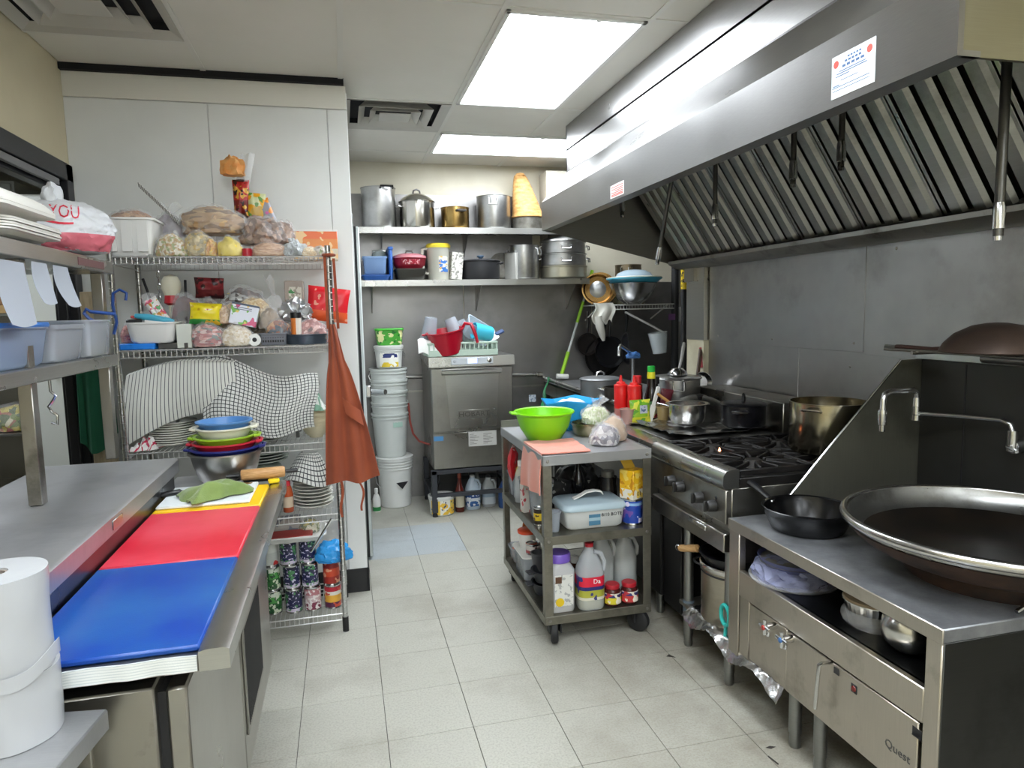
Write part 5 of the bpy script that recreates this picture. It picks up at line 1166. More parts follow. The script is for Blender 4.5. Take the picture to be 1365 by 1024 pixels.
t = T('plastic_bowl', 'teal blue plastic bowl with pale inside resting on the steel bowl', 'bowl', (2.285, 5.12, 1.675))
P(t, 'bowl', G().lathe([(0, 0), (.14, .0), (.19, .03), (.215, .05), (.222, .052), (.222, .06), (.21, .06), (.18, .035), (.13, .008), (0, .006)], 40), mat('teal_bowl', '3e9cb8', .35))
t = T('plate', 'pale rim plate upside down on the teal bowl', 'plate', (2.285, 5.12, 1.736)); P(t, 'plate', G().lathe([(.222, 0), (.222, .006), (.16, .012), (.09, .018), (0, .018)], 40), mat('pale_rim', 'd9d8c8', .4)); P(t, 'dome', G().lathe([(.15, .013), (.13, .04), (.08, .062), (0, .07)], 32), clear('pale_dome', 'a9bcc9', .15, .2))
# hanging pans
def hangpan(label, x, y, z, r, hl, tilt, m=BLKPAN, rz=0, name='frying_pan', depth=.05):
    t = T(name, label, 'frying pan', (x, y, z), 0, rot=(PI/2-.06, tilt, rz))
    P(t, 'body', G().lathe([(0, 0), (r*.6, 0), (r*.85, depth*.35), (r, depth), (r-.004, depth), (r*.82, depth*.4), (0, .005)], 40), m)
    P(t, 'handle', G().tube([(0, r-.005, depth*.9), (0, r+.03, depth), (0, r+hl*.5, depth+.01), (0, r+hl, depth+.006)], [.007, .010, .015, .011], 8), BLACK)
    return t
hangpan('small dark iron wok hanging leftmost under the corner wire shelf', 2.00, 5.47, 1.20, .095, .18, 0, mat('dark_iron', '2a2523', .5, .5))
hangpan('large black wok hanging behind the others in the corner', 2.14, 5.48, 1.09, .165, .20, .05, IRON)
hangpan('black non-stick frying pan facing out, hanging in the corner', 2.17, 5.40, 1.13, .135, .23, 0)
hangpan('black frying pan hanging edge-on at the right of the hanging group', 2.265, 5.33, 1.16, .14, .22, 0, BLKPAN, 1.25)
t = T('plastic_dipper', 'clear plastic measuring dipper with long white handle hung diagonally from the wire shelf', 'dipper', (2.50, 5.10, 1.13), 0, rot=(0, -.12, 0))
P(t, 'cup', G().lathe([(0, 0), (.055, 0), (.078, .165), (.082, .168), (.075, .168), (.052, .005), (0, .004)], 24), clear('dipper_plastic', 'dfe6e8', .45, .2))
P(t, 'handle', G().tube([(.06, 0, .155), (-.03, 0, .22), (-.25, .02, .37)], .0085, 8), mat('dipper_handle', 'c7c8c6', .4))
t = T('cloth_glove', 'limp white cloth glove draped over the wire shelf edge', 'glove', (1.985, 5.085, 1.53))
P(t, 'cuff', G().sheet(14, 14, lambda u, v: (-.07+.17*u+.02*math.sin(v*5), -.012-.02*v+.012*math.sin(u*9), .012-.12*v-.05*v*abs(math.sin(u*7))), .006), mat('limp_white', 'c6c4bb', .85, bump=.5, bscale=120))
P(t, 'fingers', G().tube([(-.03, -.025, -.09), (-.02, -.03, -.17), (.0, -.03, -.24), (.012, -.028, -.285)], [.03, .034, .026, .012], 10), mat('limp_white', 'c6c4bb', .85, bump=.5, bscale=120))
t = T('mop', 'green and white handled squeegee mop leaning on the back wall', 'mop', (0, 0, 0))
a, b = Vector((2.06, 5.46, 1.82)), Vector((1.755, 5.40, .955)); gm = mat('mop_green', '9bd02f', .4); wm = mat('mop_white', 'ccd1d0', .4)
def seg(f0, f1): return [a+(b-a)*f0, a+(b-a)*f1]
for f0, f1, r, m, nm in ((0, .05, .014, gm, 'tip'), (.05, .30, .009, wm, 'shaft'), (.30, .50, .013, gm, 'sleeve'), (.50, .78, .010, wm, 'shaft'), (.78, .99, .016, gm, 'grip')): P(t, nm, G().tube(seg(f0, f1), r, 10), m)
P(t, 'head', G().tube([b+Vector((-.05, -.02, -.005)), b+Vector((.05, -.02, -.012))], .02, 10), mat('mop_head_white', 'dcdcd6', .5))
ONE('green_rag', 'limp green rag hanging on the rim of the dish table', 'rag', G().sheet(10, 14, lambda u, v: (-.02-.05*v*u+.03*u-.03*v+.008*math.sin(v*9), -.03+.05*u, .012+.0*u-.24*v**1.2+.012*math.sin(u*8)*v), .006), mat('rag_green', '1f8f56', .9, sheen=.2), (1.60, 5.26, .945))
ONE('purple_label', 'small purple label on the black corner post', 'label', G().box(-.03, .03, -.0015, 0, -.025, .025), mat('purple_label', '6d4a78', .5), (2.60, 5.087, 1.42))
t = T('wall_conduit', 'black vertical conduit with a yellow caution strip beside the hood end', 'conduit', (0, 0, 0)); P(t, 'pipe', G().tube([(2.34, 4.40, .3), (2.34, 4.40, 2.4)], .02, 12), INK)
P(t, 'caution_strip', G().tube([(2.34, 4.40, 1.62), (2.34, 4.40, 1.76)], .0206, 12), printed('caution', [(0, 'e0c02a')], 2, [('2a2a2a', 60, .58)]))
t = T('steel_strip', 'narrow steel panel with a white notice between the black post and conduit', 'panel', (2.70, 5.14, .9)); P(t, 'sheet', G().box(-.045, .045, 0, .01, 0, 1.2, .001), STEEL); P(t, 'notice', G().box(-.03, .03, -.002, 0, .48, .60), mat('notice_white', 'cfd4d6', .5))
# dish table things
t = pot('cooking_pot', 'dull aluminium pot with ring lid on the dish table behind the red squeeze bottles', 'pot', (1.665, 4.28, .906), .135, .12, mat('dull_alu', '8b8d8f', .45, .8), handles=None, lid=(mat('dull_alu', '8b8d8f', .45, .8), .012, CHROME))
t = pot('cooking_pot', 'small sooty pot in front of the aluminium pot on the dish table', 'pot', (1.665, 3.98, .906), .085, .10, mat('sooty_pot', '4b463e', .4, .7, '2a2622', 9), handles='loop', hm=CHROME, rz=-.5)
t = T('tap', 'chrome goose-neck tap with blue lever over the dish table', 'tap', (0, 0, 0))
P(t, 'spout', G().tube([(2.02, 4.55, .906), (2.02, 4.55, 1.15), (1.97, 4.50, 1.19), (1.86, 4.40, 1.24), (1.845, 4.385, 1.225), (1.84, 4.38, 1.17)], .012, 10), CHROME)
P(t, 'lever', blob(.05, .03, .05, 2, .25, 2, 3).move(2.0, 4.5, 1.14), mat('tap_blue', '3f72b5', .5))
t = T('wok_turner', 'wooden-handled strainer with red grip leaning on the wall beside the pots', 'strainer', (0, 0, 0))
P(t, 'handle', G().tube([(2.10, 3.80, .92), (2.262, 4.02, 1.22)], .012, 8), mat('dark_wood', '4a3426', .6)); P(t, 'grip', G().tube([(2.262, 4.0, 1.10), (2.268, 4.02, 1.23)], .017, 8), mat('grip_red', 'a3212c', .4))
P(t, 'basket', G().lathe([(0, 0), (.04, .004), (.06, .025), (.062, .025), (.042, 0), (0, -.004)], 20).rot('X', 1.3).move(2.19, 3.88, 1.02), CHROME)
t.name = 'strainer'


# ================================================================ BAGS AND PACKS
def bag(label, loc, sx, sy, sz, content, seed=0, film=None, tail=None, cat='bag of food', name='food_bag', amp=.16, fill=.9, rz=0, freq=1.8):
    """bag: lumpy contents in a clear crumpled film, optional twisted tail (dx,dy,dz)"""
    t = T(name, label, cat, loc, rz)
    if content: P(t, 'contents', blob(sx*.93, sy*.93, sz*fill, seed, amp, freq, 4), content)
    P(t, 'film', blob(sx, sy, sz, seed, amp*1.15, freq*1.1, 4), film or FILM)
    if tail:
        tx, ty, tz = tail; n = 10
        P(t, 'twisted_neck', G().sheet(12, 6, lambda u, v: (tx*v+(u-.5)*sx*(.35+1.1*v)*.9, ty*v+.012*math.sin(u*11)*(.4+v), sz*.86+tz*v+.014*math.sin(u*9+2)*v), .0012), film or FILM)
    return t
def pack(label, loc, w, h, t_, m, seed=0, rot=None, rz=0, cat='packet', name='food_packet', crumple=.3):
    return ONE(name, label, cat, pillow(w, h, t_, seed, crumple=crumple), m, loc, rz, None, rot)
def pr1(n, c, *bl, axis=2, rough=.3): return printed(n, [(0, c)], axis, list(bl), rough=rough)
ZT, Z2, Z3, Z4, Z5 = 1.756, 1.361, .916, .576, .091
YF = 3.33
# --- rack top shelf
t = T('storage_basket', 'white ribbed plastic basket of bread on the rack top shelf', 'basket', (-.862, 3.33, ZT))
P(t, 'body', tub(.20, .24, .16, .025, .86, .003, .008), WHITEP)
for k in (-.06, .0, .06): P(t, 'rib', G().prism([(k-.018, -.106), (k+.018, -.106), (k+.02, -.120), (k-.02, -.120)], 'z', .02, .15), WHITEP)
bag('bag of brown bread rolls heaped in the white basket', (-.87, 3.33, ZT+.12), .092, .11, .095, speck('bread_brown', ['b98a5e', 'a87549', 'c79a6c', '8f6440'], 26), 2)
t = bag('clear bag with black and white striped edge leaning on the basket', (-.745, 3.44, ZT+.08), .07, .05, .14, mat('grey_lilac', 'a09aa2', .5), 5, FILM, (.02, 0, .05))
P(t, 'striped_edge', G().sheet(40, 2, lambda u, v: (-.10+.155*u, -.055-.01*v, .235-.165*u+.018*v), .002), checked('stripe_edge', 'e2e2dd', '33383a', 26, 0, .45))
t.rotation_euler = (0, 0, 0)
bag('bag of mixed beige and green crackers in front of the striped bag', (-.705, 3.28, ZT), .066, .06, .115, speck('mixed_crackers', ['d9c89a', 'b98b45', 'e6dcc0', '9aa55a', 'c0a05e', 'efe8d8'], 55), 7)
bag('bag of yellow and tan chips standing behind the yellow bag', (-.600, 3.29, ZT), .068, .06, .12, speck('tan_chips', ['c4b07a', 'a8945e', 'd8c48c', 'c9a63c', '8f8458'], 45), 9)
bag('large bag of brown flat noodles lying on top of the chip bags', (-.545, 3.40, ZT+.108), .135, .095, .15, speck('brown_noodle', ['b89468', 'a37e52', 'c9a878', '7f6040'], 16, stretch=(.5, 1, 2.4)), 12, FILM, None, amp=.2)
t = bag('bag wrapped in bright yellow film at the front of the rack top', (-.470, 3.27, ZT), .054, .05, .10, mat('bright_yellow_food', 'e8cf1a', .45), 14)
t = bag('bag of orange yellow snacks squeezed between the chips and the yellow bag', (-.545, 3.27, ZT), .030, .045, .09, speck('orange_snack', ['e0a62c', 'd8b648', 'c98b22'], 50), 15)
t = T('gift_wrap_bag', 'tall twisted gift bag with an orange tissue flower on top', 'gift bag', (-.43, 3.46, ZT+.13))
P(t, 'pouch', pillow(.075, .24, .05, 3, crumple=.5), printed('redgold', [(0, '4a2a1c'), (.35, '7a1f1c'), (.6, 'b02a22')], 2, [('d8a23c', 30, .58), ('2c1a12', 40, .6)]))
P(t, 'tissue_flower', blob(.05, .03, .10, 6, .45, 2.2, 3).move(-.03, 0, .255), mat('orange_tissue', 'e0842c', .6, var='eab878', vscale=14))
P(t, 'clear_wrap', G().sheet(8, 5, lambda u, v: (-.02+.06*u+.03*v, .0+.02*math.sin(u*7), .23+.13*v), .0008), FILM)
P(t, 'tie', G().tube([(.02*math.cos(a), .014*math.sin(a), .235) for a in [2*PI*k/10 for k in range(10)]], .005, 6, True), mat('dark_tie', '3a241c', .5))
pack('green and yellow flower-print packet beside the gift bag', (-.375, 3.455, ZT+.16), .085, .15, .035, printed('flower_pk', [(0, '8c4f2c'), (.3, 'c9a24a'), (.6, 'cdd2a0')], 2, [('e3a21c', 24, .55), ('5f8f3a', 34, .6)]), 4, rot=(0, .08, 0))
pack('grey packet with pink and orange flowers leaning at the back', (-.312, 3.46, ZT+.155), .09, .13, .03, printed('rose_pk', [(0, '8c8a92')], 2, [('e58a2c', 17, .55), ('c94f9a', 26, .6), ('3f8a48', 34, .64)]), 5, rot=(0, -.35, 0))
MUSH = speck('mushroom_brown', ['8f6f5c', 'a5836c', '7a5a48', 'b8947c', '6a4c3c'], 30)
bag('large bag of dried brown mushrooms on the right of the rack top', (-.335, 3.38, ZT+.06), .10, .09, .145, MUSH, 17, amp=.25)
bag('smaller bag of dried mushrooms on the right of the big one', (-.255, 3.40, ZT+.07), .06, .07, .115, MUSH, 19, amp=.25)
bag('flat bag of thin brown noodles at the front under the mushrooms', (-.300, 3.27, ZT), .085, .055, .07, speck('thin_noodle', ['c79a72', 'b28058', 'd8b08a'], 90, stretch=(.25, 1, 2)), 20, amp=.08)
bag('small crumpled silvery bag beside the brown noodles', (-.195, 3.27, ZT), .045, .05, .085, mat('silver_inside', 'b0b4b4', .3, .6), 22, clear('silver_film', 'd8dde0', .3, .1, .8, 40), amp=.35)
bag('small bag of pale peanuts at the front right of the rack top', (-.135, 3.275, ZT), .048, .045, .05, speck('peanut', ['d9c095', 'c9aa78', 'e6d4b0'], 80), 23)
bag('small clear bag with a green bean in it beside the peanuts', (-.085, 3.28, ZT), .04, .045, .055, speck('bean_mix', ['c9b9a8', 'b0a090', '9aa86a', 'd8cfc4'], 50), 24)
t = T('orange_carton', 'orange and white printed carton at the right end of the rack top', 'carton', (-.11, 3.50, ZT)); P(t, 'body', G().box(-.105, .105, -.03, .03, 0, .145, .003), printed('orange_ctn', [(0, 'd9cdb4'), (.38, 'e58a3c'), (.7, 'e8692a')], 2, [('f0c890', 24, .6)]))
P(t, 'white_edge', G().box(-.1055, .1055, -.031, .031, .138, .1455, .001), WHITEP)
ONE('red_jar_lid', 'small red round tin between the yellow bag and noodles', 'tin', G().lathe([(0, 0), (.022, 0), (.022, .035), (0, .036)], 20), mat('tin_red', 'b02030', .3), (-.395, 3.26, ZT))
# --- rack second shelf
t = T('plastic_tub', 'white rectangular tub of tools on the left of the second rack shelf', 'tub', (-.80, 3.31, Z2+.026)); P(t, 'body', tub(.19, .22, .09, .03, .88, .003, .007), WHITEP)
ONE('blue_box', 'flat bright blue plastic box under the white tub', 'box', G().box(-.075, .075, -.06, .10, 0, .025, .003), mat('azure_plastic', '1f7fe0', .35), (-.862, 3.27, Z2))
ONE('grey_board', 'dark flat board supporting the right of the white tub', 'board', G().box(-.06, .06, -.06, .10, 0, .024, .002), mat('dark_board', '4a4843', .6), (-.72, 3.30, Z2))
bag('pink and red striped bag squeezed left of the white tub', (-.925, 3.36, Z2+.026), .03, .06, .09, speck('pink_stripe', ['c96a6a', 'e0a090', 'a8404a', 'd98a7a'], 30, stretch=(1, 1, 4)), 31)
t = T('cleaning_brush', 'teal blue brush lying on the white tub', 'brush', (-.80, 3.26, Z2+.116), .0, rot=(0, .12, 0)); P(t, 'handle', G().tube([(-.07, 0, .02), (-.02, 0, .018), (.06, 0, .012), (.085, 0, .01)], [.010, .016, .014, .009], 10), mat('teal_blue', '4aa8c4', .35)); P(t, 'bristles', G().box(-.03, .05, -.012, .012, -.004, .008, .003), WHITEP)
t = T('scrub_brush', 'red and white plastic tongs lying in the white tub', 'tongs', (-.84, 3.28, Z2+.125), .0, rot=(0, .2, .2)); 
for s_ in (-1, 1): P(t, 'arm', G().box(-.05, .05, s_*.012-.005, s_*.012+.005, 0, .012, .003), mat('tongs_red', 'c4423e', .4))
P(t, 'hinge', G().tube([(.05, -.016, .006), (.05, .016, .006)], .009, 10), WHITEP); t.name = 'tongs'
ONE('black_clip', 'black plastic clip at the left rim of the white tub', 'clip', G().box(-.03, .03, -.015, .015, 0, .018, .005), BLACK, (-.865, 3.235, Z2+.112), .1)
t = T('balloon_whisk', 'cream rubber ball ended tool standing among the utensils', 'utensil', (-.755, 3.44, Z2+.02)); P(t, 'ball', G().lathe([(0, 0), (.014, .003), (.016, .19), (.03, .215), (.042, .25), (.042, .275), (.03, .30), (0, .312)], 28), mat('cream_rubber', 'dcd8c0', .4)); P(t, 'red_collar', G().lathe([(.018, .17), (.034, .18), (.03, .215), (.024, .22)], 20), mat('collar_red', 'b01c28', .4)); t.name = 'plunger'
for k, (x, y, a, l, lab) in enumerate(((-.80, 3.50, -.28, .33, 'thin black stick leaning left behind the plunger'), (-.72, 3.52, .02, .31, 'thin black stick standing upright behind the plunger'))):
    ONE('skewer', lab, 'stick', G().tube([(0, 0, 0), (math.sin(a)*l, .02, math.cos(a)*l)], .006, 8), INK, (x, y, Z2))
t = T('ground_pepper_tube', 'white bag of red and green printed sweets leaning in front of the plunger', 'bag of food', (-.745, 3.30, Z2+.085), 0, rot=(0, -.5, 0)); P(t, 'bag', pillow(.06, .15, .045, 6, crumple=.5), printed('sweet_print', [(0, 'e2ddd8')], 2, [('d0506a', 34, .55), ('5fae6a', 40, .6), ('e0943c', 45, .64)])); P(t, 'gathered_top', blob(.03, .03, .04, 3, .4, 2, 3).move(0, 0, .14), FILM); t.name = 'sweet_bag'
bag('dark bag with red print slumped in the middle of the second shelf', (-.69, 3.42, Z2+.06), .075, .07, .19, speck('dark_red_mix', ['2a2024', '4a1f24', '6a2a2a', '1c1a1e', '7a6a60'], 18), 33)
pack('maroon and brown packet lying at the back of the second shelf', (-.60, 3.49, Z2+.22), .13, .10, .05, printed('maroon_pk', [(0, '6a2426'), (.5, '8a2a30')], 2, [('3a1a1c', 30, .55)]), 7, rot=(.3, .05, 0))
bag('pile of brown dried food in bags under the maroon packet', (-.595, 3.43, Z2+.02), .075, .08, .21, speck('brown_dry', ['5a4038', '7a5848', '9a8a80', '463430'], 25), 34)
bag('long dark brown wrapped sausage bag at the back', (-.45, 3.47, Z2+.13), .10, .06, .155, speck('dark_sausage', ['3c2a26', '54382e', '6a4a3c'], 12, stretch=(3, 1, 1)), 35, FILM)
pack('yellow packet with red lettering and a green band on the second shelf', (-.592, 3.285, Z2+.100), .135, .095, .05, printed('yellow_green', [(0, '2f8a3c'), (.22, 'e6d21c'), (.85, 'd8c418')], 2, [('c9a41c', 30, .62)]), 8, rot=(-.12, .07, 0))
yp = bpy.data.objects[COL.objects[-1].name]
P(yp, 'red_logo', G().sheet(10, 4, lambda u, v: (-.032+.064*u, -.0262+.006*(2*u-1)**2, .046+.022*v), .0005), printed('packet_logo', [(0, 'b8303a')], 2, [('e8d8d0', 110, .54)]))
bag('bag of frozen red and pink meat pieces below the yellow packet', (-.585, 3.27, Z2), .072, .06, .115, speck('meat_red', ['a8504a', 'c98a80', '8a3438', 'd8b8b0', '5f6a64'], 40, stretch=(.6, 1, 1.6)), 36)
ONE('white_carton', 'tall plain white carton between the tub and the meat bag', 'carton', G().box(-.03, .03, -.05, .05, 0, .105, .002), mat('plain_carton', 'c9ccc2', .6), (-.678, 3.29, Z2), .08)
bag('open bag of cream coloured flakes at the front of the second shelf', (-.463, 3.28, Z2), .072, .06, .11, speck('cream_flake', ['dfd0b4', 'e8dcc6', 'cdb894', 'f0e8da'], 60), 37)
bag('bag of beige pellets beside the yellow packet', (-.515, 3.31, Z2+.1), .03, .04, .095, speck('beige_pellet', ['d8b48c', 'c09a70', 'e2c8a4'], 60), 38)
t = T('paper_roll', 'small white paper roll lying end-on at the shelf front', 'paper roll', (-.385, 3.24, Z2+.027)); P(t, 'roll', G().lathe([(.010, -.0), (.027, -.0), (.027, .06), (.010, .06)], 26, close=True).rot('X', -PI/2), WHITEP); P(t, 'core', G().lathe([(0, .002), (.0105, .002), (.0105, .058), (0, .058)], 18).rot('X', -PI/2), INK)
t = T('basket', 'small grey slotted plastic basket on the second shelf', 'basket', (-.305, 3.30, Z2)); P(t, 'body', tub(.115, .12, .055, .012, .92), mat('grey_plastic', '74767e', .45))
sl = G()
for r_ in range(2):
    for k in range(9): sl.box(-.046+.0105*k, -.040+.0105*k, -.0585, -.0572, .014+.018*r_, .024+.018*r_)
P(t, 'slots', sl, INK, kind='stuff'); t.name = 'slotted_basket'
bag('brown and orange food bag heaped in the grey basket', (-.285, 3.31, Z2+.04), .055, .05, .085, speck('orange_brown', ['b0602c', '8a4a2a', 'd0a070', '5a3a34', '4a5a6a'], 35), 39)
t = T('colour_card', 'white printed card box with coloured fruit pictures, tilted', 'box', (-.438, 3.285, Z2+.092), 0, rot=(-.1, .22, 0)); P(t, 'box', G().box(-.058, .058, -.02, .02, 0, .095, .002), printed('fruit_card', [(0, 'd9dce6')], 2, [('c9507a', 22, .60), ('6fae4a', 26, .62), ('e0c060', 30, .66)])); P(t, 'dark_header', G().box(-.0585, .0585, -.021, .021, .088, .0965, .001), mat('card_dark', '4a5568', .5))
for z in (.075, .067): P(t, 'print_line', G().box(-.045, .03, -.0208, -.0202, z, z+.003), mat('card_dark', '4a5568', .5))
bag('bag of pale golden nuts on top of the second shelf heap', (-.40, 3.38, Z2+.125), .08, .07, .105, speck('golden_nut', ['e0c48c', 'd0ae70', 'ecd8a8', 'c09a5c'], 50), 40)
bag('clear empty bag twisted upright beside the nuts', (-.31, 3.44, Z2+.14), .04, .03, .10, None, 41, FILM, (-.02, 0, .09))
bag('grey brown spice bag leaning on the grey basket', (-.325, 3.34, Z2+.07), .05, .045, .11, mat('spice_brown', '9a8468', .7, var='7c6a52', vscale=20), 42)
t = T('clear_box', 'thin clear plastic box with a green label at the back of the shelf', 'box', (-.22, 3.52, Z2+.13)); P(t, 'body', G().box(-.045, .045, -.03, .03, 0, .17, .004), clear('clear_brownish', 'cdbfb4', .5, .1)); P(t, 'label', G().box(-.026, .034, -.0315, -.0305, .06, .14), printed('clear_label', [(0, 'd3cdbf')], 2, [('9a8f80', 60, .56), ('3f8a4a', 30, .66)]))
bag('silver foil bag crumpled below the clear box', (-.215, 3.37, Z2+.10), .07, .06, .12, None, 43, mat('silver_foil_bag', 'c4c6c8', .3, .8, bump=1.0, bscale=70), amp=.34, freq=3.2)
pack('bright red glossy packet standing at the right end of the second shelf', (-.075, 3.44, Z2+.10), .20, .165, .05, printed('red_pk', [(0, 'e05a2a'), (.3, 'd8202c')], 2, [('e8a08a', 34, .66)]), 9, rot=(-.08, .14, 0))
t = T('spice_jar', 'black-lidded spice shaker with orange label', 'spice jar', (-.205, 3.265, Z2+.02)); P(t, 'body', G().lathe([(0, 0), (.022, 0), (.023, .1), (0, .1)], 22), printed('spice_lab', [(0, 'd87a34'), (.5, 'e6ddd0')], 0)); P(t, 'lid', G().lathe([(0, .1), (.024, .1), (.024, .125), (0, .126)], 22), BLACK)
t = T('cake_pan', 'dark blue-grey round cake tin at the right of the second shelf', 'cake tin', (-.165, 3.31, Z2)); P(t, 'pan', G().lathe([(0, 0), (.088, 0), (.096, .04), (.1, .042), (.1, .046), (.09, .046), (.085, .006), (0, .005)], 36), mat('slate_tin', '55606e', .35, .7))
bag('red-printed clear bag of dried food standing in the cake tin', (-.14, 3.30, Z2+.012), .068, .055, .115, printed('dried_red', [(0, '8a3a34')], 2, [('a8605a', 30, .5), ('d8a49a', 40, .6), ('5a1c22', 26, .6)]), 44)
t = bag('orange and brown packet between the basket and spice shaker', (-.255, 3.37, Z2), .04, .05, .13, speck('rusty_pk', ['a04a24', '7a2a20', 'c98a4a'], 24), 46)
t = T('wire_hanger_hook', 'blue plastic hanger hook on the left rack post', 'hanger', (-.905, 3.185, 1.40)); P(t, 'hook', G().tube([(.03, -.01, .17), (.035, -.01, .20), (.01, -.01, .215), (-.015, -.012, .20), (-.02, -.012, .15), (-.01, -.012, .08), (-.025, -.012, .03)], .006, 8), mat('hanger_blue', '28509a', .4)); t.name = 'plastic_hanger'
t = T('plastic_hanger', 'second blue hanger hooked on the overshelf post end', 'hanger', (-.86, 2.70, 1.50)); P(t, 'hook', G().tube([(.08, 0, .01), (.0, 0, .02), (-.012, 0, .03), (-.02, 0, .015), (-.005, 0, -.005), (.02, 0, -.02)], .006, 8), mat('hanger_blue', '28509a', .4))
t = T('hanging_chain', 'thin twisted chain hanging on the rack left end', 'chain', (-.84, 3.58, 1.70))
for k in range(9): P(t, 'link', G().tube([(.006*math.cos(a)*(k % 2 == 0), .006*math.cos(a)*(k % 2), -.03*k+.018*math.sin(a)) for a in [2*PI*q/10 for q in range(10)]], .0025, 6, True), CHROME)
bag('bag of pale grey dried mushrooms behind the sweets bag', (-.66, 3.50, Z2), .085, .06, .20, speck('grey_mush', ['8a8478', '6a645a', 'a39c8e', '4c4740'], 24), 81)
bag('bag of olive dried leaves under the dark sausage bag', (-.47, 3.47, Z2), .10, .07, .14, speck('olive_leaf', ['5c5a3a', '74704a', '464428', '8a8460'], 22), 82)
bag('bag of tan crackers behind the fruit card', (-.50, 3.38, Z2+.08), .055, .05, .13, speck('tan_cracker', ['b8986c', 'a07f54', 'cdb084'], 26), 83)
bag('bag of brown rice sticks behind the grey basket', (-.345, 3.46, Z2), .09, .06, .13, speck('rice_stick', ['a58a68', '8a6f50', 'bda482'], 60, stretch=(1, 1, 4)), 84)
bag('bag of white powder behind the silver foil bag', (-.22, 3.46, Z2), .08, .06, .11, mat('white_powder_bag', 'cfccc4', .7), 85)
bag('bag of maroon beans behind the cake tin', (-.11, 3.44, Z2), .08, .06, .10, speck('maroon_bean', ['5a2226', '74343a', '8a5a54', '3a161a'], 60), 86)
pack('silver packet lying on top of the second shelf heap', (-.455, 3.40, Z2+.205), .10, .07, .03, pr1('silver_pk', 'a8a8a4', ('d0c040', 20, .62), ('4a4644', 34, .58)), 87, rot=(-1.1, .1, .3))
bag('bag of red chillies at the back left behind the plunger', (-.81, 3.51, Z2), .05, .05, .13, speck('chilli', ['8a1f1c', 'b0342a', '5c1412', 'a8604a'], 40, stretch=(1, 1, 3)), 88)
bag('clear bag of grey utensils wrapping at the left end of the shelf', (-.865, 3.46, Z2), .06, .07, .17, mat('grey_inside', '8f9290', .5), 89, FILM)
# --- rack third shelf: towels over plates, plates, bowls
def plate_stack(n, loc, r, m, labf, pitch=.0095, tilt=0, group=None, names='plate'):
    base = None
    for k in range(n):
        loc_k = (loc[0]+.003*math.sin(k*2.3), loc[1]+.003*math.cos(k*1.7), loc[2]+pitch*k)
        if base is None:
            base = T('plate', labf(k), 'plate', loc_k, group=group)
            P(base, 'dish', G().lathe([(0, 0), (r*.58, 0), (r*.62, .003), (r, .014), (r+.001, .017), (r-.002, .018), (r*.6, .007), (0, .006)], 36), m)
        else: CP(base, loc_k, label=labf(k))
    return base
ORD = ['lowest', 'second', 'third', 'fourth', 'fifth', 'sixth', 'seventh', 'eighth', 'ninth', 'tenth', 'eleventh']
CHINA = mat('white_china', 'dcdcd2', .2); CHINA2 = mat('cream_china', 'd6cdae', .25); GREYC = mat('grey_green_china', 'a3aba2', .3)
plate_stack(10, (-.775, 3.37, Z3), .10, CHINA, lambda k: f'white china plate under the left towel, {ORD[k]} from the bottom of its stack', .0105, group='white plates under the striped towel')
plate_stack(3, (-.44, 3.35, Z3), .16, GREYC, lambda k: f'broad grey-green platter on the third rack shelf, {ORD[k]} of its stack', .011, group='grey platters')
def tw1(u, v):
    top = v < .35; x = -.92+.44*u; 
    if v < .3: return (x+.02*math.sin(v*9), 3.56-.30*v/.3, 1.255+.05*u-.09*(1-v/.3)+.03*math.sin(u*3.5)*(v/.3))
    q = (v-.3)/.7; return (x-.035*q*(1-u)+.02*q*u, 3.26-.045*math.sin(q*2.4)-.012*math.sin(u*10)*q, 1.255+.05*u+.03*math.sin(u*3.5)-.265*q-.06*q*(1-u)**2+.05*u*q)
ONE('dish_towel', 'white dish towel with thin dark stripes draped over the left plates', 'towel', G().sheet(40, 34, tw1, .003), checked('towel_stripe', 'd2d2ca', '55585a', 30, 0, .2), (0, 0, 0))
def tw2(u, v):
    x = -.615+.49*u
    zt = 1.315-.16*abs(u-.08)**1.2-.04*math.sin(u*5)*u
    if v < .3: return (x, 3.56-.27*v/.3, zt-.08*(1-v/.3)+.02*math.sin(u*7))
    q = (v-.3)/.7; return (x-.03*q*(u-.5)+.01*math.sin(q*6), 3.29-.085*math.sin(q*1.9)+.016*math.sin(u*14+q*3)-.03*(u < .3)*(.3-u), zt+.02*math.sin(u*7)-(.335-.10*u)*q)
ONE('dish_towel', 'black and white checked dish towel draped over the middle of the third shelf', 'towel', G().sheet(48, 36, tw2, .003), checked('towel_check', 'cfd0cb', '2e3034', 30, 28, .2, .2), (0, 0, 0))
t = T('dish_drainer', 'plastic drainer full of dishes hidden under the checked towels', 'drainer', (-.55, 3.43, Z3+.0)); P(t, 'body', G().box(-.22, .34, -.10, .11, .14, .26, .03), mat('drainer_grey', '6e706e', .6)); 
for x in (-.20, .32):
    for y in (-.08, .09): P(t, 'leg', G().tube([(x, y, 0), (x, y, .15)], .008, 8), mat('drainer_grey', '6e706e', .6))
ONE('red_white_rag', 'small white rag with red edge under the left towel corner', 'rag', G().sheet(12, 10, clothf(.10, .10, .05, 5), .004), checked('rag_redwhite', 'd8d4d0', 'b02848', 5, 0, .25), (-.865, 3.27, Z3))
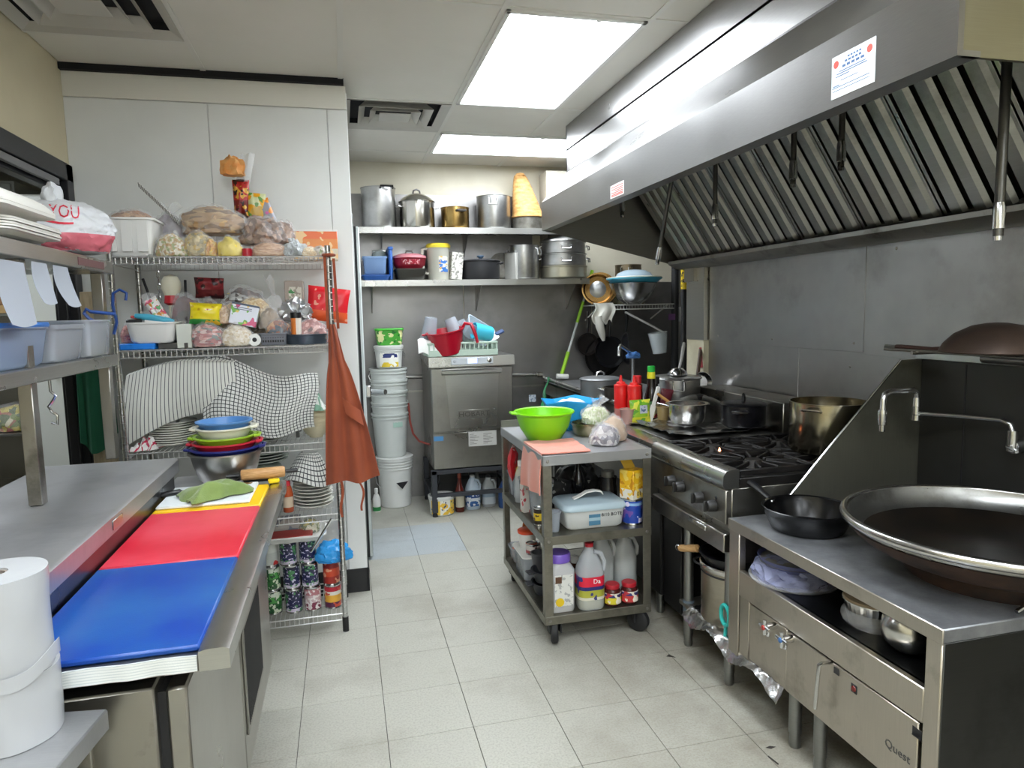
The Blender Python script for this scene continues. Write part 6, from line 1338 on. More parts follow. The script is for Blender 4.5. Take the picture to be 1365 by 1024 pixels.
for k in range(7):
    lab = f'cream rice bowl in the stack by the apron, {ORD[k]} from the bottom'
    if k == 0:
        bb = T('rice_bowl', lab, 'bowl', (-.145, 3.34, Z3), group='cream rice bowls'); P(bb, 'bowl', G().lathe([(0, 0), (.03, 0), (.032, .006), (.05, .02), (.066, .05), (.068, .058), (.065, .058), (.048, .025), (0, .01)], 32), CHINA2)
    else: CP(bb, (-.145+.002*math.sin(k*3), 3.34, Z3+.0125*k), label=lab)
ONE('green_print_cloth', 'pale cloth with green pattern crumpled on the rice bowls', 'cloth', G().sheet(26, 20, clothf(.15, .13, .085, 8, 2), .004), checked('green_pattern', 'd8dcd4', '7fa890', 4, 3, .2, .2), (-.165, 3.32, Z3+.13))
# --- rack fourth shelf
plate_stack(8, (-.175, 3.36, Z4), .092, CHINA2 if False else CHINA, lambda k: f'white plate on the fourth rack shelf right stack, {ORD[k]} from the bottom', .0165, group='right stack of plates on the fourth shelf')
plate_stack(6, (-.40, 3.42, Z4+.0), .12, GREYC, lambda k: f'grey green plate behind the rolling pin, {ORD[k]} of its stack', .013, group='grey plates on the fourth shelf')
plate_stack(4, (-.41, 3.42, Z4+.22), .125, GREYC, lambda k: f'grey platter on the upturned bowl behind the rolling pin, {ORD[k]} of four', .014, group='grey platters on the upturned bowl')
t = T('mixing_bowl', 'upturned grey bowl between the two grey plate stacks', 'bowl', (-.40, 3.42, Z4+.084)); P(t, 'bowl', G().lathe([(.11, 0), (.112, .004), (.1, .07), (.08, .12), (.06, .134), (0, .135), (0, .13), (.075, .115), (.106, 0)], 32), GREYC)
t = T('rice_bowl', 'upturned pale bowl on the right plate stack under the checked cloth', 'bowl', (-.18, 3.36, Z4+.135)); P(t, 'bowl', G().lathe([(.088, 0), (.09, .004), (.08, .04), (.05, .07), (0, .075), (0, .071), (.05, .066), (.084, 0)], 32), GREYC)
def tw3(u, v): 
    a = PI*.75+1.65*PI*u*.62; r = .03+.085*v; return (-.19+r*1.05*math.cos(a)+.02*u, 3.345+r*math.sin(a)*.95, Z4+.265-.13*v**1.5-.02*math.sin(u*9)*v)
ONE('checked_cloth', 'small black and white checked cloth draped over the right plate stack', 'cloth', G().sheet(34, 18, tw3, .004), checked('towel_check2', 'c9cac4', '2e3034', 22, 8, .22, .22), (0, 0, 0))
bottle('sauce_bottle', 'small orange-red sauce bottle standing by the right plate stack', 'bottle', (-.285, 3.29, Z4), bprof(.024, .145, .011, .02, .7), mat('hot_sauce', 'b0502c', .2), mat('sauce_cap_red', 'c9303c', .35), (.013, .125, .15), mat('sauce_label', 'cdb8a0', .5), (.0246, .025, .075, -1.2, 1.2))
# --- rack bottom shelf
def can(label, loc, m, rz=0, r=.039, h=.115, rot=None):
    t = T('food_can', label, 'can', loc, rz, rot=rot)
    P(t, 'tin', G().lathe([(0, .003), (r-.004, .003), (r-.003, 0), (r, 0), (r, .004), (r-.0012, .006), (r-.0012, h-.006), (r, h-.004), (r, h), (r-.003, h), (r-.004, h-.004), (0, h-.004)], 30), CHROME)
    P(t, 'label', G().lathe([(r-.0004, .008), (r-.0004, h-.008)], 30), m); return t
CB = printed('can_navy', [(0, 'cfc6d8'), (.15, '232650'), (.55, '2a2c4a'), (.85, '1c1e38')], 2, [('4f8a5a', 45, .60), ('c9c2dc', 80, .62)])
CG = printed('can_green', [(0, '2f6a34'), (.5, '4f9a4a'), (.8, 'cfd8c8')], 2, [('d8e0c8', 40, .56), ('1f4a2c', 70, .58)])
CRd = printed('can_tomato', [(0, '9a2c24'), (.35, 'c84a2c'), (.75, '8a2020')], 2, [('e0a080', 26, .6)])
CPk = printed('can_pinkwhite', [(0, '7a3048'), (.35, 'c9b0b4'), (.7, 'b87a80')], 2, [('e6dedd', 60, .54)])
CY = printed('can_yellow', [(0, '5a2444'), (.25, 'e0a83c'), (.6, 'd8d4c8'), (.78, 'b02434')], 2, [('c9503c', 26, .6)])
CW = printed('can_white', [(0, 'b9bdb8'), (.6, 'c9ccc6')], 2, [('b83030', 18, .63)])
for lab, x, y, k, m, rz in (
    ('green can at the bottom left of the pyramid of cans on the lowest shelf', -.378, 3.30, 0, CG, 0),
    ('green can second from the floor in the left column of cans', -.380, 3.305, 1, CG, .6),
    ('white can with a red dot on top of the two green cans', -.383, 3.31, 2, CW, .3),
    ('navy can with green print in the bottom row, second column of cans', -.285, 3.29, 0, CB, .2),
    ('navy can in the middle row, second column of cans', -.290, 3.295, 1, CB, 1.3),
    ('navy can on the top row left, leaning against its neighbour', -.300, 3.30, 2, CB, 2.2),
    ('pink and white can in the bottom row, third column of cans', -.198, 3.29, 0, CPk, .4),
    ('navy can with a pale back in the middle row, third column', -.206, 3.295, 1, CB, 3.3),
    ('navy can highest on the right of the can pyramid', -.212, 3.30, 2, CB, 4.0),
    ('yellow can with red band at the bottom right beside the rack post', -.105, 3.29, 0, CY, 0),
    ('tomato can on top of the yellow can beside the rack post', -.107, 3.295, 1, CRd, .4)):
    can(lab, (x, y, Z5+.1152*k), m, rz, rot=None)
bag('crumpled bright blue plastic bag lying on the cans by the rack post', (-.095, 3.28, Z5+.232), .085, .06, .105, mat('azure_bag_in', '2a8ad0', .5), 51, clear('azure_film', '3aa0e6', .2, .2, .7, 30), name='plastic_bag', cat='plastic bag')
t = T('white_tray', 'white shallow tray above the cans hung under the fourth shelf', 'tray', (-.26, 3.33, Z5+.347)); P(t, 'tray', tub(.27, .20, .03, .02, .9), WHITEP)
ONE('red_packet', 'flat red packet lying on the white tray', 'packet', G().box(-.095, .095, -.06, .06, 0, .022, .006), mat('dark_red_pack', 'a8322e', .4), (-.28, 3.31, Z5+.351))
ONE('beige_packet', 'pale printed packet standing on the white tray', 'packet', pillow(.16, .085, .03, 14), pr1('pale_pk', 'b9b6ae', ('8a8f98', 30, .55)), (-.32, 3.40, Z5+.352))
bag('bag of green and yellow vegetables on the white tray', (-.20, 3.38, Z5+.352), .05, .045, .075, speck('veg_green', ['6f7a2c', 'b0a03a', '3f5a2a', 'd8d2b0'], 40), 52)
# --- apron on the post
APR = mat('rust_apron', '97492a', .85, sheen=.2, var='8a3f24', vscale=6, bump=.5, bscale=350)
t = T('apron', 'rust orange apron hanging from the right post of the wire rack', 'apron', (-.045, 3.17, 0))
def apf(u, v):
    w = .030+.165*min(1, max(0, (v-.25)/.75))**.7+.045*min(1, v/.25); fold = .016*math.sin(u*15+v*2)*(.35+.65*v)
    x = (u-.42)*w+.045*v-.004; z = 1.45-.72*v+.012*math.sin(u*7)*v+.03*v*(u-.4)
    return (x, -.018+fold-.012*v, z)
P(t, 'skirt', G().sheet(36, 30, apf, .003), APR)
P(t, 'neck_strap', G().sheet(4, 20, lambda u, v: (-.012-.012*u+.0*v, -.018, 1.76-.33*v), .002), APR)
P(t, 'neck_strap', G().sheet(4, 20, lambda u, v: (.014+.012*u+.006*v, -.016, 1.74-.31*v), .002), APR)
P(t, 'pocket_fold', G().sheet(12, 8, lambda u, v: (.03+.075*u+.012*v, -.045-.012*math.sin(PI*u)-.01*v, 1.12-.06*u-.07*v), .002), APR)
P(t, 'tie', G().sheet(3, 16, lambda u, v: (.085+.01*u+.012*v+.01*math.sin(v*5), -.02, .72-.13*v), .002), APR)
P(t, 'tie', G().sheet(3, 16, lambda u, v: (.0+.012*u+.006*math.sin(v*6), -.03, .74-.17*v), .002), APR)
P(t, 'loop', G().tube([(.025*math.cos(a), .026*math.sin(a)-.01, 1.755) for a in [2*PI*k/14 for k in range(14)]], .006, 6, True), APR)


# ================================================================ CART LOAD
ZC1, ZC2, ZC3 = .863, .501, .136
LIME = mat('lime_plastic', '7fd012', .3)
t = T('colander', 'big lime green plastic colander bowl on the cart top', 'bowl', (.937, 3.17, ZC1))
n = 72; b = G().lathe([(0, 0), (.075, 0), (.085, .006), (.118, .06), (.138, .125), (.146, .13), (.15, .136), (.146, .142), (.134, .138), (.114, .06), (.082, .01), (0, .005)], n)
b.v = [(x*(1+(.008 if (i % n) % 3 == 0 and .01 < z < .12 else 0)), y*(1+(.008 if (i % n) % 3 == 0 and .01 < z < .12 else 0)), z) for i, (x, y, z) in enumerate(b.v)]
P(t, 'bowl', b, LIME); P(t, 'handle', G().tube([(-.145, -.03, .136), (-.165, -.02, .138), (-.165, .02, .138), (-.145, .03, .136)], .006, 8), LIME)
P(t, 'gloss_patch', blob(.04, .03, .02, 4, .2, 2, 3).move(.0, .03, .02), FILM)
t = T('basin', 'octagonal sky blue plastic basin holding white noodles on the cart rear', 'basin', (1.165, 3.42, ZC1))
oc = lambda r, z, k=8: [(r*math.cos(2*PI*i/k+PI/8)*(1.1), r*math.sin(2*PI*i/k+PI/8)*.85, z+(.018 if i % 2 else 0)*(r > .13)) for i in range(k)]
P(t, 'body', G().loft([oc(.09, 0), oc(.10, .008), oc(.135, .115), oc(.152, .14), oc(.152, .146), oc(.128, .115), oc(.095, .012), oc(.088, .006)]), mat('sky_blue_plastic', '2c9fe0', .35), .3)
P(t, 'noodles', blob(.085, .07, .06, 6, .2, 3, 4).move(0, 0, .105), speck('white_noodle', ['e6e6e0', 'd2d6d4', 'f0f0ec'], 80, stretch=(1, 3, 1)))
t = bag('clear bag of pale bean sprouts beside the blue basin', (1.245, 3.27, ZC1+.045), .075, .06, .10, speck('sprouts', ['d8d8b8', 'c4cba0', 'e6e4cc', 'b4be8c'], 90, stretch=(1, 1, .4)), 61, FILM, (.02, 0, .05))
t = T('metal_pan', 'round steel pan under the sprout bag on the cart top', 'pan', (1.20, 3.22, ZC1)); P(t, 'pan', G().lathe([(0, 0), (.085, 0), (.09, .005), (.1, .055), (.106, .057), (.106, .061), (.097, .06), (.086, .008), (0, .006)], 40), steel('pan_tan', 'a59a80', .28, (1, 1, 8), .1))
P(t, 'contents', G().lathe([(0, .03), (.09, .028)], 24), mat('greens_in_pan', '5a7a5c', .6))
bag('clear bag of grey garlic bulbs at the front right of the cart top', (1.165, 2.945, ZC1), .07, .065, .105, speck('garlic_grey', ['b9b2b4', '8f868e', 'd8d4d4', '6a6470'], 26), 62)
t = bag('brown paper bag with onions behind the grey garlic bag', (1.24, 3.02, ZC1+.0), .062, .06, .135, mat('paper_bag_brown', 'c2a382', .75, var='a98763', vscale=9, bump=.6, bscale=30), 63)
t = T('pink_towel', 'salmon pink towel hanging over the front left corner of the cart top', 'towel', (.82, 2.90, ZC1))
def ptw(u, v):
    if v < .5: return (.005+.215*(.5-v)/.5+.02*u, -.10+.30*u+.0*v, .008+.002*math.sin(u*20))
    q = (v-.5)/.5; return (-.006-.012*math.sin(q*2)+.008*math.sin(u*11)*q, -.10+.30*u+.01*q, .006-.19*q-.02*u*q+.004)
P(t, 'cloth', G().sheet(28, 24, ptw, .005), mat('salmon_terry', 'e29280', .95, sheen=.3, bump=.8, bscale=220))
# middle tier
t = T('cereal_box', 'yellow and white carton standing on the blue tin, right of the middle tier', 'carton', (1.268, 2.87, ZC2+.1185)); P(t, 'box', G().box(-.042, .042, -.04, .04, 0, .135, .002).rot('Z', .5), printed('yellow_carton', [(0, 'e4dfd2'), (.35, 'e6b41c')], 2, [('f0d060', 30, .56), ('c98a14', 36, .62)]))
P(t, 'flap', G().box(-.045, .02, -.001, .001, 0, .05).rot('Y', 1.1).move(-.03, .02, .135), mat('carton_flap', 'c9a12c', .6))
t.name = 'food_carton'
txt(t, '01', .03, TM((.0, -.0415, .025), PI/2) if False else Matrix.Rotation(.5, 4, 'Z') @ TM((.0, -.0406, .025), PI/2), INK)
t = can('blue tin with white lettering under the yellow carton', (1.268, 2.87, ZC2), printed('blue_tin', [(0, '1f3f9a'), (.8, '8ab0d8'), (.92, '2a4fa8')], 2, [('d8d0e8', 20, .6), ('6a4a9a', 26, .6)]), 0, .048, .118)
t = T('lidded_box', 'white plastic lidded box with a handle and black lettering on the middle tier', 'food box', (1.075, 2.93, ZC2))
P(t, 'body', tub(.29, .20, .088, .03, .94, .003, .004), clear('cloudy_box', 'd6d8d6', .12, .3)); P(t, 'lid', G().loft([rr(.305, .215, .035, .086), rr(.31, .22, .036, .094), rr(.295, .205, .033, .112), rr(.28, .19, .03, .116)]), clear('lid_frost', 'bcd0da', .15, .25))
P(t, 'contents', G().loft([rr(.26, .175, .03, .006), rr(.27, .185, .03, .07)]), mat('flour', 'cdc8bd', .8))
P(t, 'handle', G().loft([[(x, y*wd, z+h) for (y, h) in ((-1, 0), (1, 0), (1, .006), (-1, .006))] for x, wd, z in ((-.075, .014, .117), (-.05, .014, .125), (-.01, .015, .145), (.03, .015, .148), (.06, .014, .142), (.07, .012, .128))]), WHITEP, 0)
txt(t, '8/10 BOTE', .022, TM((.075, -.1022, .062), PI/2), INK)
P(t, 'sticker', G().box(-.035, .02, -.1022, -.1010, .018, .068), printed('box_sticker', [(0, '4a7a96'), (.4, '9ab8c4'), (.7, '4a7a96')], 2))
t = pack('black and silver crumpled packet behind the white lidded box', (.96, 3.10, ZC2+.03), .17, .15, .06, printed('black_silver', [(0, '232325')], 2, [('8a8a8a', 26, .6)]), 15, rot=(-.3, .3, .1))
bag('black plastic bags heaped at the back of the middle tier', (1.15, 3.30, ZC2), .12, .12, .22, mat('black_bag', '161618', .3, bump=.8, bscale=25), 64, mat('black_bag', '161618', .3))
bottle('dark_bottle', 'dark bottle with silver neck at the back of the middle tier', 'bottle', (1.10, 3.14, ZC2), bprof(.035, .28, .014, .06, .6), mat('dark_glass', '1b1b1d', .1), CHROME, (.015, .25, .29))
bottle('dark_jar', 'dark jar behind the yellow carton on the middle tier', 'jar', (1.22, 3.05, ZC2), bprof(.045, .20, .03, .03, .8), mat('dark_jar', '25211f', .15), GREYM, (.032, .18, .21))
cup('small clear cup tucked behind the front upright of the middle tier', (.885, 2.86, ZC2), (0, 0, 0), .03, .09, CLOUDY)
# left side, middle tier
pack('bright red packet sticking out of the left end of the middle tier', (.86, 3.50, ZC2+.13), .16, .13, .05, printed('red_pkt2', [(0, 'd21f2a')], 2, [('e8c8c0', 20, .66)]), 16, rot=(0, -.5, 1.2))
t = T('plastic_bottle', 'yellow-capped clear bottle at the left rear of the middle tier', 'bottle', (.88, 3.46, ZC2)); P(t, 'body', G().lathe(bprof(.035, .15, .016, .02, .75), 22), CLOUDY); P(t, 'cap', G().lathe([(0, .12), (.03, .12), (.032, .165), (0, .17)], 20), mat('cap_yellow', 'e8c42c', .35))
bottle('plastic_bottle', 'clear ribbed plastic bottle left of the pink towel', 'bottle', (.865, 3.37, ZC2), bprof(.034, .215, .014, .03, .72), CLEARP, WHITEP, (.016, .19, .22))
t = T('plastic_container', 'clear box with white packet at the left rear of the middle tier', 'container', (.885, 3.52, ZC2)); P(t, 'body', tub(.10, .08, .13, .015, .85), CLOUDY); P(t, 'contents', G().loft([rr(.07, .055, .01, .005), rr(.08, .06, .01, .11)]), mat('box_grey', 'a9a6a0', .7))
t = T('plastic_container', 'tall clear box holding a green packet on the left of the middle tier', 'container', (.885, 3.26, ZC2)); P(t, 'body', tub(.10, .10, .15, .015, .85), CLOUDY); P(t, 'contents', G().loft([rr(.075, .07, .01, .005), rr(.082, .08, .01, .10)]), speck('tan_mix', ['c9b89a', 'b0a084', '8f8468'], 40))
pack('green seasoning packet poking up from the tall clear box', (.875, 3.25, ZC2+.10), .075, .10, .02, pr1('green_pk', '2f8a44', ('e0e8d8', 30, .62)), 17, rot=(-.5, .1, -1.2))
ONE('seasoning_box', 'narrow red and white printed box on the left of the middle tier', 'box', G().box(-.03, .03, -.02, .02, 0, .14, .001), pr1('redwhite_box', 'd6cfc8', ('b8434a', 30, .58)), (.85, 3.19, ZC2), .2)
t = T('plastic_container', 'tall clear container of white chunks just behind the front left upright', 'container', (.885, 3.075, ZC2)); P(t, 'body', tub(.105, .115, .17, .03, .88), CLOUDY); P(t, 'contents', blob(.04, .045, .13, 6, .2, 3, 3), speck('chunk_white', ['d6d4c2', 'c2c6a0', 'b0a088', '8a4a44'], 26)); P(t, 'rim_band', G().loft([rr(.112, .122, .032, .158), rr(.114, .124, .032, .172)], False, False), CLEARP)
t = can('small yellow-labelled dark jar behind the front left upright', (.845, 2.965, ZC2), printed('yellow_jar', [(0, '2a241f'), (.25, 'd8b82c'), (.75, '2a241f')], 2, [('4a3a2a', 40, .6)]), 0, .026, .085)
# bottom tier front
t = T('powder_jar', 'big clear square jar of white powder with purple lid and printed label', 'jar', (.905, 2.87, ZC3))
P(t, 'body', G().loft([rr(.118, .118, .025, 0), rr(.126, .126, .028, .01), rr(.126, .126, .028, .19), rr(.10, .10, .045, .215), rr(.09, .09, .044, .225)]), clear('jar_clear', 'e2e2e2', .42, .12))
P(t, 'powder', G().loft([rr(.108, .108, .024, .005), rr(.116, .116, .026, .012), rr(.116, .116, .026, .09), rr(.10, .10, .026, .098)]), mat('white_powder', 'dcdad4', .9))
P(t, 'lid', G().lathe([(0, .262), (.05, .262), (.055, .256), (.055, .224), (0, .224)], 36), clear('purple_lid', '7a5cc0', .1, .3))
lm = printed('powder_print', [(0, 'd8d8d2')], 2, [('a8aaa8', 70, .57)]); P(t, 'label', G().box(-.038, .048, -.0648, -.0636, .03, .175), lm)
P(t, 'label_badge', G().box(-.035, -.005, -.0655, -.0648, .138, .168), mat('badge_dark', '5a3c28', .5)); P(t, 'label_badge', G().lathe([(0, 0), (.02, 0), (.02, .0006), (0, .0006)], 18).rot('X', PI/2).move(-.015, -.0648, .05), mat('badge_yellow', 'e0be1e', .5))
t = jug('clear vinegar jug with red cap and red, blue and yellow label at the cart front', (1.045, 2.845, ZC3), .062, .30, clear('vinegar_plastic', 'd8dce0', .55, .15), printed('vinegar_print', [(0, 'd8d4c4'), (.12, 'a8a83c'), (.42, '2a2a6a'), (.58, 'd8203c')], 2, [('3a3a78', 26, .62)]), mat('cap_red', 'b81c2a', .35), 0, mat('pale_vinegar', 'c9c490', .2), .30, (.16, .52), .02)
txt(t, 'Da', .03, TM((.015, -.0585, .135), PI/2, 0, 0), WHITE)
JR = mat('lid_red', 'b3222f', .3)
for x, rz, lab in ((1.152, .2, 'red-lidded jar with yellow label, left one of the pair at the cart front'), (1.236, 1.0, 'red-lidded jar with red and navy label, right one of the pair at the cart front')):
    t = T('jam_jar', lab, 'jar', (x, 2.835, ZC3)); P(t, 'glass', G().lathe([(0, 0), (.034, 0), (.039, .006), (.041, .03), (.039, .065), (.030, .078), (0, .078)], 30), mat('jar_dark_sauce', '4a1c1a', .1))
    P(t, 'lid', G().lathe([(0, .078), (.033, .078), (.034, .08), (.034, .094), (.031, .097), (0, .097)], 30), JR)
    P(t, 'label', G().sheet(16, 3, lambda u, v: (.0418*math.sin(-1.3+2.6*u), -.0418*math.cos(-1.3+2.6*u), .012+.05*v), .0005), printed('jar_lab_a' if rz < .5 else 'jar_lab_b', [(0, 'd8c832' if rz < .5 else 'c23a3a'), (.6, '2a2f6a'), (.9, 'd8d4cc')], 2, [('e8e0d0', 30, .58), ('b8303a', 34, .62)]))
jug('tall clear jug with white cap behind the left red-lidded jar', (1.165, 3.0, ZC3), .055, .30, JUGC, None, WHITEP, 0, mat('clear_liquid', 'b4b8b4', .15), .45)
jug('tall clear jug with white cap behind the right red-lidded jar', (1.275, 2.98, ZC3), .055, .30, JUGC, None, WHITEP, 0, mat('clear_liquid', 'b4b8b4', .15), .5)
t = T('deli_tub', 'white round tub with small red print, at the right front of the cart bottom', 'tub', (1.262, 2.90, ZC3)) if False else T('deli_tub', 'white round tub with small red print, at the right rear of the cart bottom', 'tub', (1.258, 3.10, ZC3))
P(t, 'body', G().lathe([(0, 0), (.05, 0), (.058, .13), (.06, .13), (.06, .138), (0, .14)], 30), printed('deli_print', [(0, 'cfccc8')], 2, [('b04a50', 40, .64), ('4a4a58', 46, .66)]))
t2 = T('deli_tub', 'shallow clear round tub of cream paste stacked on the white printed tub', 'tub', (1.258, 3.10, ZC3+.1405)); P(t2, 'body', G().lathe([(0, 0), (.052, 0), (.062, .06), (.066, .06), (.066, .066), (0, .068)], 30), clear('tub_clear', 'dcdcd4', .35, .2)); P(t2, 'paste', G().lathe([(0, .004), (.05, .004), (.055, .035), (0, .04)], 26), mat('cream_paste', 'd0c8ac', .6))
for o in (t, t2): o.location.x = 1.265
bottle('dark_bottle', 'dark bottle with yellow neck label at the back of the cart bottom', 'bottle', (1.20, 3.22, ZC3), bprof(.03, .235, .013, .05, .6), mat('dark_glass', '1b1b1d', .1), mat('neck_yellow', 'd0aa2c', .4), (.0145, .18, .24))
bottle('oil_bottle', 'pale yellow oil bottle at the back right of the cart bottom', 'bottle', (1.285, 3.24, ZC3), bprof(.035, .25, .016, .04, .65), mat('oil_yellow', '9a9448', .15), mat('neck_yellow', 'd0aa2c', .4), (.018, .21, .255))
bottle('small_bottle', 'small white-capped brown bottle behind the vinegar jug', 'bottle', (1.045, 3.05, ZC3), bprof(.028, .16, .013, .03, .7), mat('brown_glass', '4a2a1c', .1), WHITEP, (.018, .13, .165))
# bottom tier left
t = T('plastic_container', 'orange-tinted plastic container at the left rear of the cart bottom', 'container', (.885, 3.49, ZC3)); P(t, 'body', tub(.11, .13, .085, .03, .86), CLOUDY); P(t, 'contents', G().loft([rr(.08, .10, .02, .005), rr(.088, .108, .02, .06)]), mat('orange_paste', 'b5643a', .5))
bottle('sauce_bottle', 'slim orange sauce bottle standing in the left rear of the cart bottom', 'bottle', (.93, 3.55, ZC3), bprof(.022, .25, .01, .05, .6), mat('orange_sauce', 'c2622c', .2), mat('pale_cap', 'd8c9a8', .4), (.012, .22, .26))
t = T('plastic_container', 'frosted storage box with a flat white lid on the left of the cart bottom', 'container', (.885, 3.29, ZC3)); P(t, 'body', tub(.12, .22, .125, .02, .92), CLOUDY); P(t, 'lid', G().loft([rr(.135, .24, .025, .124), rr(.135, .24, .025, .133)]), WHITEP); P(t, 'contents', G().loft([rr(.09, .18, .02, .005), rr(.10, .19, .02, .09)]), speck('box_mix', ['a8a49c', '8a7a6c', 'c9c2b4', '6a6460'], 24))
t = T('plastic_tub', 'white round tub with orange lid on the frosted storage box', 'tub', (.885, 3.335, ZC3+.1335)); P(t, 'body', G().lathe([(0, 0), (.040, 0), (.048, .075), (0, .075)], 28), WHITEP); P(t, 'lid', G().lathe([(0, .075), (.051, .075), (.052, .088), (.047, .092), (0, .092)], 28), mat('lid_orange', 'e0502a', .35))
can('small flat tin with red and white label on the frosted storage box', (.885, 3.225, ZC3+.1335), printed('flat_tin', [(0, '9a3a38'), (.4, 'cfc8c2')], 2, [('5a3a3a', 40, .6)]), 0, .038, .055)
cup('dark round cup beside the frosted box on the cart bottom', (.89, 3.135, ZC3+.08), (0, 0, 0), .04, .09, mat('dark_cup', '4a4a4e', .4))
PLB = mat('slate_plastic', '2e3036', .4)
for k, (z, lab) in enumerate(((0, 'slate grey oven dish with lug handles, lower of two on the cart bottom'), (.06, 'slate grey oven dish with lug handles, upper of two on the cart bottom'))):
    t = T('oven_dish', lab, 'dish', (.905, 3.05, ZC3+z), .15*k); P(t, 'body', G().lathe([(0, 0), (.06, 0), (.075, .05), (.08, .052), (.08, .057), (.071, .055), (.056, .006), (0, .005)], 30), PLB)
    for a in (PI, 0): P(t, 'handle', G().box(.072, .108, -.026, .026, .046, .056, .004).rot('Z', a), PLB)
# ================================================================ BOTTLES AND PACKS ON THE GRIDDLE
ZG = .8725
t = T('plate', 'pale plate under the green pouch at the left end of the griddle', 'plate', (1.565, 3.42, .869)); P(t, 'dish', G().lathe([(0, 0), (.07, 0), (.105, .012), (.107, .015), (.07, .006), (0, .005)], 36), CHINA2)
def squeeze(label, x, y, h=.255):
    t = T('squeeze_bottle', label, 'squeeze bottle', (x, y, .869)); RS = mat('squeeze_red', 'd81e1c', .35)
    P(t, 'body', G().lathe([(0, 0), (.034, 0), (.037, .006), (.037, .185), (.034, .195), (0, .197)], 28), RS if True else None)
    P(t, 'cap', G().lathe([(.0385, .185), (.0385, .203), (.026, .208), (.024, .218), (.011, .222), (.006, h), (0, h)], 26), RS)
    P(t, 'clear_base', G().lathe([(.0372, .004), (.0374, .07), (.0372, .072)], 28), clear('pinkish_clear', 'c98a80', .3, .2)); return t
squeeze('red plastic squeeze bottle with pointed cap, left of the pair', 1.490, 3.52)
squeeze('red plastic squeeze bottle with pointed cap, right of the pair', 1.535, 3.44, .26)
t = bottle('soy_sauce_bottle', 'dark soy sauce bottle with green and yellow cap behind the pouch', 'bottle', (1.650, 3.47, .869), [(0, 0), (.036, 0), (.038, .006), (.038, .13), (.030, .165), (.024, .19), (.022, .235), (0, .235)], mat('soy_black', '14100f', .08), mat('cap_green', '1fae3c', .35), (.021, .27, .305), printed('soy_lab', [(0, '4a7a4a'), (.4, 'b8b08a')], 0, [('8a2a30', 30, .58)]), (.0386, .02, .11, -1.4, 1.4))
P(t, 'yellow_seal', G().lathe([(0, .235), (.0225, .235), (.0235, .25), (.021, .272), (0, .272)], 22), mat('seal_yellow', 'ddd42a', .35))
bottle('sauce_bottle', 'small red-capped bottle between the squeeze bottles and the soy bottle', 'bottle', (1.610, 3.56, .869), bprof(.028, .22, .018, .03, .8), mat('red_brown_sauce', '6a2018', .15), mat('cap_red2', 'c2242c', .35), (.021, .20, .245))
bottle('dark_bottle', 'dark round-stoppered bottle at the right of the soy bottle', 'bottle', (1.715, 3.55, .869), bprof(.026, .20, .014, .04, .7), mat('dark_glass', '1b1b1d', .1), BLACK, (.022, .195, .235))
t = T('seasoning_pouch', 'green and yellow seasoning pouch with a white label standing on the plate', 'pouch', (1.545, 3.385, .8755), 0, rot=(-.06, 0, .05)); P(t, 'pouch', pillow(.125, .125, .035, 21, crumple=.2), printed('lime_pouch', [(0, 'c9c832'), (.25, '8fb82c'), (.75, '74ae2c')], 2, [('d8d84a', 20, .58), ('5a9a2a', 26, .6)]))
P(t, 'label', G().box(-.01, .035, -.0215, -.0195, .05, .095, .001), printed('pouch_lab', [(0, 'b8bcc8')], 2, [('5a6a8a', 50, .56)])); P(t, 'window_print', G().box(-.055, -.03, -.006, -.0045, .09, .115), printed('pouch_win', [(0, 'b8c8a8')], 0, [('4a6a3a', 60, .55)]))
t = T('dark_pouch', 'dark red glossy pouch leaning on the tall pot', 'pouch', (1.775, 3.60, .869), 0, rot=(.1, .2, 0)); P(t, 'pouch', pillow(.08, .16, .03, 22), printed('dkred_pouch', [(0, '4a1c24'), (.4, '6e2430')], 2, [('8a6a64', 30, .62)]))
cup('small clear glass jar of sauce right of the pouch', (1.675, 3.375, .869), (0, 0, 0), .036, .09, clear('jar_amber', 'b8a070', .35, .1))
cup('clear plastic cup half full of pink sauce in front of the squeeze bottles', (1.475, 3.40, .869), (0, 0, 0), .038, .085, clear('cup_pink', 'd0a8a0', .35, .15))
t = T('spatula', 'white-handled spatula leaning against the squeeze bottle', 'spatula', (1.605, 3.40, .873), 0, rot=(.05, .25, 0)); P(t, 'handle', G().box(-.012, .012, -.005, .005, .09, .20, .005), WHITEP); P(t, 'blade', G().box(-.016, .016, -.002, .002, 0, .095, .001), WHITEP)
t = T('wooden_spoon', 'wooden-handled spoon leaning right into the small steel pot', 'spoon', (0, 0, 0)); P(t, 'handle', G().tube([(1.62, 3.33, 1.035), (1.70, 3.22, .955)], [.008, .007], 8), mat('spoon_wood', 'a8793f', .6)); P(t, 'bowl', G().tube([(1.70, 3.22, .955), (1.712, 3.20, .935), (1.725, 3.185, .915)], [.007, .018, .012], 10), mat('spoon_wood', 'a8793f', .6))
t = T('spoon', 'steel spoon lying with its handle toward the wooden spoon', 'spoon', (0, 0, 0)); P(t, 'handle', G().tube([(1.60, 3.29, .99), (1.66, 3.20, .975)], .004, 6), CHROME); P(t, 'bowl', G().tube([(1.66, 3.20, .975), (1.69, 3.17, .955)], [.006, .016], 8), CHROME)
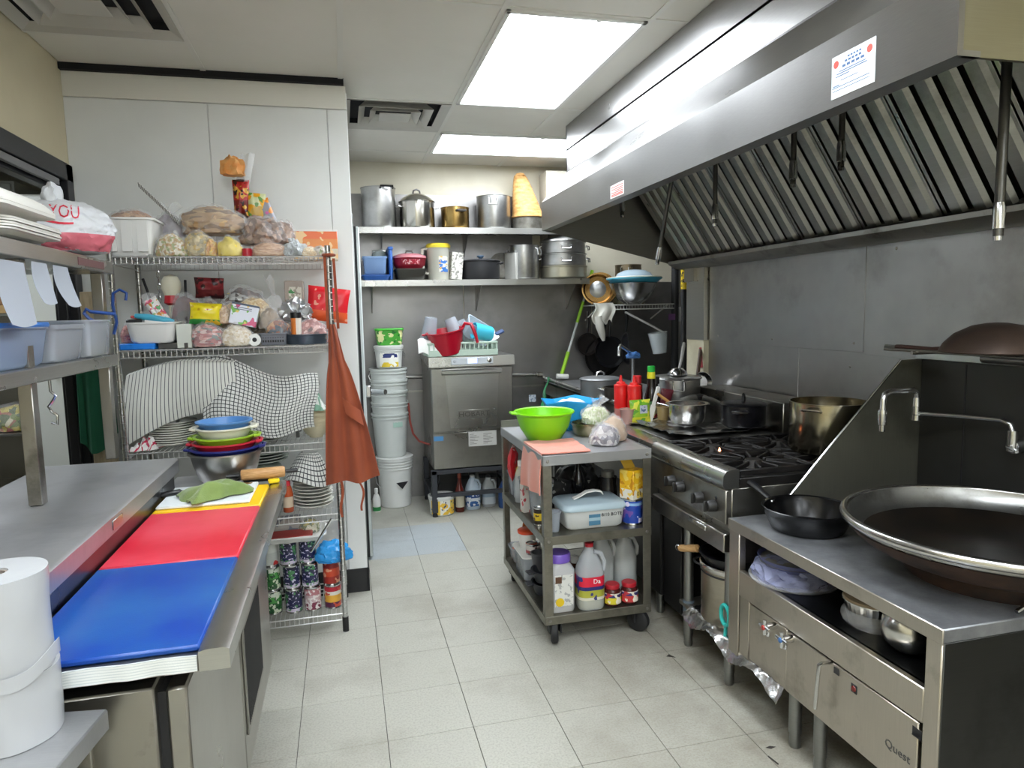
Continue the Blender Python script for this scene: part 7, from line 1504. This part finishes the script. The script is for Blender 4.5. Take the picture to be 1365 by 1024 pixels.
# ================================================================ NEXT ROOM, SEEN THROUGH THE DOORWAY
fr = T('refrigerator', 'tall narrow white refrigerator in the next room beyond the doorway', 'refrigerator', (-1.92, 5.3, 0))
FW_ = mat('fridge_white', 'd3d6d0', .35)
P(fr, 'body', G().box(-.14, .14, .0, .62, .02, 2.34, .012), FW_); P(fr, 'door', G().box(-.14, .14, -.05, -.004, .04, 2.33, .012), FW_); P(fr, 'handle', G().tube([(.0, -.05, 1.12), (.0, -.09, 1.14), (.0, -.09, 1.22), (.0, -.05, 1.24)], .014, 10), WHITEP)
sh = T('storage_shelves', 'steel storage shelves in the next room stacked with produce', 'shelves', (-2.42, 5.4, 0))
for x in (-.45, .32):
    for y in (-.2, .25): P(sh, 'upright', G().box(x-.02, x+.02, y-.02, y+.02, 0, 2.0, .002), GREYM)
for z in (.35, .75, 1.15, 1.55, 1.95): P(sh, 'shelf', G().box(-.47, .34, -.22, .27, z-.02, z, .002), STEEL)
VG = speck('produce', ['7a8a3a', 'c9b84a', 'b0483a', 'd8cfa8', '5a6a34', 'a86a4a'], 14)
for k, (x, z, w, h, lab) in enumerate(((-.25, .75, .16, .22, 'bag of leafy produce on the next room shelves, lower left'), (.1, .75, .16, .20, 'bag of mixed vegetables on the next room shelves, lower right'), (-.2, 1.15, .17, .2, 'bag of greens on the middle shelf of the next room'), (.12, 1.15, .15, .18, 'bag of roots on the middle shelf of the next room, right'))):
    bag(lab, (-2.32+x, 5.36, z), w, .16, h, VG, 70+k)
for k in range(6): ONE('carton', ['flat brown carton on the next room shelf, bottom of the pile', 'flat tan carton second in the next room pile', 'flat red-edged carton third in the next room pile', 'flat carton fourth in the next room pile', 'flat carton fifth in the next room pile', 'flat carton topping the next room pile'][k], 'carton', G().box(-.15, .15, -.18, .18, 0, .055, .003), mat('carton_%d' % (k % 3), ('a88a5c', '8f6a44', 'b8a078')[k % 3], .7), (-2.24, 5.40, 1.551+.0565*k))
lk = T('steel_cabinet', 'grey steel cabinet high in the next room beyond the doorway', 'cabinet', (-2.9, 6.0, 1.95)); P(lk, 'body', G().box(-.8, .55, 0, .5, 0, .6, .006), mat('cabinet_grey', 'a8aba6', .5)); P(lk, 'door', G().box(-.78, -.13, -.02, 0, .02, .58, .004), mat('cabinet_grey2', '9ea29d', .5)); P(lk, 'door', G().box(-.11, .53, -.02, 0, .02, .58, .004), mat('cabinet_grey2', '9ea29d', .5))
ONE('green_garment', 'green cloth garment hanging behind the overshelf post', 'garment', G().sheet(14, 16, lambda u, v: (-1.165+.14*u+.02*v*(u-.5), 3.42+.02*math.sin(u*12)*(.3+v), 1.36-.42*v-.05*math.sin(u*4)*v), .005), mat('garment_green', '1c5a40', .9), (0, 0, 0))
t = T('wooden_plank', 'pale timber plank leaning in the corner by the doorway', 'plank', (-1.10, 3.50, 0)); P(t, 'plank', G().box(-.05, .05, -.012, .012, 0, 1.62, .003), mat('timber', 'b8a88a', .6, var='9a8a6c', vscale=9, sc=(6, 6, 1)))
